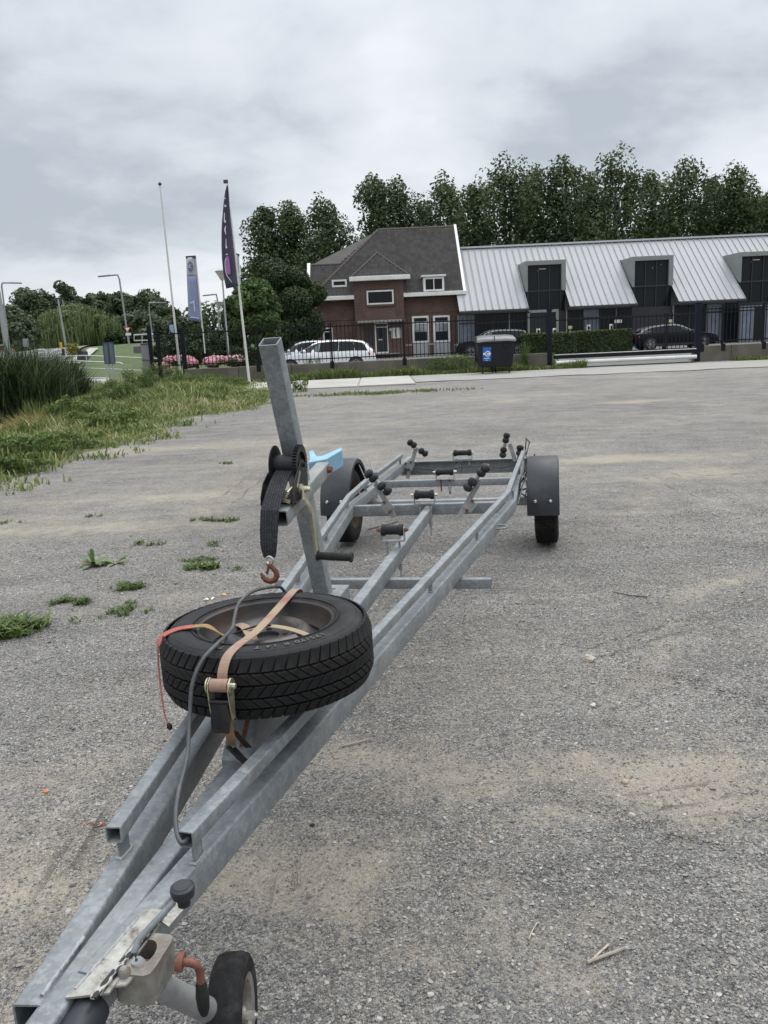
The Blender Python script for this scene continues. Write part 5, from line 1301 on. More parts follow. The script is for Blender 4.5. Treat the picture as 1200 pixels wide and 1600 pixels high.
for i, (x0, x1, z0, z1) in enumerate(drect):
    th = .30; d = bpy.data.objects.new('dormer', None); link(d, hall); zb2_ = z0 - .02
    depth = (z1 - z0) / hsl + .1
    MB().box2((x0, DF - .25, z1 - th), (x1, DF + depth, z1)).build('dormer_roof', GREYM, d, off=oo, bevel=.01)
    for a, b in ((x0, x0 + .16), (x1 - th, x1)):
        m = MB(); m.prism([(a, DF - .25, z0), (a, DF - .25, z1 - th - .003), (a, DF + depth, z1 - th - .003), (a, DF + depth, z1 - .3)], (b - a, 0, 0)); m.build('dormer_cheek', GREYM, d, off=oo)
    xg0, xg1 = x0 + .19, x1 - .33
    MB().box2((x0 + .02, DF + .02, z0 - .1), (x1 - .02, DF + .05, z1 - th)).build('dormer_glass', GLASS, d, off=oo)
    MB().box2((x0 + .02, DF + .02, 0), (x1 - .02, DF + .05, z0 - .1)).build('lower_glass', GLASS, d, off=oo)
    for k, f in enumerate((0, .33, .66, 1)):
        xx = xg0 + (xg1 - xg0) * f; MB().box2((xx - .035, DF - .06, 0), (xx + .035, DF + .015, z1 - th)).build('mullion', BLKP, d, off=oo)
    for zz in (z0 + .02, 2.6): MB().box2((x0 + .02, DF - .08, zz - .05), (x1 - .02, DF + .012, zz + .06)).build('transom', BLKP, d, off=oo)
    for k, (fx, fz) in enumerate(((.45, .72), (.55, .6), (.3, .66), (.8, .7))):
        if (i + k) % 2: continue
        MB().box2((xg0 + (xg1 - xg0) * fx - .22 * (k == 0), DF + .012, z0 + (z1 - z0) * fz), (xg0 + (xg1 - xg0) * fx + .04 + .2 * (k == 0), DF + .018, z0 + (z1 - z0) * fz + .04)).build('painted_lamp_reflection', WG, d, off=oo)
# glass front under the eaves
cur = hx0; FY = 59.0
fs_ = []
span = [(gx_[i], gx_[i + 1]) for i in range(0, len(gx_), 2)]
for si, (a, b) in enumerate(span):
    n_ = max(1, round((b - a) / 1.15)); w_ = (b - a) / n_
    for k in range(n_):
        gm = GLASS if (k * 7 + si * 3) % 5 else BLIND
        if si == 1 and k in (4, 5): gm = BLIND
        MB().box2((a + k * w_ + .04, FY + .02, .05), (a + (k + 1) * w_ - .04, FY + .05, HE.z - .2)).build('front_pane', gm, hall, off=oo)
        MB().box2((a + k * w_ - .04, FY - .05, 0), (a + k * w_ + .04, FY + .06, HE.z - .2)).build('front_post', BLKP if k % 3 else GREYM, hall, off=oo)
    MB().box2((a, FY - .04, 2.05), (b, FY + .015, 2.13)).build('front_transom', BLKP, hall, off=oo)
for a, b, c, d_ in ((824, 487.5, 828, 545), (868, 487.5, 872, 545), (824, 484, 872, 488.2)):
    hrect(a, b, c, d_, 58.6, .2, 'entrance_frame', GREYM, hall, oo)
MB().box2((hx0, FY + .1, 0), (hx1, FY + 11, HE.z - .26)).build('hall_body', BLKP, hall, off=oo)
hrect(960, 499.5, 971.5, 504.5, 58.5, .03, 'white_plate', WHITEP, hall, oo)
# brick-house-side annex wall on the right of the eaves
hrect(1153, 475.5, 1280, 545, 57.6, .4, 'annex_wall', simple('grey_annex_frame', (.15, .155, .16), .6), hall, oo)
for k in range(5):
    hrect(1160 + k * 19, 480.5 - k * .8, 1175 + k * 19, 532 - k * .8, 57.18, .02, 'annex_pane', GLASS if k % 2 else BLIND, hall, oo)
# ================================================================== pavement and road strips
SLABM = simple('pale_concrete_slab', (.38, .365, .33), .85, 0, .12, 1.4, .003, dirt=(.26, .24, .20), dirt_amt=.5)
STRIPM = NT('worn_pale_asphalt'); _t = STRIPM
STRIPM = _t.fin(_t.mix(_t.ramp(_t.noise(.7, 6, .7), [(.4, 0.), (.7, .6)]), _t.ramp(_t.math('ADD', _t.math('MULTIPLY', _t.noise(60, 4, .7), .5), _t.math('MULTIPLY', _t.noise(1.3, 6, .6), .5)), [(.35, (.20, .195, .185)), (.65, (.34, .325, .30))]), (.30, .27, .22)), .9)
xs = [gnd(p, 597).x for p in (305, 393, 477, 562, 648)]
slab0 = None
pv_ = MB().box2((xs[0], 26.9, -.03), (xs[-1], 31.95, .004)).build('pavement', CONC); pv_['kind'] = 'structure'
for i in range(4):
    sk = .0
    m = MB(); a, b = xs[i] + .025, xs[i + 1] - .025; j = .35 if i < 3 else 0
    m.prism([(a + (0 if i else 0), 26.95, .0), (b, 26.95, .0), (b, 31.9, .0), (a, 31.9, .0)], (0, 0, .03 + .006 * (i % 2)))
    m.build('paving_slab', SLABM, pv_, bevel=.01)
gx2 = np.linspace(xs[-1] + .03, 60, 120); gy2 = np.linspace(27.8, 32.4, 14); XX, YY = np.meshgrid(gx2, gy2)
YY = YY + (fbm(XX, YY * 0, .5, 21) - .5) * 1.1 * np.clip((29.5 - YY) / 1.5, 0, 1); m_ = len(gx2); II = (np.arange(13)[:, None] * m_ + np.arange(m_ - 1)[None, :]).ravel()
rd = fast_mesh('road_edge', np.stack([XX.ravel(), YY.ravel(), np.full(XX.size, .006)], 1), np.stack([II, II + 1, II + m_ + 1, II + m_], 1), STRIPM); rd['kind'] = 'structure'

# ================================================================== low walls and fence
WALLM = simple('stained_concrete_wall', (.125, .112, .088), .9, 0, .25, 1.6, .006, dirt=(.06, .06, .035), dirt_amt=.7)
FEN = simple('black_fence_paint', (.007, .008, .011), .5, 0, .2, 5, spec=.2)
FENB = simple('navy_gate_post', (.007, .010, .022), .5, 0, .2, 5, spec=.2)
def fX(px, Y=FENCE_Y, py=560): return at(px, py, Y).x
def wall(px0, px1, joints, label):
    r = thing('low_concrete_wall', label, 'wall', (fX(px0), FENCE_Y, 0)); e = [fX(px0)] + [fX(j) for j in joints] + [fX(px1)]
    for i in range(len(e) - 1):
        MB().box2((e[i] + .008, WALL_Y, -.1), (e[i + 1] - .008, WALL_Y + .28, .6 + .006 * (i % 2))).build('wall_block', WALLM, r, off=(fX(px0), FENCE_Y, 0), bevel=.012)
wall(287, 863, (372, 455, 526, 600, 640, 690, 742, 800), 'long low stained concrete wall under the fence left of the sliding gate')
wall(1082, 1290, (1140, 1200), 'short low mossy concrete wall under the fence right of the sliding gate')
picket_me = None
def picket_mesh(z0, z1, w=.024):
    m = MB(); h = w / 2
    m.box2((-h, -h, z0), (h, h, z1 - .02)); m.add([(-h, -h, z1 - .02), (h, -h, z1 - .02), (h, h, z1 - .02), (-h, h, z1 - .02), (0, 0, z1)], [(0, 1, 4), (1, 2, 4), (2, 3, 4), (3, 0, 4)])
    return m
def fence(name, label, x0, x1, y, posts, zs, rails, n, post_foot=True, group=None, pmat=None):
    off = (x0, y, 0); r = thing(name, label, 'fence' if 'gate' not in name else 'gate', off, group=group)
    for z in rails: MB().box2((x0, y - .018, z - .022), (x1, y + .018, z + .022)).build('rail', FEN, r, off=off)
    me = None
    for k in range(n):
        x = x0 + (x1 - x0) * (k + .5) / n
        if me is None: o = picket_mesh(*zs).build('picket', FEN, r); me = o.data
        else: o = bpy.data.objects.new('picket', me); link(o, r)
        o.location = (x - x0, -.021 - .013, 0)
    for (px_, w_, zt_, zb3) in posts:
        p = MB().box2((px_ - w_ / 2, y - w_ / 2 - .002, zb3), (px_ + w_ / 2, y + w_ / 2 + .002, zt_)).build('post', pmat or FEN, r, off=off, bevel=.004)
        if post_foot and zb3 > .3: MB().box2((px_ - .08, WALL_Y - .012, .38), (px_ + .08, WALL_Y - .001, .66)).build('foot_plate', FEN, p, off=off)
    return r
zp = (.66, 2.16)
fence('picket_fence', 'long black picket fence on the low wall left of the sliding gate', fX(249), fX(856), FENCE_Y, [(fX(249), .14, 2.35, -.05), (fX(288), .16, 2.2, -.05)] + [(fX(p), .07, 2.16, .45) for p in (404, 519, 632, 745)], zp, (2.0, .77), 99)
fence('picket_fence', 'black picket fence on the mossy wall at the right edge', fX(1094), fX(1262), FENCE_Y, [(fX(p), .075, 2.2, .45) for p in (1094, 1127, 1190, 1252)], zp, (2.02, 1.9, .78), 28)
gatef = fence('sliding_gate', 'black sliding picket gate with a white pipe along the ground', fX(862), fX(1083), 33.1, [(fX(1040, 33.1), .06, 1.95, .4)], (.42, 1.96), (1.84, .50), 36)
gt = (fX(862), 33.1, 0)
MB().box2((fX(862), 33.02, .36), (fX(1080), 33.16, .50)).build('bottom_beam', FEN, gatef, off=gt, bevel=.01)
MB().box2((fX(862), 33.0, .512), (fX(1080), 33.02, .540)).build('beam_edge', WHITEP, gatef, off=gt)
MB().cyl((fX(864), 32.9, .22), (fX(1079), 32.9, .22), .075, n=14).build('guide_pipe', WHITEP, gatef, 40, off=gt)
MB().box2((fX(862), 32.95, .0), (fX(1079), 33.25, .03)).build('floor_track', GUT, gatef, off=gt)
for px_, w_, lb in ((857.5, .17, 'thick navy gate post at the left end of the sliding gate'), (1087, .20, 'thick navy gate post at the right end of the sliding gate')):
    g_ = thing('gate_post', lb, 'post', (fX(px_), 33.4, 0)); MB().box2((-w_ / 2, -w_ / 2, -.05), (w_ / 2, w_ / 2, 2.25)).build('post', FENB, g_, bevel=.01); MB().box2((-w_ / 2 - .02, -w_ / 2 - .02, 2.251), (w_ / 2 + .02, w_ / 2 + .02, 2.29)).build('post_cap', FENB, g_)
    MB().box2((-w_ * .45, -w_ / 2 - .06, .95), (w_ * .1, -w_ / 2 - .002, 1.15)).build('lock_box', FEN, g_)
# swung-open small gate at the left end
lg = thing('side_gate', 'open grey mesh gate leaf hung on a black post by the footbridge', 'gate', (fX(236), 33.6, 0))
MB().box2((-.07, -.07, -.1), (.07, .07, 2.35)).build('post', FEN, lg, bevel=.005)
b_ = at(222, 560, 36.4) - Vector((fX(236), 33.6, 0))
for z in (.35, 1.0, 1.65): MB().sweep([(-.08, 0, z), (b_.x, 2.8, z)], [(-.015, -.02), (.015, -.02), (.015, .02), (-.015, .02)]).build('rail', FEN, lg)
for k in range(17):
    f = (k + 1) / 17; MB().box((-.08 + (b_.x + .08) * f, 2.8 * f, 1.0), (.015, .015, 1.4)).build('mesh_bar', simple('galv_mesh', (.2, .2, .21), .5) if k == 0 else bpy.data.materials['galv_mesh'], lg)

# ================================================================== vehicles
CARG = simple('tinted_car_glass', (.008, .010, .011), .12, 0, .2, 2, spec=.15)
CARG2 = simple('pale_reflecting_car_glass', (.08, .105, .11), .08, 0, .2, 2, spec=.4)
TAIL = simple('red_tail_lamp', (.45, .02, .02), .2); HEADL = simple('clear_head_lamp', (.55, .56, .58), .15); TRIM = simple('black_car_trim', (.015, .015, .016), .5)
CHR = simple('bright_trim', (.65, .65, .66), .25, .8); ALLOY = simple('grey_alloy', (.30, .30, .31), .35, .6); TYRE = simple('car_tyre', (.02, .02, .02), .8)
def paint(name, c, metal=.0):
    t = NT(name); m = t.fin(t.ramp(t.noise(2, 3), [(.4, tuple(x * .95 for x in c)), (.6, c)]), .28, metal); t.b.inputs['Coat Weight'].default_value = .5 if c[0] > .1 else .03; t.b.inputs['Specular IOR Level'].default_value = .5 if c[0] > .1 else .12; return m
def car(name, label, prof, L, Wd, H, mat, loc, rz, side_gl, belt=.93, glass=CARG, chrome=False, group=None, tall=0.):
    """prof: (x from nose 0..1, top height) ; nose towards -x"""
    r = thing(name, label, 'car', loc, rz, group)
    hw = Wd / 2; vs = []; st = prof; n = 9
    def half(z_top, u, zb_):
        taper = 1 - .10 * max(0, (.08 - u) / .08) ** 2 - .08 * max(0, (u - .93) / .07) ** 2
        a = hw * taper; up_ = z_top > belt + .04; rw = a * (.80 - .10 * (z_top - belt) / .5) if up_ else a * .90
        zb3 = min(belt, z_top - .02)
        return [(0, zb_), (a * .86, zb_), (a * .97, zb_ + .12), (a, .58 if z_top > .62 else z_top - .05), (a * .985, (zb3 + .58) / 2 if zb3 > .6 else z_top - .03), (a * .955, zb3), (rw, z_top - (.07 if up_ else .012)), (rw * .86, z_top - (.02 if up_ else .004)), (0, z_top)]
    F = []
    for x, z in st:
        zb_ = .20 + (.12 if x < .03 or x > .97 else 0)
        hpts = half(z * 1., x, zb_); vs += [(x * L - L / 2, y, zz) for y, zz in hpts] + [(x * L - L / 2, -y, zz) for y, zz in reversed(hpts[1:-1])]
    m = 2 * n - 2
    for i in range(len(st) - 1): F += [(i * m + j, i * m + (j + 1) % m, (i + 1) * m + (j + 1) % m, (i + 1) * m + j) for j in range(m)]
    F += [tuple(range(m)), tuple((len(st) - 1) * m + j for j in range(m))]
    body = MB().add(vs, F).build('body', mat, r, 32)
    def top_at(u):
        for (a, za), (b, zb4) in zip(st, st[1:]):
            if a <= u <= b: return za + (zb4 - za) * (u - a) / (b - a)
        return st[-1][1]
    def side_pt(u, z, s, o=.008):
        zt_ = top_at(u); a = hw; rw = a * (.80 - .10 * (zt_ - belt) / .5); f = (z - belt) / max(.05, (zt_ - .07 - belt)); y = a * .955 + (rw - a * .955) * min(1, max(0, f)); return (u * L - L / 2, s * (y + o), z)
    for s in (-1, 1):
        P = [side_pt(side_gl[0][0] - .02, belt + .01, s, .002), side_pt(side_gl[-1][1] + .012, belt + .01, s, .002)] + [side_pt(u_, top_at(u_) - .062, s, .002) for u_ in np.linspace(side_gl[-1][3] + .01, side_gl[0][2] - .015, 8)]
        MB().prism(P, (0, s * .005, 0)).build('window_surround', TRIM, r)
        for (ua, ub, sa, sb_) in side_gl:    # pane between ua..ub at the belt and sa..sb_ at the top
            lo_, hi = belt + .03, .0
            P = [side_pt(ua, lo_, s), side_pt(ub, lo_ + .01, s), side_pt(sb_, top_at(sb_) - .08, s), side_pt((sa + sb_) / 2, top_at((sa + sb_) / 2) - .075, s), side_pt(sa, top_at(sa) - .08, s)]
            MB().prism(P, (0, s * .004, 0)).build('side_window', glass if ub < .62 or glass is CARG else CARG, r)
        if chrome:
            pts = [side_pt(u_, top_at(u_) - .085, s, .014) for u_ in np.linspace(side_gl[0][2] - .02, side_gl[-1][3] + .02, 9)]
            MB().tube([side_pt(side_gl[0][0] - .015, belt + .02, s, .014)] + pts + [side_pt(side_gl[-1][1] + .01, belt + .03, s, .014)], .014, 6).build('window_trim', CHR, r, 60)
        MB().ball(((side_gl[0][0] + .03) * L - L / 2, s * (hw + .09), belt + .08), .10, 10, (.8, 1, .8)).build('mirror', mat if chrome is False else TRIM, r, 60)
        MB().box((.0, s * (hw * .97), .30), (L * .5, .02, .12)).build('sill_trim', TRIM, r)
        for u_ in (.185, .81):
            MB().lathe([(0, .37), (1, .37)], (u_ * L - L / 2, s * (hw - .20), .35), (u_ * L - L / 2, s * (hw + .004), .35), 26).build('wheel_arch', TRIM, r, 40)
            wv = bpy.data.objects.new('wheel', None); link(wv, r); wv.location = (u_ * L - L / 2, s * (hw - .09), .33)
            MB().lathe([(0, .30), (.1, .325), (.9, .325), (1, .30)], (0, -.1, 0), (0, .108, 0), 26).build('tyre', TYRE, wv, 40)
            al = MB()
            al.torus((0, s * .102, 0), .215, .018, (0, 1, 0), 26, 6); al.lathe([(0, .05), (1, .04)], (0, s * .09, 0), (0, s * .118, 0), 12)
            for k in range(10):
                a = 2 * math.pi * k / 10; al.sweep([(.04 * math.cos(a), s * .108, .04 * math.sin(a)), (.21 * math.cos(a), s * .106, .21 * math.sin(a))], [(-.012, -.006), (.012, -.006), (.012, .006), (-.012, .006)], (0, 1, 0))
            al.build('rim', ALLOY, wv)
        MB().ball((L * .008 - L / 2 + .12, s * hw * .78, .66 + tall), .13, 10, (1, 1.1, .55)).build('headlight', HEADL, r, 60)
        MB().prism([(L / 2 - .34, s * (hw * .955), .86 + tall), (L / 2 - .05, s * (hw * .80), .92 + tall), (L / 2 - .035, s * (hw * .80), .76 + tall), (L / 2 - .30, s * (hw * .975), .74 + tall)], (.0, s * .035, 0)).build('tail_light', TAIL, r, bevel=.006)
    def cross(u0, u1, z_off, name):
        z0, z1 = top_at(u0), top_at(u1); x0, x1 = u0 * L - L / 2, u1 * L - L / 2; w0, w1 = hw * .80, hw * .66; dx = -.012 if x0 < 0 and z1 > z0 else .012
        MB().prism([(x0 + dx, -w0, z0 + .03), (x0 + dx, w0, z0 + .03), (x1 + dx, w1, z1 - .03), (x1 + dx, -w1, z1 - .03)], (dx * .3, 0, .006)).build(name, glass, r)
    cross(.27, .395, 0, 'windscreen'); cross(.965, .90, 0, 'rear_window')
    MB().box((-L / 2 + .0, 0, .45), (.06, Wd * .6, .14)).build('grille', TRIM, r); MB().box((L / 2 - .02, 0, .38), (.08, Wd * .84, .16)).build('bumper', TRIM, r, bevel=.01)
    return r
EST = [(0, .55), (.01, .66), (.035, .74), (.12, .84), (.26, .93), (.33, 1.14), (.40, 1.35), (.47, 1.44), (.60, 1.465), (.78, 1.44), (.88, 1.37), (.93, 1.22), (.975, .98), (.99, .82), (1, .62)]
SG = [(.295, .455, .405, .475), (.459, .645, .479, .652), (.649, .80, .656, .79), (.804, .915, .794, .88)]
WHITEC = paint('white_car_paint', (.78, .79, .80)); SILV = paint('pale_silver_car_paint', (.50, .52, .54), .4); DARKC = paint('dark_grey_car_paint', (.010, .011, .013), 0.); BLACKC = paint('black_car_paint', (.005, .006, .009), 0.); REDC = paint('red_car_paint', (.35, .04, .03))
c1 = at(507, 560, 38.6)
car('parked_car', 'white estate car parked behind the fence, red tail lamp to the right', EST, 4.7, 1.82, 1.46, WHITEC, (c1.x, 38.6, 0), 0, SG, glass=CARG2, group='cars parked behind the fence')
c2 = at(478, 560, 42.6)
car('parked_car', 'pale silver car half hidden behind the white estate', EST, 4.6, 1.80, 1.46, SILV, (c2.x, 42.6, 0), math.radians(4), SG, glass=CARG, group='cars parked behind the fence')
SUV = [(0, .62), (.01, .78), (.035, .88), (.12, .98), (.25, 1.06), (.32, 1.27), (.40, 1.50), (.47, 1.58), (.60, 1.60), (.80, 1.57), (.90, 1.50), (.95, 1.32), (.98, 1.05), (.99, .9), (1, .68)]
c3 = at(770, 535, 51.2)
car('parked_car', 'dark grey off-road car parked behind the black bin', SUV, 4.6, 1.88, 1.6, DARKC, (c3.x, 51.2, 0), 0, SG, belt=1.05, glass=CARG2, group='cars parked behind the fence', chrome=True, tall=.1)
FAST = [(0, .58), (.01, .70), (.035, .78), (.12, .88), (.25, .95), (.33, 1.18), (.41, 1.38), (.49, 1.47), (.60, 1.48), (.78, 1.40), (.88, 1.27), (.94, 1.12), (.98, .98), (.99, .84), (1, .62)]
c4 = at(1049, 525, 50.8)
car('parked_car', 'long black car with bright window trim facing right behind the sliding gate', FAST, 5.0, 1.95, 1.48, BLACKC, (c4.x, 50.8, 0), math.pi, SG, belt=.95, group='cars parked behind the fence', chrome=True)
c5 = at(-6, 555, 74)
car('red_car', 'red car cut by the left edge on the far road', EST, 4.3, 1.75, 1.46, REDC, (c5.x, 74, .75), 0, SG)

# ================================================================== wheeled bin
bc = at(773, 560, 31.6)
bin_ = thing('wheeled_bin', 'large black four-wheeled waste bin with a blue sticker', 'bin', (bc.x, 31.6, 0))
BINM = simple('black_bin_plastic', (.012, .013, .017), .5, 0, .15, 3, spec=.25)
def frustum(b, x0, x1, y0, y1, z0, X0, X1, Y0, Y1, z1): return b.add([(x0, y0, z0), (x1, y0, z0), (x1, y1, z0), (x0, y1, z0), (X0, Y0, z1), (X1, Y0, z1), (X1, Y1, z1), (X0, Y1, z1)], [(0, 1, 2, 3), (4, 5, 6, 7), (0, 1, 5, 4), (1, 2, 6, 5), (2, 3, 7, 6), (3, 0, 4, 7)])
frustum(MB(), -.60, .60, -.40, .40, .24, -.68, .68, -.52, .50, 1.16).build('body', BINM, bin_, bevel=.03)
MB().box((0, -.50, 1.14), (1.42, .10, .06)).build('rim', BINM, bin_, bevel=.012)
ld = MB(); vs = []
for i, (y, z) in enumerate(((-.57, 1.18), (-.50, 1.27), (-.25, 1.36), (.10, 1.41), (.50, 1.40), (.56, 1.22))): vs += [(-.72 + .04 * (i in (2, 3)), y, z - .03), (-.40, y, z), (.40, y, z), (.72 - .04 * (i in (2, 3)), y, z - .03)]
fsx = [(i * 4 + j, i * 4 + j + 1, (i + 1) * 4 + j + 1, (i + 1) * 4 + j) for i in range(5) for j in range(3)] + [(0, 1, 21, 20), (1, 2, 22, 21), (2, 3, 23, 22), (0, 4, 8, 12, 16, 20), (3, 7, 11, 15, 19, 23)]
ld.add(vs, fsx).build('lid', simple('grey_black_lid', (.06, .062, .066), .35, 0, .2, 3), bin_, 40)
MB().box((-.08, -.56, 1.30), (.03, .05, .14)).box((.33, -.52, 1.02), (.10, .06, .16)).build('handle', BINM, bin_, bevel=.008)
for x_ in (-.50, .50):
    for y_ in (-.28, .28):
        cw = bpy.data.objects.new('castor', None); link(cw, bin_); cw.location = (x_ if y_ < 0 else x_ * .12, y_, 0)
        MB().lathe([(0, .09), (.15, .10), (.85, .10), (1, .09)], (-.025, 0, .10), (.025, 0, .10), 16).build('wheel', TYRE, cw, 40)
        MB().box2((-.035, -.03, .10), (-.028, .03, .235)).box2((.028, -.03, .10), (.035, .03, .235)).box2((-.035, -.03, .236), (.035, .03, .245)).build('fork', GUT, cw)
# sticker on the sloped front
yf = lambda z: -.40 - .12 * (z - .24) / .92 - .004
def front(x0, x1, z0, z1, o, name, mat, par): return MB().add([(x0, yf(z0) - o, z0), (x1, yf(z0) - o, z0), (x1, yf(z1) - o, z1), (x0, yf(z1) - o, z1), (x0, yf(z0) - o + .003, z0), (x1, yf(z0) - o + .003, z0), (x1, yf(z1) - o + .003, z1), (x0, yf(z1) - o + .003, z1)], [(0, 1, 2, 3), (4, 7, 6, 5), (0, 4, 5, 1), (2, 6, 7, 3), (1, 5, 6, 2), (0, 3, 7, 4)]).build(name, mat, par)
STB = simple('blue_sticker', (.010, .12, .42), .4, 0, .05, 3); STW = simple('white_print', (.78, .80, .84), .5)
sk_ = front(-.50, -.20, .47, .98, .004, 'sticker', STB, bin_)
front(-.49, -.21, .70, .77, .0085, 'sticker_band', STW, sk_)
MB().torus((-.325, yf(.73) - .012, .735), .085, .017, (0, 1, .13), 24, 6).build('sticker_ring', STW, sk_, 60)
front(-.46, -.26, .565, .585, .0085, 'sticker_line', STW, sk_); front(-.40, -.31, .50, .515, .0085, 'sticker_line', STW, sk_)
MB().torus((-.325, yf(.73) - .014, .735), .045, .012, (0, 1, .13), 20, 6, .6, 5.0).build('sticker_emblem', simple('sticker_blue_line', (.03, .2, .55), .5), sk_, 60)

# ================================================================== flags and poles
POLE = simple('white_flagpole_paint', (.58, .57, .53), .45, 0, .08, 3, dirt=(.35, .34, .30))
g0 = gnd(283.5, 600); Yp = g0.y; tp = at(250, 290, Yp)
fp = thing('flagpole', 'tall bare white flagpole at the end of the grass verge', 'flagpole', (g0.x, Yp, 0))
MB().lathe([(0, .06), (.03, .05), (1, .028)], (0, 0, -.05), (tp.x - g0.x, 0, tp.z), 12).build('pole', POLE, fp, 60)
MB().ball((tp.x - g0.x, 0, tp.z + .06), .07, 10).build('finial', GUT, fp, 60)
g1 = gnd(390, 600); Y1 = g1.y; t1_ = at(355, 286, Y1)
fq = thing('flag_mast', 'white flagpole flying a dark purple curved flag with white letters', 'flag', (g1.x, Y1, 0)); o1 = Vector((g1.x, Y1, 0))
MB().lathe([(0, .062), (.03, .052), (1, .026)], (0, 0, -.05), (t1_.x - g1.x, 0, t1_.z), 12).build('pole', POLE, fq, 60)
MB().box((0, 0, .03), (.5, .4, .06)).build('base', CONC, fq)
MB().box(t1_ - o1 + Vector((-.05, 0, .05)), (.16, .06, .12)).build('finial', GUT, fq)
FLAGM = simple('dark_purple_flag', (.055, .05, .085), .8, 0, .15, 1.5)
edge_l = [(354, 290), (351.5, 300), (349, 320), (347, 345), (346.2, 365), (346.2, 385), (347, 405), (348.8, 425), (351, 440), (353.5, 451)]
edge_r = [(356.2, 290), (357, 300), (358, 320), (360.3, 345), (362.6, 365), (364.6, 385), (366.8, 405), (369, 425), (370.8, 440), (372.2, 447)]
vs = []
for k, (l_, r_) in enumerate(zip(edge_l, edge_r)):
    for j in range(7):
        f = j / 6; p = at(l_[0] + (r_[0] - l_[0]) * f, l_[1] + (r_[1] - l_[1]) * f, Y1 - .05 - .10 * math.sin(f * 5 + k * .5) * (1 - f)) - o1; vs.append(p)
fl = MB().add(vs, [(i * 7 + j, i * 7 + j + 1, (i + 1) * 7 + j + 1, (i + 1) * 7 + j) for i in range(9) for j in range(6)]).build('flag', FLAGM, fq, 60)
sm = fl.modifiers.new('thickness', 'SOLIDIFY'); sm.thickness = .008
LETW = simple('white_flag_print', (.62, .60, .66), .7); PNK = simple('pink_flag_emblem', (.30, .12, .32), .7)
def fprint(pts, name, mat, Yo=.2):
    P = [at(x, y, Y1 - Yo) - o1 for x, y in pts]; return MB().prism(P, (0, -.006, 0)).build(name, mat, fl)
fprint([(350.8, 309), (352.2, 309), (352.2, 311), (350.8, 311)], 'flag_letter', LETW)
fprint([(350.6, 320), (353.4, 320), (353.4, 323.3), (350.6, 323.3)], 'flag_letter', LETW)
fprint([(350, 332.5), (351.3, 332.5), (351.4, 344.3), (353, 344.3), (353, 347.8), (350, 347.8)], 'flag_letter', LETW)
fprint([(353.2, 352.2), (351.8, 354), (350.5, 358), (350.8, 361.5), (352.3, 365.5), (353.3, 366.8), (353, 363), (352.4, 359), (352.8, 355)], 'flag_letter', LETW)
fprint([(352.7, 373), (353.4, 373), (353.9, 384), (355, 386), (354.6, 388.2), (352.6, 388.2), (352.7, 385)], 'flag_letter', LETW)
fprint([(352.2, 398), (353.5, 396.4), (355.5, 396.4), (356.5, 398.4), (355.2, 398), (353.6, 398)], 'flag_emblem', LETW)
fprint([(354, 400), (356.5, 400), (358, 406), (359.2, 414), (360, 422), (360, 428), (358.8, 428), (356, 429), (354, 426), (352.4, 415), (352.5, 406)], 'flag_emblem', PNK)
fprint([(352.8, 402), (351.3, 408), (351.2, 416), (352.3, 424), (353.8, 430), (361.5, 441), (362.2, 440.2), (354.8, 430), (353.2, 424), (352, 416), (352.1, 408), (353.2, 403)], 'flag_emblem', LETW)
BAN = simple('blue_violet_banner', (.23, .26, .40), .8, 0, .08, 1.2); BANW = simple('white_banner_top', (.50, .50, .52), .8, 0, .06, 1)
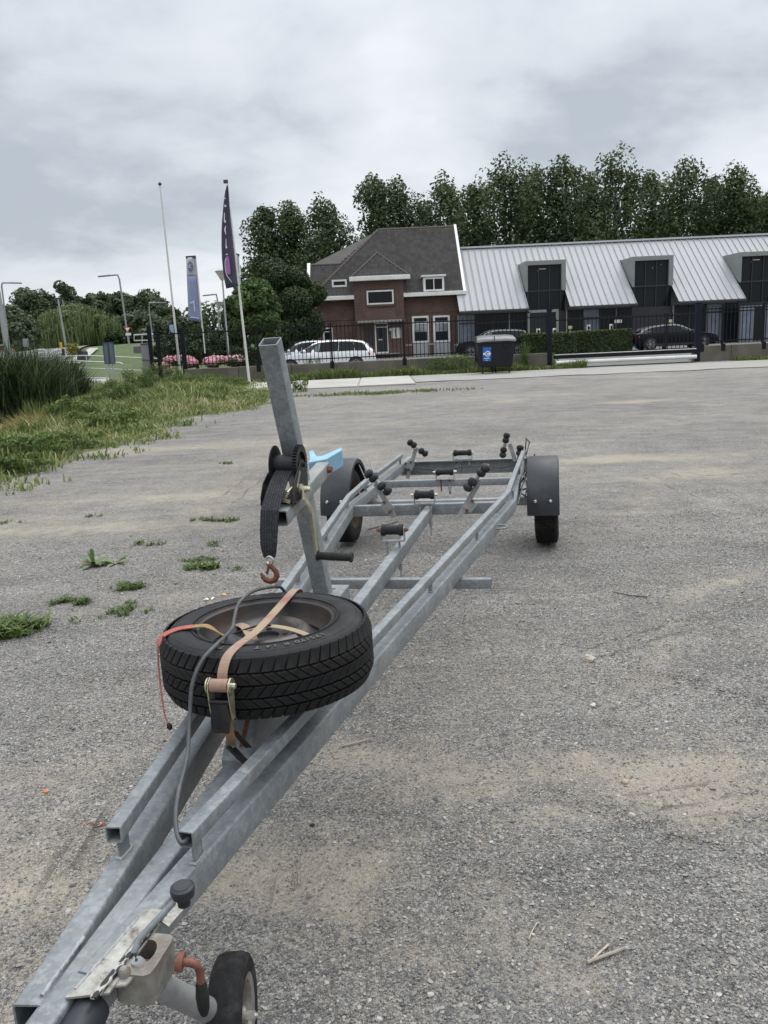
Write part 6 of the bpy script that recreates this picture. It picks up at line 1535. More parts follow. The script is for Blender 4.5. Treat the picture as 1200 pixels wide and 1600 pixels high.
def banner(label, pole_b, pole_t, Yb, L0_, R0_, Lm, Rm, L1_, R1_, emblem):
    gb = at(*pole_b, Yb); r = thing('banner_flag', label, 'flag', (gb.x, Yb, gb.z), group='blue banners behind the fence'); o_ = Vector((gb.x, Yb, gb.z)); tt = at(*pole_t, Yb) - o_
    MB().lathe([(0, .045), (1, .03)], (0, 0, 0), tt, 10).build('pole', POLE, r, 60)
    def sheet(A, B, C, D, nm, mat):
        vs = []; nv = 8
        for k in range(nv + 1):
            f = k / nv
            for j in range(6):
                g = j / 5; x = (A[0] + (C[0] - A[0]) * f) * (1 - g) + (B[0] + (D[0] - B[0]) * f) * g; y = (A[1] + (C[1] - A[1]) * f) * (1 - g) + (B[1] + (D[1] - B[1]) * f) * g
                vs.append(at(x, y, Yb - .05 - .08 * math.sin(g * 4.2 + k * .25)) - o_)
        o = MB().add(vs, [(i * 6 + j, i * 6 + j + 1, (i + 1) * 6 + j + 1, (i + 1) * 6 + j) for i in range(nv) for j in range(5)]).build(nm, mat, r, 60); s_ = o.modifiers.new('t', 'SOLIDIFY'); s_.thickness = .006; return o
    top_ = sheet(L0_, R0_, Lm, Rm, 'banner_top', BANW); low_ = sheet(Lm, Rm, L1_, R1_, 'banner_cloth', BAN)
    MB().sweep([at(L0_[0] - .5, L0_[1] - .6, Yb - .08) - o_, at(R0_[0] + .5, R0_[1] - .6, Yb - .04) - o_], [(-.03, -.05), (.03, -.05), (.03, .05), (-.03, .05)]).build('banner_arm', GUT, r)
    if emblem:
        c_ = at(297.6, 416.8, Yb - .2) - o_; n_ = 20; P = [c_ + Vector((.13 * math.cos(2 * math.pi * k / n_) + .01 * 0, 0, .25 * math.sin(2 * math.pi * k / n_))) for k in range(n_)]
        em = MB().prism(P, (0, -.008, 0)).build('banner_emblem', simple('slate_emblem', (.12, .15, .22), .8), top_)
        MB().torus(c_ + Vector((0, -.014, .02)), .062, .014, (0, 1, 0), 20, 6, 1.2, 5.1).build('emblem_mark', STW, em, 60)
        for pts in ([(296.5, 472.5), (302.6, 470.6), (302.8, 473.3), (297, 474.3)], [(301.8, 469), (303, 469), (305, 486.3), (303.4, 486.7)], [(297.3, 494.5), (311, 496.5), (311, 498), (297.3, 496)]):
            MB().prism([at(x, y, Yb - .17) - o_ for x, y in pts], (0, -.006, 0)).build('banner_print', simple('banner_white_print', (.52, .54, .68), .7) if 'banner_white_print' not in bpy.data.materials else bpy.data.materials['banner_white_print'], low_)
banner('blue and white banner with a round emblem, between the bare flagpole and the lamp', (320, 552), (305.6, 401), 41, (290.8, 402.5), (305.5, 401.5), (291.8, 431.5), (308.5, 431), (294.8, 500), (314.8, 503.2), True)
banner('narrow blue banner half hidden behind the dark purple flag', (381.5, 552), (372.5, 398), 44, (366.5, 397), (373.6, 399.5), (367, 440), (372.6, 441), (364.6, 498), (376.3, 500.5), False)

# ================================================================== lamps
LAMPG = simple('grey_lamp_post', (.30, .31, .31), .5, .3, .08, 3); BOWL = simple('frosted_lamp_bowl', (.55, .52, .45), .3)
def disc_lamp(label, base, top, r_, Yb):
    b0_ = at(*base, Yb); t_ = at(*top, Yb) - b0_
    r = thing('globe_lamp', label, 'street lamp', tuple(b0_), group='mushroom lamps behind the fence')
    MB().lathe([(0, .055), (.35, .055), (.36, .04), (1, .035)], (0, 0, 0), t_, 12).build('pole', LAMPG, r, 60)
    MB().lathe([(0, .06), (.15, .10), (1, r_ * .93)], t_, t_ + Vector((0, 0, .36)), 24).build('lamp_bowl', BOWL, r, 60)
    MB().lathe([(0, r_), (.3, r_), (1, r_ * .25)], t_ + Vector((0, 0, .362)), t_ + Vector((0, 0, .48)), 24).build('lamp_hood', LAMPG, r, 60)
disc_lamp('mushroom lamp with a broad hood beside the dark purple flag', (358.5, 572), (347.5, 438), .30, 38)
disc_lamp('smaller mushroom lamp far behind the dark purple flag', (350, 540), (342.5, 479), .42, 78)
def arm_lamp(label, base, top, arm, Yb, r_=.07, thick=None):
    b0_ = at(*base, Yb); t_ = at(*top, Yb) - b0_; a_ = at(*arm, Yb) - b0_
    r = thing('street_lamp', label, 'street lamp', tuple(b0_), group='curved street lamps along the far road')
    mid = t_ + (t_ - Vector((0, 0, 0))).normalized() * .45
    bend = Vector((t_.x + (a_.x - t_.x) * .12, 0, max(t_.z, a_.z) + .02)); bend2 = Vector((t_.x + (a_.x - t_.x) * .35, 0, a_.z + (t_.z - a_.z) * .1 + .05))
    MB().tube([(0, 0, 0), (t_ * .3), t_, bend, bend2, a_], r_, 10).build('pole', LAMPG, r, 60)
    d = (a_ - bend2).normalized()
    MB().sweep([a_ - d * .1, a_ + d * .75], [(-.12, -.05), (.12, -.05), (.10, .05), (-.10, .05)]).build('lamp_head', simple('lamp_head_grey', (.16, .17, .18), .5) if 'lamp_head_grey' not in bpy.data.materials else bpy.data.materials['lamp_head_grey'], r, bevel=.02)
    return r
arm_lamp('tall curved street lamp at the left edge of the photo', (15, 546), (2.5, 447), (17, 442), 62, .06)
arm_lamp('tall curved street lamp above the give way sign, arm to the left', (202, 541), (186.5, 436), (170, 430.5), 60, .06)
arm_lamp('short curved street lamp left of the bare flagpole, arm to the right', (240, 541), (233, 481), (245, 473), 66, .05)
arm_lamp('far curved street lamp beside the broad mushroom lamp', (345, 545), (339.5, 467), (331, 460.5), 70, .06)
for base, top, Yb, r_, lb in (((104, 545), (90.5, 467), 64, .09, 'plain straight lamp post in front of the willow'), ((106, 520), (97.5, 468), 90, .07, 'thin straight post above the willow'), ((12, 547), (-3, 455), 48, .17, 'thick pale mast cut by the left edge')):
    b0_ = at(*base, Yb); r = thing('lamp_post', lb, 'post', tuple(b0_)); MB().lathe([(0, r_), (1, r_ * .7)], (0, 0, -.3), at(*top, Yb) - b0_, 12).build('pole', LAMPG, r, 60); MB().box(at(*top, Yb) - b0_ + Vector((-.1, 0, .05)), (.35, .2, .08)).build('lamp_cap', GUT, r)

# ================================================================== left: dike, paths, footbridge, signs
DG = m_ground.__name__ and None
t = NT('mown_dike_grass'); DIKE = t.fin(t.ramp(t.math('ADD', t.math('MULTIPLY', t.noise(1.1, 7, .7), .6), t.math('MULTIPLY', t.noise(14, 4, .7), .4)), [(.35, (.045, .07, .02)), (.55, (.075, .105, .032)), (.7, (.12, .145, .055))]), .95)
gx3 = np.linspace(-60, -9, 60); gy3 = np.linspace(43, 130, 60); XX, YY = np.meshgrid(gx3, gy3)
ZZ = np.clip((YY - 46) / 15, 0, 1); ZZ = ZZ * ZZ * (3 - 2 * ZZ) * (1.45 + .35 * np.clip((XX + 26) / 8, 0, 1)) * np.clip((-10.5 - XX) / 4, 0, 1) - .02 + (fbm(XX, YY, .3, 30) - .5) * .12
m_ = 60; II = (np.arange(59)[:, None] * m_ + np.arange(m_ - 1)[None, :]).ravel()
dk = fast_mesh('dike_terrain', np.stack([XX.ravel(), YY.ravel(), ZZ.ravel()], 1), np.stack([II, II + 1, II + m_ + 1, II + m_], 1), DIKE, smooth=True); dk['kind'] = 'structure'
def dz(x, y):
    q = min(max((y - 46) / 15, 0), 1); return q * q * (3 - 2 * q) * (1.45 + .35 * min(max((x + 26) / 8, 0), 1)) * min(max((-10.5 - x) / 4, 0), 1)
def on_dike(px, py):
    d = FW + RT * ((px - 600) / FPX) + UP * ((800 - py) / FPX); best = None
    for y in np.linspace(44, 125, 400):
        p = Vector((0, 0, CAM_H)) + d * (y / d.y)
        if p.z <= dz(p.x, y): return p
    return p
pth = [(on_dike(103, 570), on_dike(125, 571)), (on_dike(118, 560), on_dike(138, 561)), (on_dike(132, 552), on_dike(148, 552)), (on_dike(140, 546.5), on_dike(154, 546.5))]
vs = []
for a, b in pth: vs += [a + Vector((0, 0, .13)), b + Vector((0, 0, .13))]
po = MB().add(vs, [(2 * i, 2 * i + 1, 2 * i + 3, 2 * i + 2) for i in range(3)]).build('path', SLABM); po['kind'] = 'structure'
_rx = np.linspace(-60, -19.5, 40); _ry = np.linspace(50.5, 66, 24); XX, YY = np.meshgrid(_rx, _ry); XX = XX - np.clip((YY - 50.5) / 16, 0, 1) * 1.5
ZZ = np.vectorize(dz)(XX, YY) + .10; II = (np.arange(23)[:, None] * 40 + np.arange(39)[None, :]).ravel()
rdl = fast_mesh('road', np.stack([XX.ravel(), YY.ravel(), ZZ.ravel()], 1), np.stack([II, II + 1, II + 41, II + 40], 1), simple('grey_road_asphalt', (.15, .15, .148), .85, 0, .2, 1), smooth=True); rdl['kind'] = 'structure'
# footbridge
GALR = simple('galvanised_rail', (.42, .43, .43), .45, .35, .1, 3)
br_c = gnd(140, 600)
fb = thing('footbridge', 'small footbridge with pale deck and tubular galvanised railings over the ditch', 'footbridge', (br_c.x, br_c.y, 0)); ob = (br_c.x, br_c.y, 0)
dA, dB, dC, dD = gnd(60, 609), gnd(166, 607), gnd(170, 591), gnd(60, 592)
MB().prism([(p.x, p.y, -.20) for p in (dA, dB, dC, dD)], (0, 0, .24)).build('deck', SLABM, fb, off=ob, bevel=.02)
yr1, yr2 = gnd(150, 605).y, gnd(150, 590).y + .2
def railing(pts, Yb, r_=.033, lowpts=None, posts=()):
    P = [at(x, y, Yb) for x, y in pts]; MB().tube(P, r_, 10).build('handrail', GALR, fb, 60, off=ob)
    if lowpts: MB().tube([at(x, y, Yb) for x, y in lowpts], r_ * .9, 10).build('lower_rail', GALR, fb, 60, off=ob)
    for x, y0, y1 in posts: MB().tube([at(x, y0, Yb), at(x + 1.0, y1, Yb)], r_ * .9, 8).build('rail_post', GALR, fb, 60, off=ob)
railing([(30, 560), (75, 562.5), (187, 567), (191, 568.5), (193, 573), (193.5, 592)], yr1, .032, [(60, 587), (107, 589), (165, 591.5)], ((104, 564, 590), (166, 567, 596)))
railing([(-30, 563), (0, 562), (75, 557.5), (132, 555.5), (262, 561), (266.5, 563), (268.3, 567), (268.5, 582)], yr2, .033, [(70, 576), (130, 575), (192, 577.5), (258, 581)], ((20, 562, 580), (76, 558, 580), (135, 556, 588), (205, 559, 584)))
gp_ = gnd(168, 608)
ib = thing('information_board', 'blue grey board seen from behind on two posts by the footbridge', 'sign', (gp_.x, gp_.y, 0)); Yi = gp_.y
q0, q1 = at(161.5, 536.5, Yi), at(179.5, 567, Yi)
MB().box2((q0.x, Yi - .03, q1.z), (q1.x, Yi, q0.z)).build('board', simple('blue_grey_sheet', (.105, .135, .16), .5, 0, .1, 4), ib, off=(gp_.x, Yi, 0))
fr_ = MB(); w0 = .03
fr_.box2((q0.x - w0, Yi - .045, q1.z - w0), (q0.x, Yi + .01, q0.z + w0)).box2((q1.x, Yi - .045, q1.z - w0), (q1.x + w0, Yi + .01, q0.z + w0)).box2((q0.x, Yi - .045, q0.z), (q1.x, Yi + .01, q0.z + w0)).box2((q0.x, Yi - .045, q1.z - w0), (q1.x, Yi + .01, q1.z))
fr_.build('frame', simple('blue_board_frame', (.03, .07, .16), .5), ib, off=(gp_.x, Yi, 0)); MB().box2(((q0.x + q1.x) / 2 - .02, Yi - .05, q1.z), ((q0.x + q1.x) / 2 + .02, Yi - .031, q0.z)).build('centre_rib', GUT, ib, off=(gp_.x, Yi, 0))
for a in (.30, .72): xx = q0.x + (q1.x - q0.x) * a; MB().cyl((xx, Yi + .03, -.3), (xx + .0, Yi + .03, q0.z - .1), .028, n=10).build('post', GALR, ib, 60, off=(gp_.x, Yi, 0))
# give way sign
sg = at(201, 541, 58); gs = thing('give_way_sign', 'red and white inverted triangle sign on the lamp post with a white plate', 'sign', tuple(sg)); so = Vector(sg)
def sgp(pts, Yo): return [at(x, y, 58 - Yo) - so for x, y in pts]
MB().prism(sgp([(194, 511.5), (204, 511), (199.2, 519.5)], .15), (0, .02, 0)).build('triangle_plate', simple('sign_red', (.50, .05, .04), .4), gs)
MB().prism(sgp([(195.9, 512.6), (202.2, 512.3), (199.2, 517.5)], .17), (0, .015, 0)).build('triangle_centre', STW, gs)
MB().prism(sgp([(196, 520.5), (204.7, 520), (205, 524), (196.3, 524.4)], .15), (0, .02, 0)).build('lower_plate', simple('sign_white_plate', (.62, .62, .58), .5), gs)
MB().tube([at(199, 511, 57.95) - so, at(203, 541, 57.95) - so], .035, 8).build('post', LAMPG, gs, 60)
def simple_post(name, label, cat, pts, Yb, d, mat, extra=None):
    P = [at(x, y, Yb) for x, y in pts]; c_ = sum(P, Vector()) / len(P); zmin = min(p.z for p in P); off = Vector((c_.x, Yb, zmin)); r = MB().prism([p - off for p in P], (0, d, 0)).build(name, mat, None, bevel=.01); r.location = off
    return tag(r, label, cat)
simple_post('marker_post', 'yellow marker post by the road in front of the willow', 'post', [(92.2, 535), (95.5, 534.8), (97.3, 545), (94, 545)], 50, .12, simple('marker_yellow', (.55, .33, .03), .5))
simple_post('bollard', 'dark bollard standing right of the yellow marker post', 'bollard', [(96, 545), (99.5, 545), (100.5, 556), (97, 556)], 49, .15, BLKP)
simple_post('road_sign', 'small grey square sign seen from behind, left of the willow', 'sign', [(35, 529.5), (44, 529), (45, 542), (36, 542.3)], 60, .04, simple('sign_back_grey', (.22, .24, .26), .5))
simple_post('boulder', 'dark rounded boulder beside the path below the yellow flowers', 'boulder', [(120.5, 563), (120.5, 553), (122, 548), (126, 547), (129.5, 550), (131, 563)], 47, .8, simple('dark_basalt', (.03, .03, .033), .85, 0, .2, 3))
simple_post('blue_sign', 'small blue and white sign behind the left fence post', 'sign', [(264.5, 507.8), (271, 507.6), (271.5, 520), (265, 520.2)], 52, .04, simple('blue_sign_face', (.25, .33, .48), .5))
C, R = [], []
for i in range(8): p = at(113 + 5 * math.sin(i * 2.1), 546 + 4 * math.cos(i * 1.3), 47); C.append(tuple(p)); R.append((.22, .2, .22))
yf_ = thing('yellow_flower_bush', 'small bush of yellow flowers beside the dark boulder', 'bush', (C[0][0], 47, .4)); foliage('foliage', C, R, 700, .09, LF_WEED, yf_, (C[0][0], 47, .4)); foliage('blossom', C, R, 260, .09, m_leaf('yellow_petal', [(0., (.35, .25, .02)), (1., (.6, .45, .05))]), yf_, (C[0][0], 47, .4), .9)
# white looped barriers by the far road
for k, (x0, x1) in enumerate(((44, 70), (79, 101))):
    P = [at(x0, 553, 52), at(x0 + 3, 549, 52), at((x0 + x1) / 2, 546.5, 52), at(x1, 546, 52)]; o_ = Vector((P[0].x, 52, P[0].z)); r = thing('cycle_rack', ['left', 'right'][k] + ' one of two white tubular barriers by the far road', 'barrier', tuple(o_), group='white barriers by the road')
    MB().tube([p - o_ for p in P], .04, 8).build('bar', WHITEP, r, 60); MB().tube([p - o_ + Vector((.1, 0, -.2)) for p in P], .035, 8).build('bar', WHITEP, r, 60)
    for p in (P[1], P[3]): MB().cyl(p - o_, p - o_ - Vector((0, 0, .5)), .035, n=8).build('upright', WHITEP, r, 60)
# concrete abutment and railing behind the open gate
cw_ = simple_post('concrete_block', 'grey concrete block with a railing behind the open mesh gate', 'block', [(208, 541.5), (228, 540.5), (229, 552), (208.5, 552)], 47, 1.5, simple('dark_concrete_block', (.12, .12, .115), .9, 0, .2, 2))
ra = thing('block_railing', 'low tubular railing above the concrete block', 'railing', tuple(at(209, 541, 46.9))); ro_ = at(209, 541, 46.9)
MB().tube([at(x, y, 46.9) - ro_ for x, y in ((210, 533), (209.5, 523.5), (222, 522.8), (240, 522))], .035, 8).build('handrail', GALR, ra, 60); MB().tube([at(x, y, 46.9) - ro_ for x, y in ((210, 532.5), (222, 532), (240, 531.5))], .03, 8).build('lower_rail', GALR, ra, 60)
MB().tube([at(x, y, 46.9) - ro_ for x, y in ((222, 522.8), (222.5, 541))], .03, 8).build('upright', GALR, ra, 60)
# lone house with a dark roof behind the willow
lh = thing('far_house', 'lone house with a dark tiled roof behind the willow', 'house', tuple(at(57, 540, 92))); lo_ = at(57, 540, 92)
a, b, c_, d_ = (at(x, y, 92) - lo_ for x, y in ((36, 512), (66, 510), (70, 496.5), (42, 498)))
MB().prism([(a.x, 0, -1), (b.x + 1.2, 0, -1), (b.x + 1.2, 0, b.z), (a.x, 0, a.z)], (0, 7, 0)).build('wall', BRICK, lh)
MB().add([(a.x - .3, -.4, a.z - .2), (b.x + 1.5, -.4, b.z - .2), (c_.x + .3, 3.4, c_.z), (d_.x, 3.4, d_.z), (a.x - .3, 7.4, a.z - .2), (b.x + 1.5, 7.4, b.z - .2)], [(0, 1, 2, 3), (3, 2, 5, 4), (0, 3, 4), (1, 5, 2)]).build('roof', simple('dark_far_tiles', (.05, .05, .055), .8, 0, .2, 1), lh)
MB().box2((a.x + 1.2, -.05, a.z - 1.5), (a.x + 2.2, -.002, a.z - .6)).build('window', GLASS, lh)

# ================================================================== hedges, roses, bollards behind the fence
def hedge(label, px0, px1, py0, py1, Y0, depth, n, mat=LF_HEDGE, name='hedge', group='clipped hedges behind the gate'):
    x0, x1 = at(px0, py1, Y0).x, at(px1, py1, Y0).x; zt_ = at((px0 + px1) / 2, py0, Y0).z; r = thing(name, label, 'hedge', (x0, Y0, 0), group=group)
    MB().box2((x0 + .06, Y0 + .06, 0), (x1 - .06, Y0 + depth - .06, zt_ - .06)).build('dark_core', CORE, r, off=(x0, Y0, 0))
    P = []; Nn = []; A = [(x1 - x0) * zt_, (x1 - x0) * depth, depth * zt_, depth * zt_]; ks = RNG.choice(4, n, p=np.array(A) / sum(A)); u = RNG.random((n, 2)); j = (RNG.random(n) - .5) * .10
    X_ = np.where(ks < 2, x0 + u[:, 0] * (x1 - x0), np.where(ks == 2, x0 + j, x1 + j)); Y_ = np.where(ks == 0, Y0 + j, Y0 + u[:, 1] * depth); Z_ = np.where(ks == 1, zt_ + j, u[:, 1 if False else 0] * 0 + np.where(ks == 0, u[:, 1], u[:, 0]) * zt_)
    N_ = np.zeros((n, 3)); N_[ks == 0, 1] = -1; N_[ks == 1, 2] = 1; N_[ks == 2, 0] = -1; N_[ks == 3, 0] = 1
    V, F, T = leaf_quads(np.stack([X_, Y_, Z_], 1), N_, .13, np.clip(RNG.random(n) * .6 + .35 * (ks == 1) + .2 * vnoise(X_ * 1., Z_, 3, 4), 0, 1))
    fast_mesh('leaves', V - np.array((x0, Y0, 0)), F, mat, r, {'tint': T})
hedge('long clipped hedge in front of the glass hall, left of the black car', 902, 987, 517, 549, 50, 1.0, 9000)
hedge('short end of the clipped hedge just right of the left gate post', 864, 901, 520.5, 552.5, 48.4, 2.6, 5200)
hedge('clipped hedge left of the left gate post, beside the dark car', 818, 853, 522.5, 550, 49.5, 1.2, 4000)
hedge('low dark hedge below the maple behind the fence', 362, 420, 546, 572, 37.5, 1.2, 4500, LF_DARK, group=None)
def rose(label, px0, px1, py0, py1, Y0, n, nb):
    a, b = at(px0, py1, Y0), at(px1, py1, Y0); zt_ = at((px0 + px1) / 2, py0, Y0).z; z0 = max(0.05, a.z); r = thing('rose_bush', label, 'bush', (a.x, Y0, 0), group='pink rose bushes behind the fence'); C, R = [], []
    m = max(5, int((b.x - a.x) / .32) * 2)
    for i in range(m): C.append((a.x + (b.x - a.x) * RNG.random(), Y0 + RNG.random() * .9, z0 + (zt_ - z0) * (.25 + .6 * RNG.random()))); R.append((.28, .28, (zt_ - z0) * .28))
    foliage('foliage', C, R, n, .10, LF_MID, r, (a.x, Y0, 0)); C2 = np.array(C) + np.array((0, -.1, .06)); foliage('blossom', C2, R, nb, .095, PINK, r, (a.x, Y0, 0), .9, up=.2)
rose('rambling pink rose bush left of the left fence post, low down', 246, 262, 562, 590, 33.9, 900, 700)
rose('pink rose bush just right of the bare flagpole foot', 262, 300, 556, 577, 35.5, 1800, 1300)
rose('largest pink rose bush, between flagpole and mushroom lamp', 298, 356, 554, 576, 36, 2600, 2300)
rose('small pale pink rose bush at the foot of the mushroom lamp', 352, 374, 553, 575, 36.6, 900, 350)
for px_, py_, w_, lb in ((841, 518.5, .22, 'white charging post left of the left gate post'), (866.5, 518, .22, 'white charging post just right of the left gate post'), (919.5, 512.5, .20, 'white charging post above the middle of the long hedge'), (955, 511.5, .20, 'white charging post at the right end of the long hedge')):
    p = at(px_, py_, 54); r = thing('charging_post', lb, 'post', (p.x, 54, 0), group='white charging posts in front of the hall'); zt_ = at(px_, py_ - 5, 54).z
    MB().box2((-w_ / 2, -.08, 0), (w_ / 2, .08, zt_)).build('housing', WHITEP, r, bevel=.02); MB().box2((-w_ / 2 + .03, -.087, zt_ - .3), (w_ / 2 - .03, -.081, zt_ - .1)).build('display', GLASS, r)
for px_, py_, Yb, lb in ((891, 511.5, 53, 'small yellow sign on a post above the hedge'), (1048, 501.5, 54, 'small yellow sign above the roof of the black car')):
    p = at(px_, py_, Yb); r = thing('small_sign', lb, 'sign', (p.x, Yb, 0), group='yellow signs in the car park'); MB().box2((-.14, -.03, p.z - .09), (.14, 0, p.z + .09)).build('plate', simple('sign_yellow', (.50, .47, .22), .5) if 'sign_yellow' not in bpy.data.materials else bpy.data.materials['sign_yellow'], r); MB().cyl((0, .02, 0), (0, .02, p.z), .025, n=8).build('post', LAMPG, r, 60)
# ================================================================== grass, reeds, weeds
def scatter(n, x0, x1, y0, y1, keep):
    x, y = x0 + RNG.random(n) * (x1 - x0), y0 + RNG.random(n) * (y1 - y0); k = keep(x, y); return x[k], y[k]
# verge
def kv(x, y):
    i = in_poly(x, y, VPX, VPY); d = poly_dist(x, y, GP[:, 0], GP[:, 1]); s = np.where(i, d, -d); return RNG.random(len(x)) < np.clip((s + .35 + (fbm(x, y, 1.8, 12) - .5) * 2.6) * .8, 0, 1) * np.clip(.35 + 2.6 * (fbm(x, y, 1.1, 13) - .33), .12, 1)
x, y = scatter(290000, -17, -3, 6, 33, kv); vis = np.abs(x) < y * .60 + 1.0; x, y = x[vis], y[vis]
n = len(x); tall = np.clip((fbm(x, y, .7, 14) - .42) * 4, 0, 1) * np.clip(poly_dist(x, y, GP[:, 0], GP[:, 1]) / 2, 0, 1)
h = (.03 + .11 * RNG.random(n) ** 1.5) * (1 + 2.6 * tall) * (.5 + fbm(x, y, 2.3, 15)); P = np.stack([x, y, gz_arr(x, y) - .01], 1)
tint = np.clip(.27 + .42 * RNG.random(n) + .9 * (fbm(x, y, .9, 16) - .40), 0, 1); tint = np.where(RNG.random(n) < .07, .93 + .07 * RNG.random(n), tint)
g1_ = blades('verge_grass', P, h, .010 + .012 * RNG.random(n) + .0007 * y, .3 + .6 * RNG.random(n), tint, LF_GRASS); tag(g1_, 'rough green grass of the verge on the left', 'grass', kind='stuff')
# thin grass creeping into the gravel: the strip before the pavement, and sparse sprigs
def kp(x, y):
    s, g_ = sand_at(x, y); i = in_poly(x, y, VPX, VPY); return (RNG.random(len(x)) < np.clip(g_ * 1.3 - .1, 0, 1)) & ~i
x, y = scatter(60000, -12, 6, 12, 27, kp); n = len(x)
g2_ = blades('gravel_grass', np.stack([x, y, gz_arr(x, y) - .005], 1), .03 + .07 * RNG.random(n), np.full(n, .022), .4 + .6 * RNG.random(n), np.clip(.1 + .5 * RNG.random(n), 0, 1), LF_GRASS); tag(g2_, 'patchy low grass growing through the gravel before the pavement', 'grass', kind='stuff')
def kw(x, y): return ((x < 8.1) | (x > 14.0)) & (RNG.random(len(x)) < .35 + .65 * fbm(x, y, .8, 18))
x, y = scatter(26000, -9.5, 18.5, 32.3, 33.32, kw); n = len(x); hh = np.clip((fbm(x, y * 0, .55, 19) - .38) * 3, .1, 1)
g3_ = blades('wall_grass', np.stack([x, y, np.full(n, -.01)], 1), (.10 + .30 * RNG.random(n)) * (.4 + hh), np.full(n, .03), .2 + .6 * RNG.random(n), np.clip(.05 + .6 * RNG.random(n) + .4 * (RNG.random(n) < .12), 0, 1), LF_GRASS); tag(g3_, 'tufts of rough grass along the foot of the low wall', 'grass', kind='stuff')
# reeds
def reed(label, px0, px1, py, hgt, n, mat, name='reed_clump', spread=1.4, w=.022, lean=.55, ztop=None):
    a, b = gnd(px0, py, -.3), gnd(px1, py, -.3); r = thing(name, label, 'reeds' if 'reed' in name else 'plant', ((a.x + b.x) / 2, a.y, -.3)); off = ((a.x + b.x) / 2, a.y, -.3)
    x = a.x + (b.x - a.x) * RNG.random(n); y = a.y + (RNG.random(n) - .3) * spread; f = np.clip(1 - np.abs((x - off[0]) / max(.3, (b.x - a.x) / 2)) ** 3 * .45, .3, 1)
    blades('blades', np.stack([x, y, np.full(n, -.35)], 1), hgt * f * (.62 + .4 * RNG.random(n)), np.full(n, w), lean * (.15 + RNG.random(n)), np.clip(RNG.random(n) ** 1.5 * 1.05, 0, 1), mat, r, off, .9)
reed('tall dark green reed clump at the left edge beside the ditch', -60, 66, 655, 2.7, 3000, LF_REED, w=.03)
reed('second dark reed clump, nearer the footbridge', 44, 112, 634, 2.25, 2300, LF_REED, w=.03)
reed('low arching reeds in the ditch in front of the footbridge deck', 108, 150, 618, .95, 900, LF_REED, spread=1.0)
reed('dry yellow brown weed in front of the reed clump', 8, 92, 694, .95, 2400, LF_DRY, 'dry_weed', 1.1, .012, .9)
reed('fresh light green iris leaves in front of the reeds', 38, 62, 668, .9, 120, LF_WEED, 'iris_clump', .4, .03, .35)
reed('rusty brown dock seed stalks by the information board', 158, 198, 622, .85, 260, LF_RUSTY, 'dock_plant', .8, .016, .3)
# bushy weeds
def weed(label, px, py, w_m, h_m, n, leaf=.05, mat=LF_WEED, name='weed_bush', group=None):
    g_ = gnd(px, py); z0 = gz(g_.x, g_.y); r = thing(name, label, 'weeds', (g_.x, g_.y, z0), group=group); C, R = [], []
    for i in range(max(5, int(w_m * 14))):
        C.append((g_.x + (RNG.random() - .5) * w_m, g_.y + (RNG.random() - .5) * w_m * .5, z0 + h_m * (.2 + .65 * RNG.random()))); R.append((w_m * .10 + .04, w_m * .1 + .04, h_m * .17))
    foliage('foliage', C, R, n, leaf, mat, r, (g_.x, g_.y, z0)); m = 60; xx = g_.x + (RNG.random(m) - .5) * w_m; yy = g_.y + (RNG.random(m) - .5) * w_m * .5
    blades('stems', np.stack([xx, yy, np.full(m, z0)], 1), h_m * (.7 + .5 * RNG.random(m)), np.full(m, .016), .1 + .3 * RNG.random(m), .3 + .5 * RNG.random(m), mat, r, (g_.x, g_.y, z0))
for a in [('leafy green weeds right of the information board', 192, 622, 1.0, .85, 1600), ('tall leafy weeds between the board and the bare flagpole', 222, 614, 1.3, .95, 2000), ('leafy weeds left of the bare flagpole foot', 254, 610, 1.3, 1.0, 2200), ('weeds round the foot of the bare flagpole', 300, 606, 1.5, .55, 1600), ('weed bank between the two flagpoles', 345, 606, 1.8, .45, 1800),
          ('green nettles at the near edge of the reeds', 118, 664, 1.0, .55, 1500), ('dark green nettle patch in the middle of the verge', 175, 668, 1.2, .35, 1500), ('nettles below the dry yellow weed', 60, 712, 1.1, .35, 1500), ('low docks at the near edge of the verge', 28, 738, .9, .25, 1200), ('rounded weed at the edge of the verge, near the gravel', 115, 700, .9, .3, 1200),
          ('upright weeds by the reed clump, pale green', 92, 650, .7, .7, 900)]: weed(*a)
for a in [('tuft of weeds against the wall below the white car', 487, 588, .8, .8, 700), ('green weeds against the wall left of the door', 594, 585, 1.0, .6, 800), ('large bushy weeds against the wall left of the bin', 705, 583, 1.9, .75, 2000), ('weeds against the wall right behind the bin', 745, 580, .9, .5, 700), ('thick green weeds between the bin and the gate post', 835, 575, 2.0, .6, 2000), ('tall pale weed beside the bin', 819, 578, .25, 1.1, 300),
          ('mossy weeds on the wall just right of the gate', 1106, 562, 1.5, .45, 1200), ('low yellow green weeds at the right edge of the wall', 1180, 560, 1.0, .3, 700), ('feathery weed tuft at the end of the pavement behind the winch post', 463, 612, .7, .5, 600)]: weed(*a)
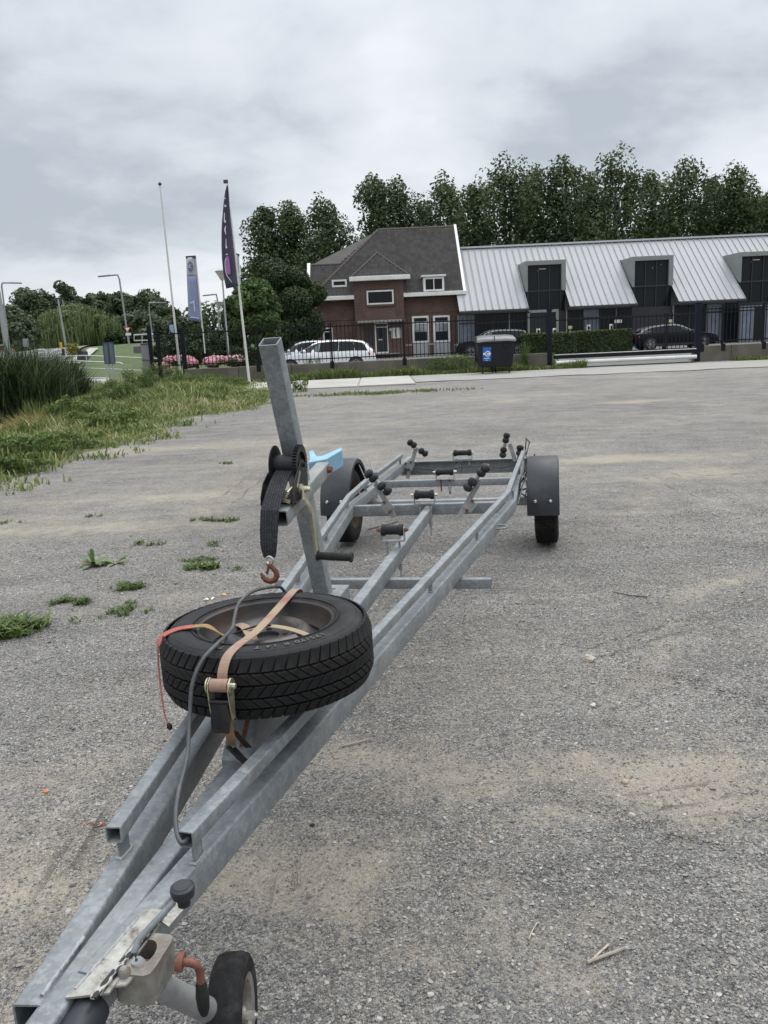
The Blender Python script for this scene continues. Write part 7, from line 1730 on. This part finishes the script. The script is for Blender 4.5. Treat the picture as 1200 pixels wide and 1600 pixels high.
# plants in the gravel
def rosette(label, px, py, w_m, n, leaf_l, kind='weed_tuft', tall=.0, mat=LF_WEED, dense=1.):
    g_ = gnd(px, py); z0 = gz(g_.x, g_.y); r = thing(kind, label, 'weed', (g_.x, g_.y, z0)); th = RNG.random(n) * 6.283; q = RNG.random(n) ** .6 * w_m / 2
    x, y = g_.x + np.cos(th) * q, g_.y + np.sin(th) * q * .62; k = fbm(x, y, 12, int(px)) > .50; x, y = x[k], y[k]; m = len(x)
    blades('leaves', np.stack([x, y, np.full(m, z0 - .003)], 1), leaf_l * (.5 + RNG.random(m)), leaf_l * .22 * (.6 + RNG.random(m)), .7 + .9 * RNG.random(m), np.clip(.05 + .8 * RNG.random(m), 0, 1), mat, r, (g_.x, g_.y, z0))
    return r, g_, z0
TUF = [('large clump of grass and broad leaves at the left edge', 22, 985, .44, 900, .075), ('flat grass tuft left of the spare wheel, lower left of three', 110, 944, .25, 420, .04), ('grass tuft above and right of the flat one', 200, 919, .24, 340, .04), ('small grass tuft halfway to the spare wheel', 206, 955, .30, 300, .035), ('tiny sprig beside the small tuft', 196, 944, .12, 80, .03),
       ('brownish weed tuft behind the dandelion', 235, 849, .26, 260, .04), ('grass tuft left of a pair near the winch strap', 314, 812, .22, 260, .035), ('grass tuft right of a pair near the winch strap', 350, 812, .30, 320, .035), ('thin weed patch above the yellow flower', 312, 872, .30, 220, .03), ('weed tuft with a yellow flower left of the hook', 316, 887, .26, 360, .045),
       ('small tuft left of the hanging strap', 345, 848, .26, 200, .035), ('small tuft left of the rusty hook', 371, 888, .22, 200, .03), ('tiny weed sprig in front of the left verge', 146, 804, .16, 90, .03), ('little weed at the gravel edge far left', 10, 815, .3, 160, .03), ('sparse weed at mid distance beyond the winch', 352, 724, .25, 120, .04), ('faint sprigs left of the flat tuft', 135, 968, .22, 80, .03)]
for t_ in TUF:
    q = rosette(*t_)
    if 'yellow flower left' in t_[0]: MB().ball((.0, 0, .035), .007, 8, (1, 1, .5)).build('blossom', simple('dandelion_yellow', (.7, .5, .02), .7), q[0], 60)
# the big dandelion: broad bent leaves, each its own
g_ = gnd(148, 884); z0 = gz(g_.x, g_.y); dn = thing('dandelion', 'large leafy dandelion with an upright leaf on the open gravel', 'weed', (g_.x, g_.y, z0))
for k in range(26):
    a = 2.4 * k + .3 * math.sin(k); L_ = .09 + .07 * ((k * 37) % 10) / 10; el = .25 + .5 * ((k * 13) % 7) / 7; ox = (.16 if k % 4 == 0 else 0)
    if k == 1: el, L_ = 1.45, .16
    if k == 2: el, L_, a = 1.2, .13, 2.6
    d = Vector((math.cos(a), math.sin(a), 0)); sd = Vector((-d.y, d.x, 0)); up2 = Vector((0, 0, 1)); vs = []; wv_ = [.15, .55, .9, 1., .8, .0]
    for i in range(6):
        f = i / 5; p = Vector((ox * 1.0, 0, .005)) + d * (L_ * f * math.cos(el)) + up2 * (L_ * f * math.sin(el) - .03 * f * f); ww = .022 * wv_[i] * (1 + .25 * math.sin(i * 5 + k)); vs += [p - sd * ww + up2 * ww * .3, p, p + sd * ww + up2 * ww * .3]
    o = MB().add(vs, [(i * 3 + j, i * 3 + j + 1, (i + 1) * 3 + j + 1, (i + 1) * 3 + j) for i in range(5) for j in range(2)]).build('leaf', [simple('dandelion_leaf', (.075, .125, .03), .55, 0, .3, 30), simple('yellowing_leaf', (.16, .16, .05), .6, 0, .3, 30)][k % 5 == 0] if k < 2 else bpy.data.materials['dandelion_leaf' if k % 5 else 'yellowing_leaf' if 'yellowing_leaf' in bpy.data.materials else 'dandelion_leaf'], dn, 60)
# ================================================================== small things on the ground
def stone(label, px, py, r_, c, name='stone', cat='stone'):
    g_ = gnd(px, py); z0 = gz(g_.x, g_.y); m = MB().ball((0, 0, 0), r_, 10, (1, .8, .7)); m.v = [(x * (1 + .25 * math.sin(9 * x / r_ + 3 * z / r_ + px)), y * (1 + .2 * math.cos(5 * y / r_ + px)), z * (1 + .2 * math.sin(4 * x / r_ + py))) for x, y, z in m.v]
    o = m.build(name, simple(name + '_' + str(int(px)), c, .85, 0, .25, 60, .003), None, 30); o.location = (g_.x, g_.y, z0 + r_ * .35); return tag(o, label, cat)
stone('fist sized pale stone on the gravel right of the trailer', 921, 1027, .032, (.40, .35, .28)); stone('small rounded stone in front of the right rail', 484, 1396, .013, (.26, .24, .21)); stone('black pebble beside the right rail', 488, 1288, .009, (.02, .02, .02)); stone('flat whitish stone left of the dark patch', 927, 1093, .013, (.55, .53, .48))
stone('pale stone at the bottom edge of the photo', 592, 1587, .009, (.45, .43, .39)); stone('grey stone in the lower middle', 747, 1482, .008, (.38, .38, .37)); stone('light stone near the bottom, one of a pair', 672, 1551, .010, (.45, .44, .41)); stone('tan stone in the sandy patch at right', 977, 1217, .014, (.38, .30, .22)); stone('pale stone beyond the sandy patch lower right', 987, 1272, .013, (.45, .42, .36))
stone('small grey stone lower left of middle', 473, 1495, .008, (.3, .3, .29)); stone('tiny ochre stone lower middle', 755, 1307, .006, (.42, .27, .10))
for k, (px, py, r_, lb) in enumerate(((71, 1237, .009, 'larger orange plastic fragment left of the trailer'), (131, 1284, .005, 'tiny orange fragment, left of a row of three'), (143, 1283, .005, 'tiny orange fragment, middle of a row of three'), (159, 1283, .007, 'orange fragment nearest the left guide rail'))):
    g_ = gnd(px, py); z0 = gz(g_.x, g_.y); o = MB().prism([(-r_ * 1.5, -r_ * .5, 0), (r_ * .8, -r_ * .7, .002), (r_ * 1.6, r_ * .3, 0), (0, r_ * .8, .003)], (0, 0, .004)).build('plastic_fragment', simple('orange_plastic_%d' % k, (.55, .13, .05), .5), None); o.location = (g_.x, g_.y, z0 + .006); o.rotation_euler = (.2, .1, k * 1.3)
    tag(o, lb, 'fragment', 'orange plastic fragments')
def stick(label, pts, r_, c=(.33, .29, .23), name='stick'):
    G = [gnd(*p) for p in pts]; o_ = G[0]; z0 = gz(o_.x, o_.y); o = MB().tube([(g.x - o_.x, g.y - o_.y, gz(g.x, g.y) - z0 + r_ + .004) for g in G], r_, 6).build(name, simple('dry_wood_%d' % int(pts[0][0]), c, .9, 0, .25, 40), None, 60); o.location = (o_.x, o_.y, z0); return tag(o, label, 'stick')
stick('split pale stick lying at the lower right', [(918, 1502), (940, 1494), (976, 1482)], .0042); stick('short pale splinter beside the split stick', [(924, 1499), (938, 1486), (951, 1475)], .003, (.42, .37, .3))
stick('thin twig right of the tyre shadow', [(531, 1164), (553, 1159), (578, 1152)], .0035); stick('curled dry twig on the dark gravel at right', [(960, 923), (985, 929), (1012, 931)], .003, (.05, .045, .04)); stick('thin stalk near the lower right', [(826, 1466), (832, 1452), (839, 1440)], .0018, (.4, .36, .25)); stick('dead twig beside the left road wheel', [(575, 826), (600, 820), (622, 812)], .005, (.12, .10, .07))
for k, (px, py, lb) in enumerate(((322, 938, 'crumpled white paper scrap left of the spare wheel'), (333, 936, 'small white paper scrap next to the crumpled one'), (350, 930, 'orange peel scrap above the cable loop'))):
    g_ = gnd(px, py); z0 = gz(g_.x, g_.y); o = MB().add([(-.02, -.008, 0), (.0, -.012, .010), (.018, -.004, .002), (.012, .012, .008), (-.012, .010, .004), (0, 0, .013)], [(0, 1, 5), (1, 2, 5), (2, 3, 5), (3, 4, 5), (4, 0, 5)]).build('paper_scrap', simple('scrap_%d' % k, (.75, .74, .70) if k < 2 else (.6, .35, .10), .7), None); o.location = (g_.x, g_.y, z0 + .004); o.rotation_euler = (0, 0, k * 1.1); tag(o, lb, 'litter')
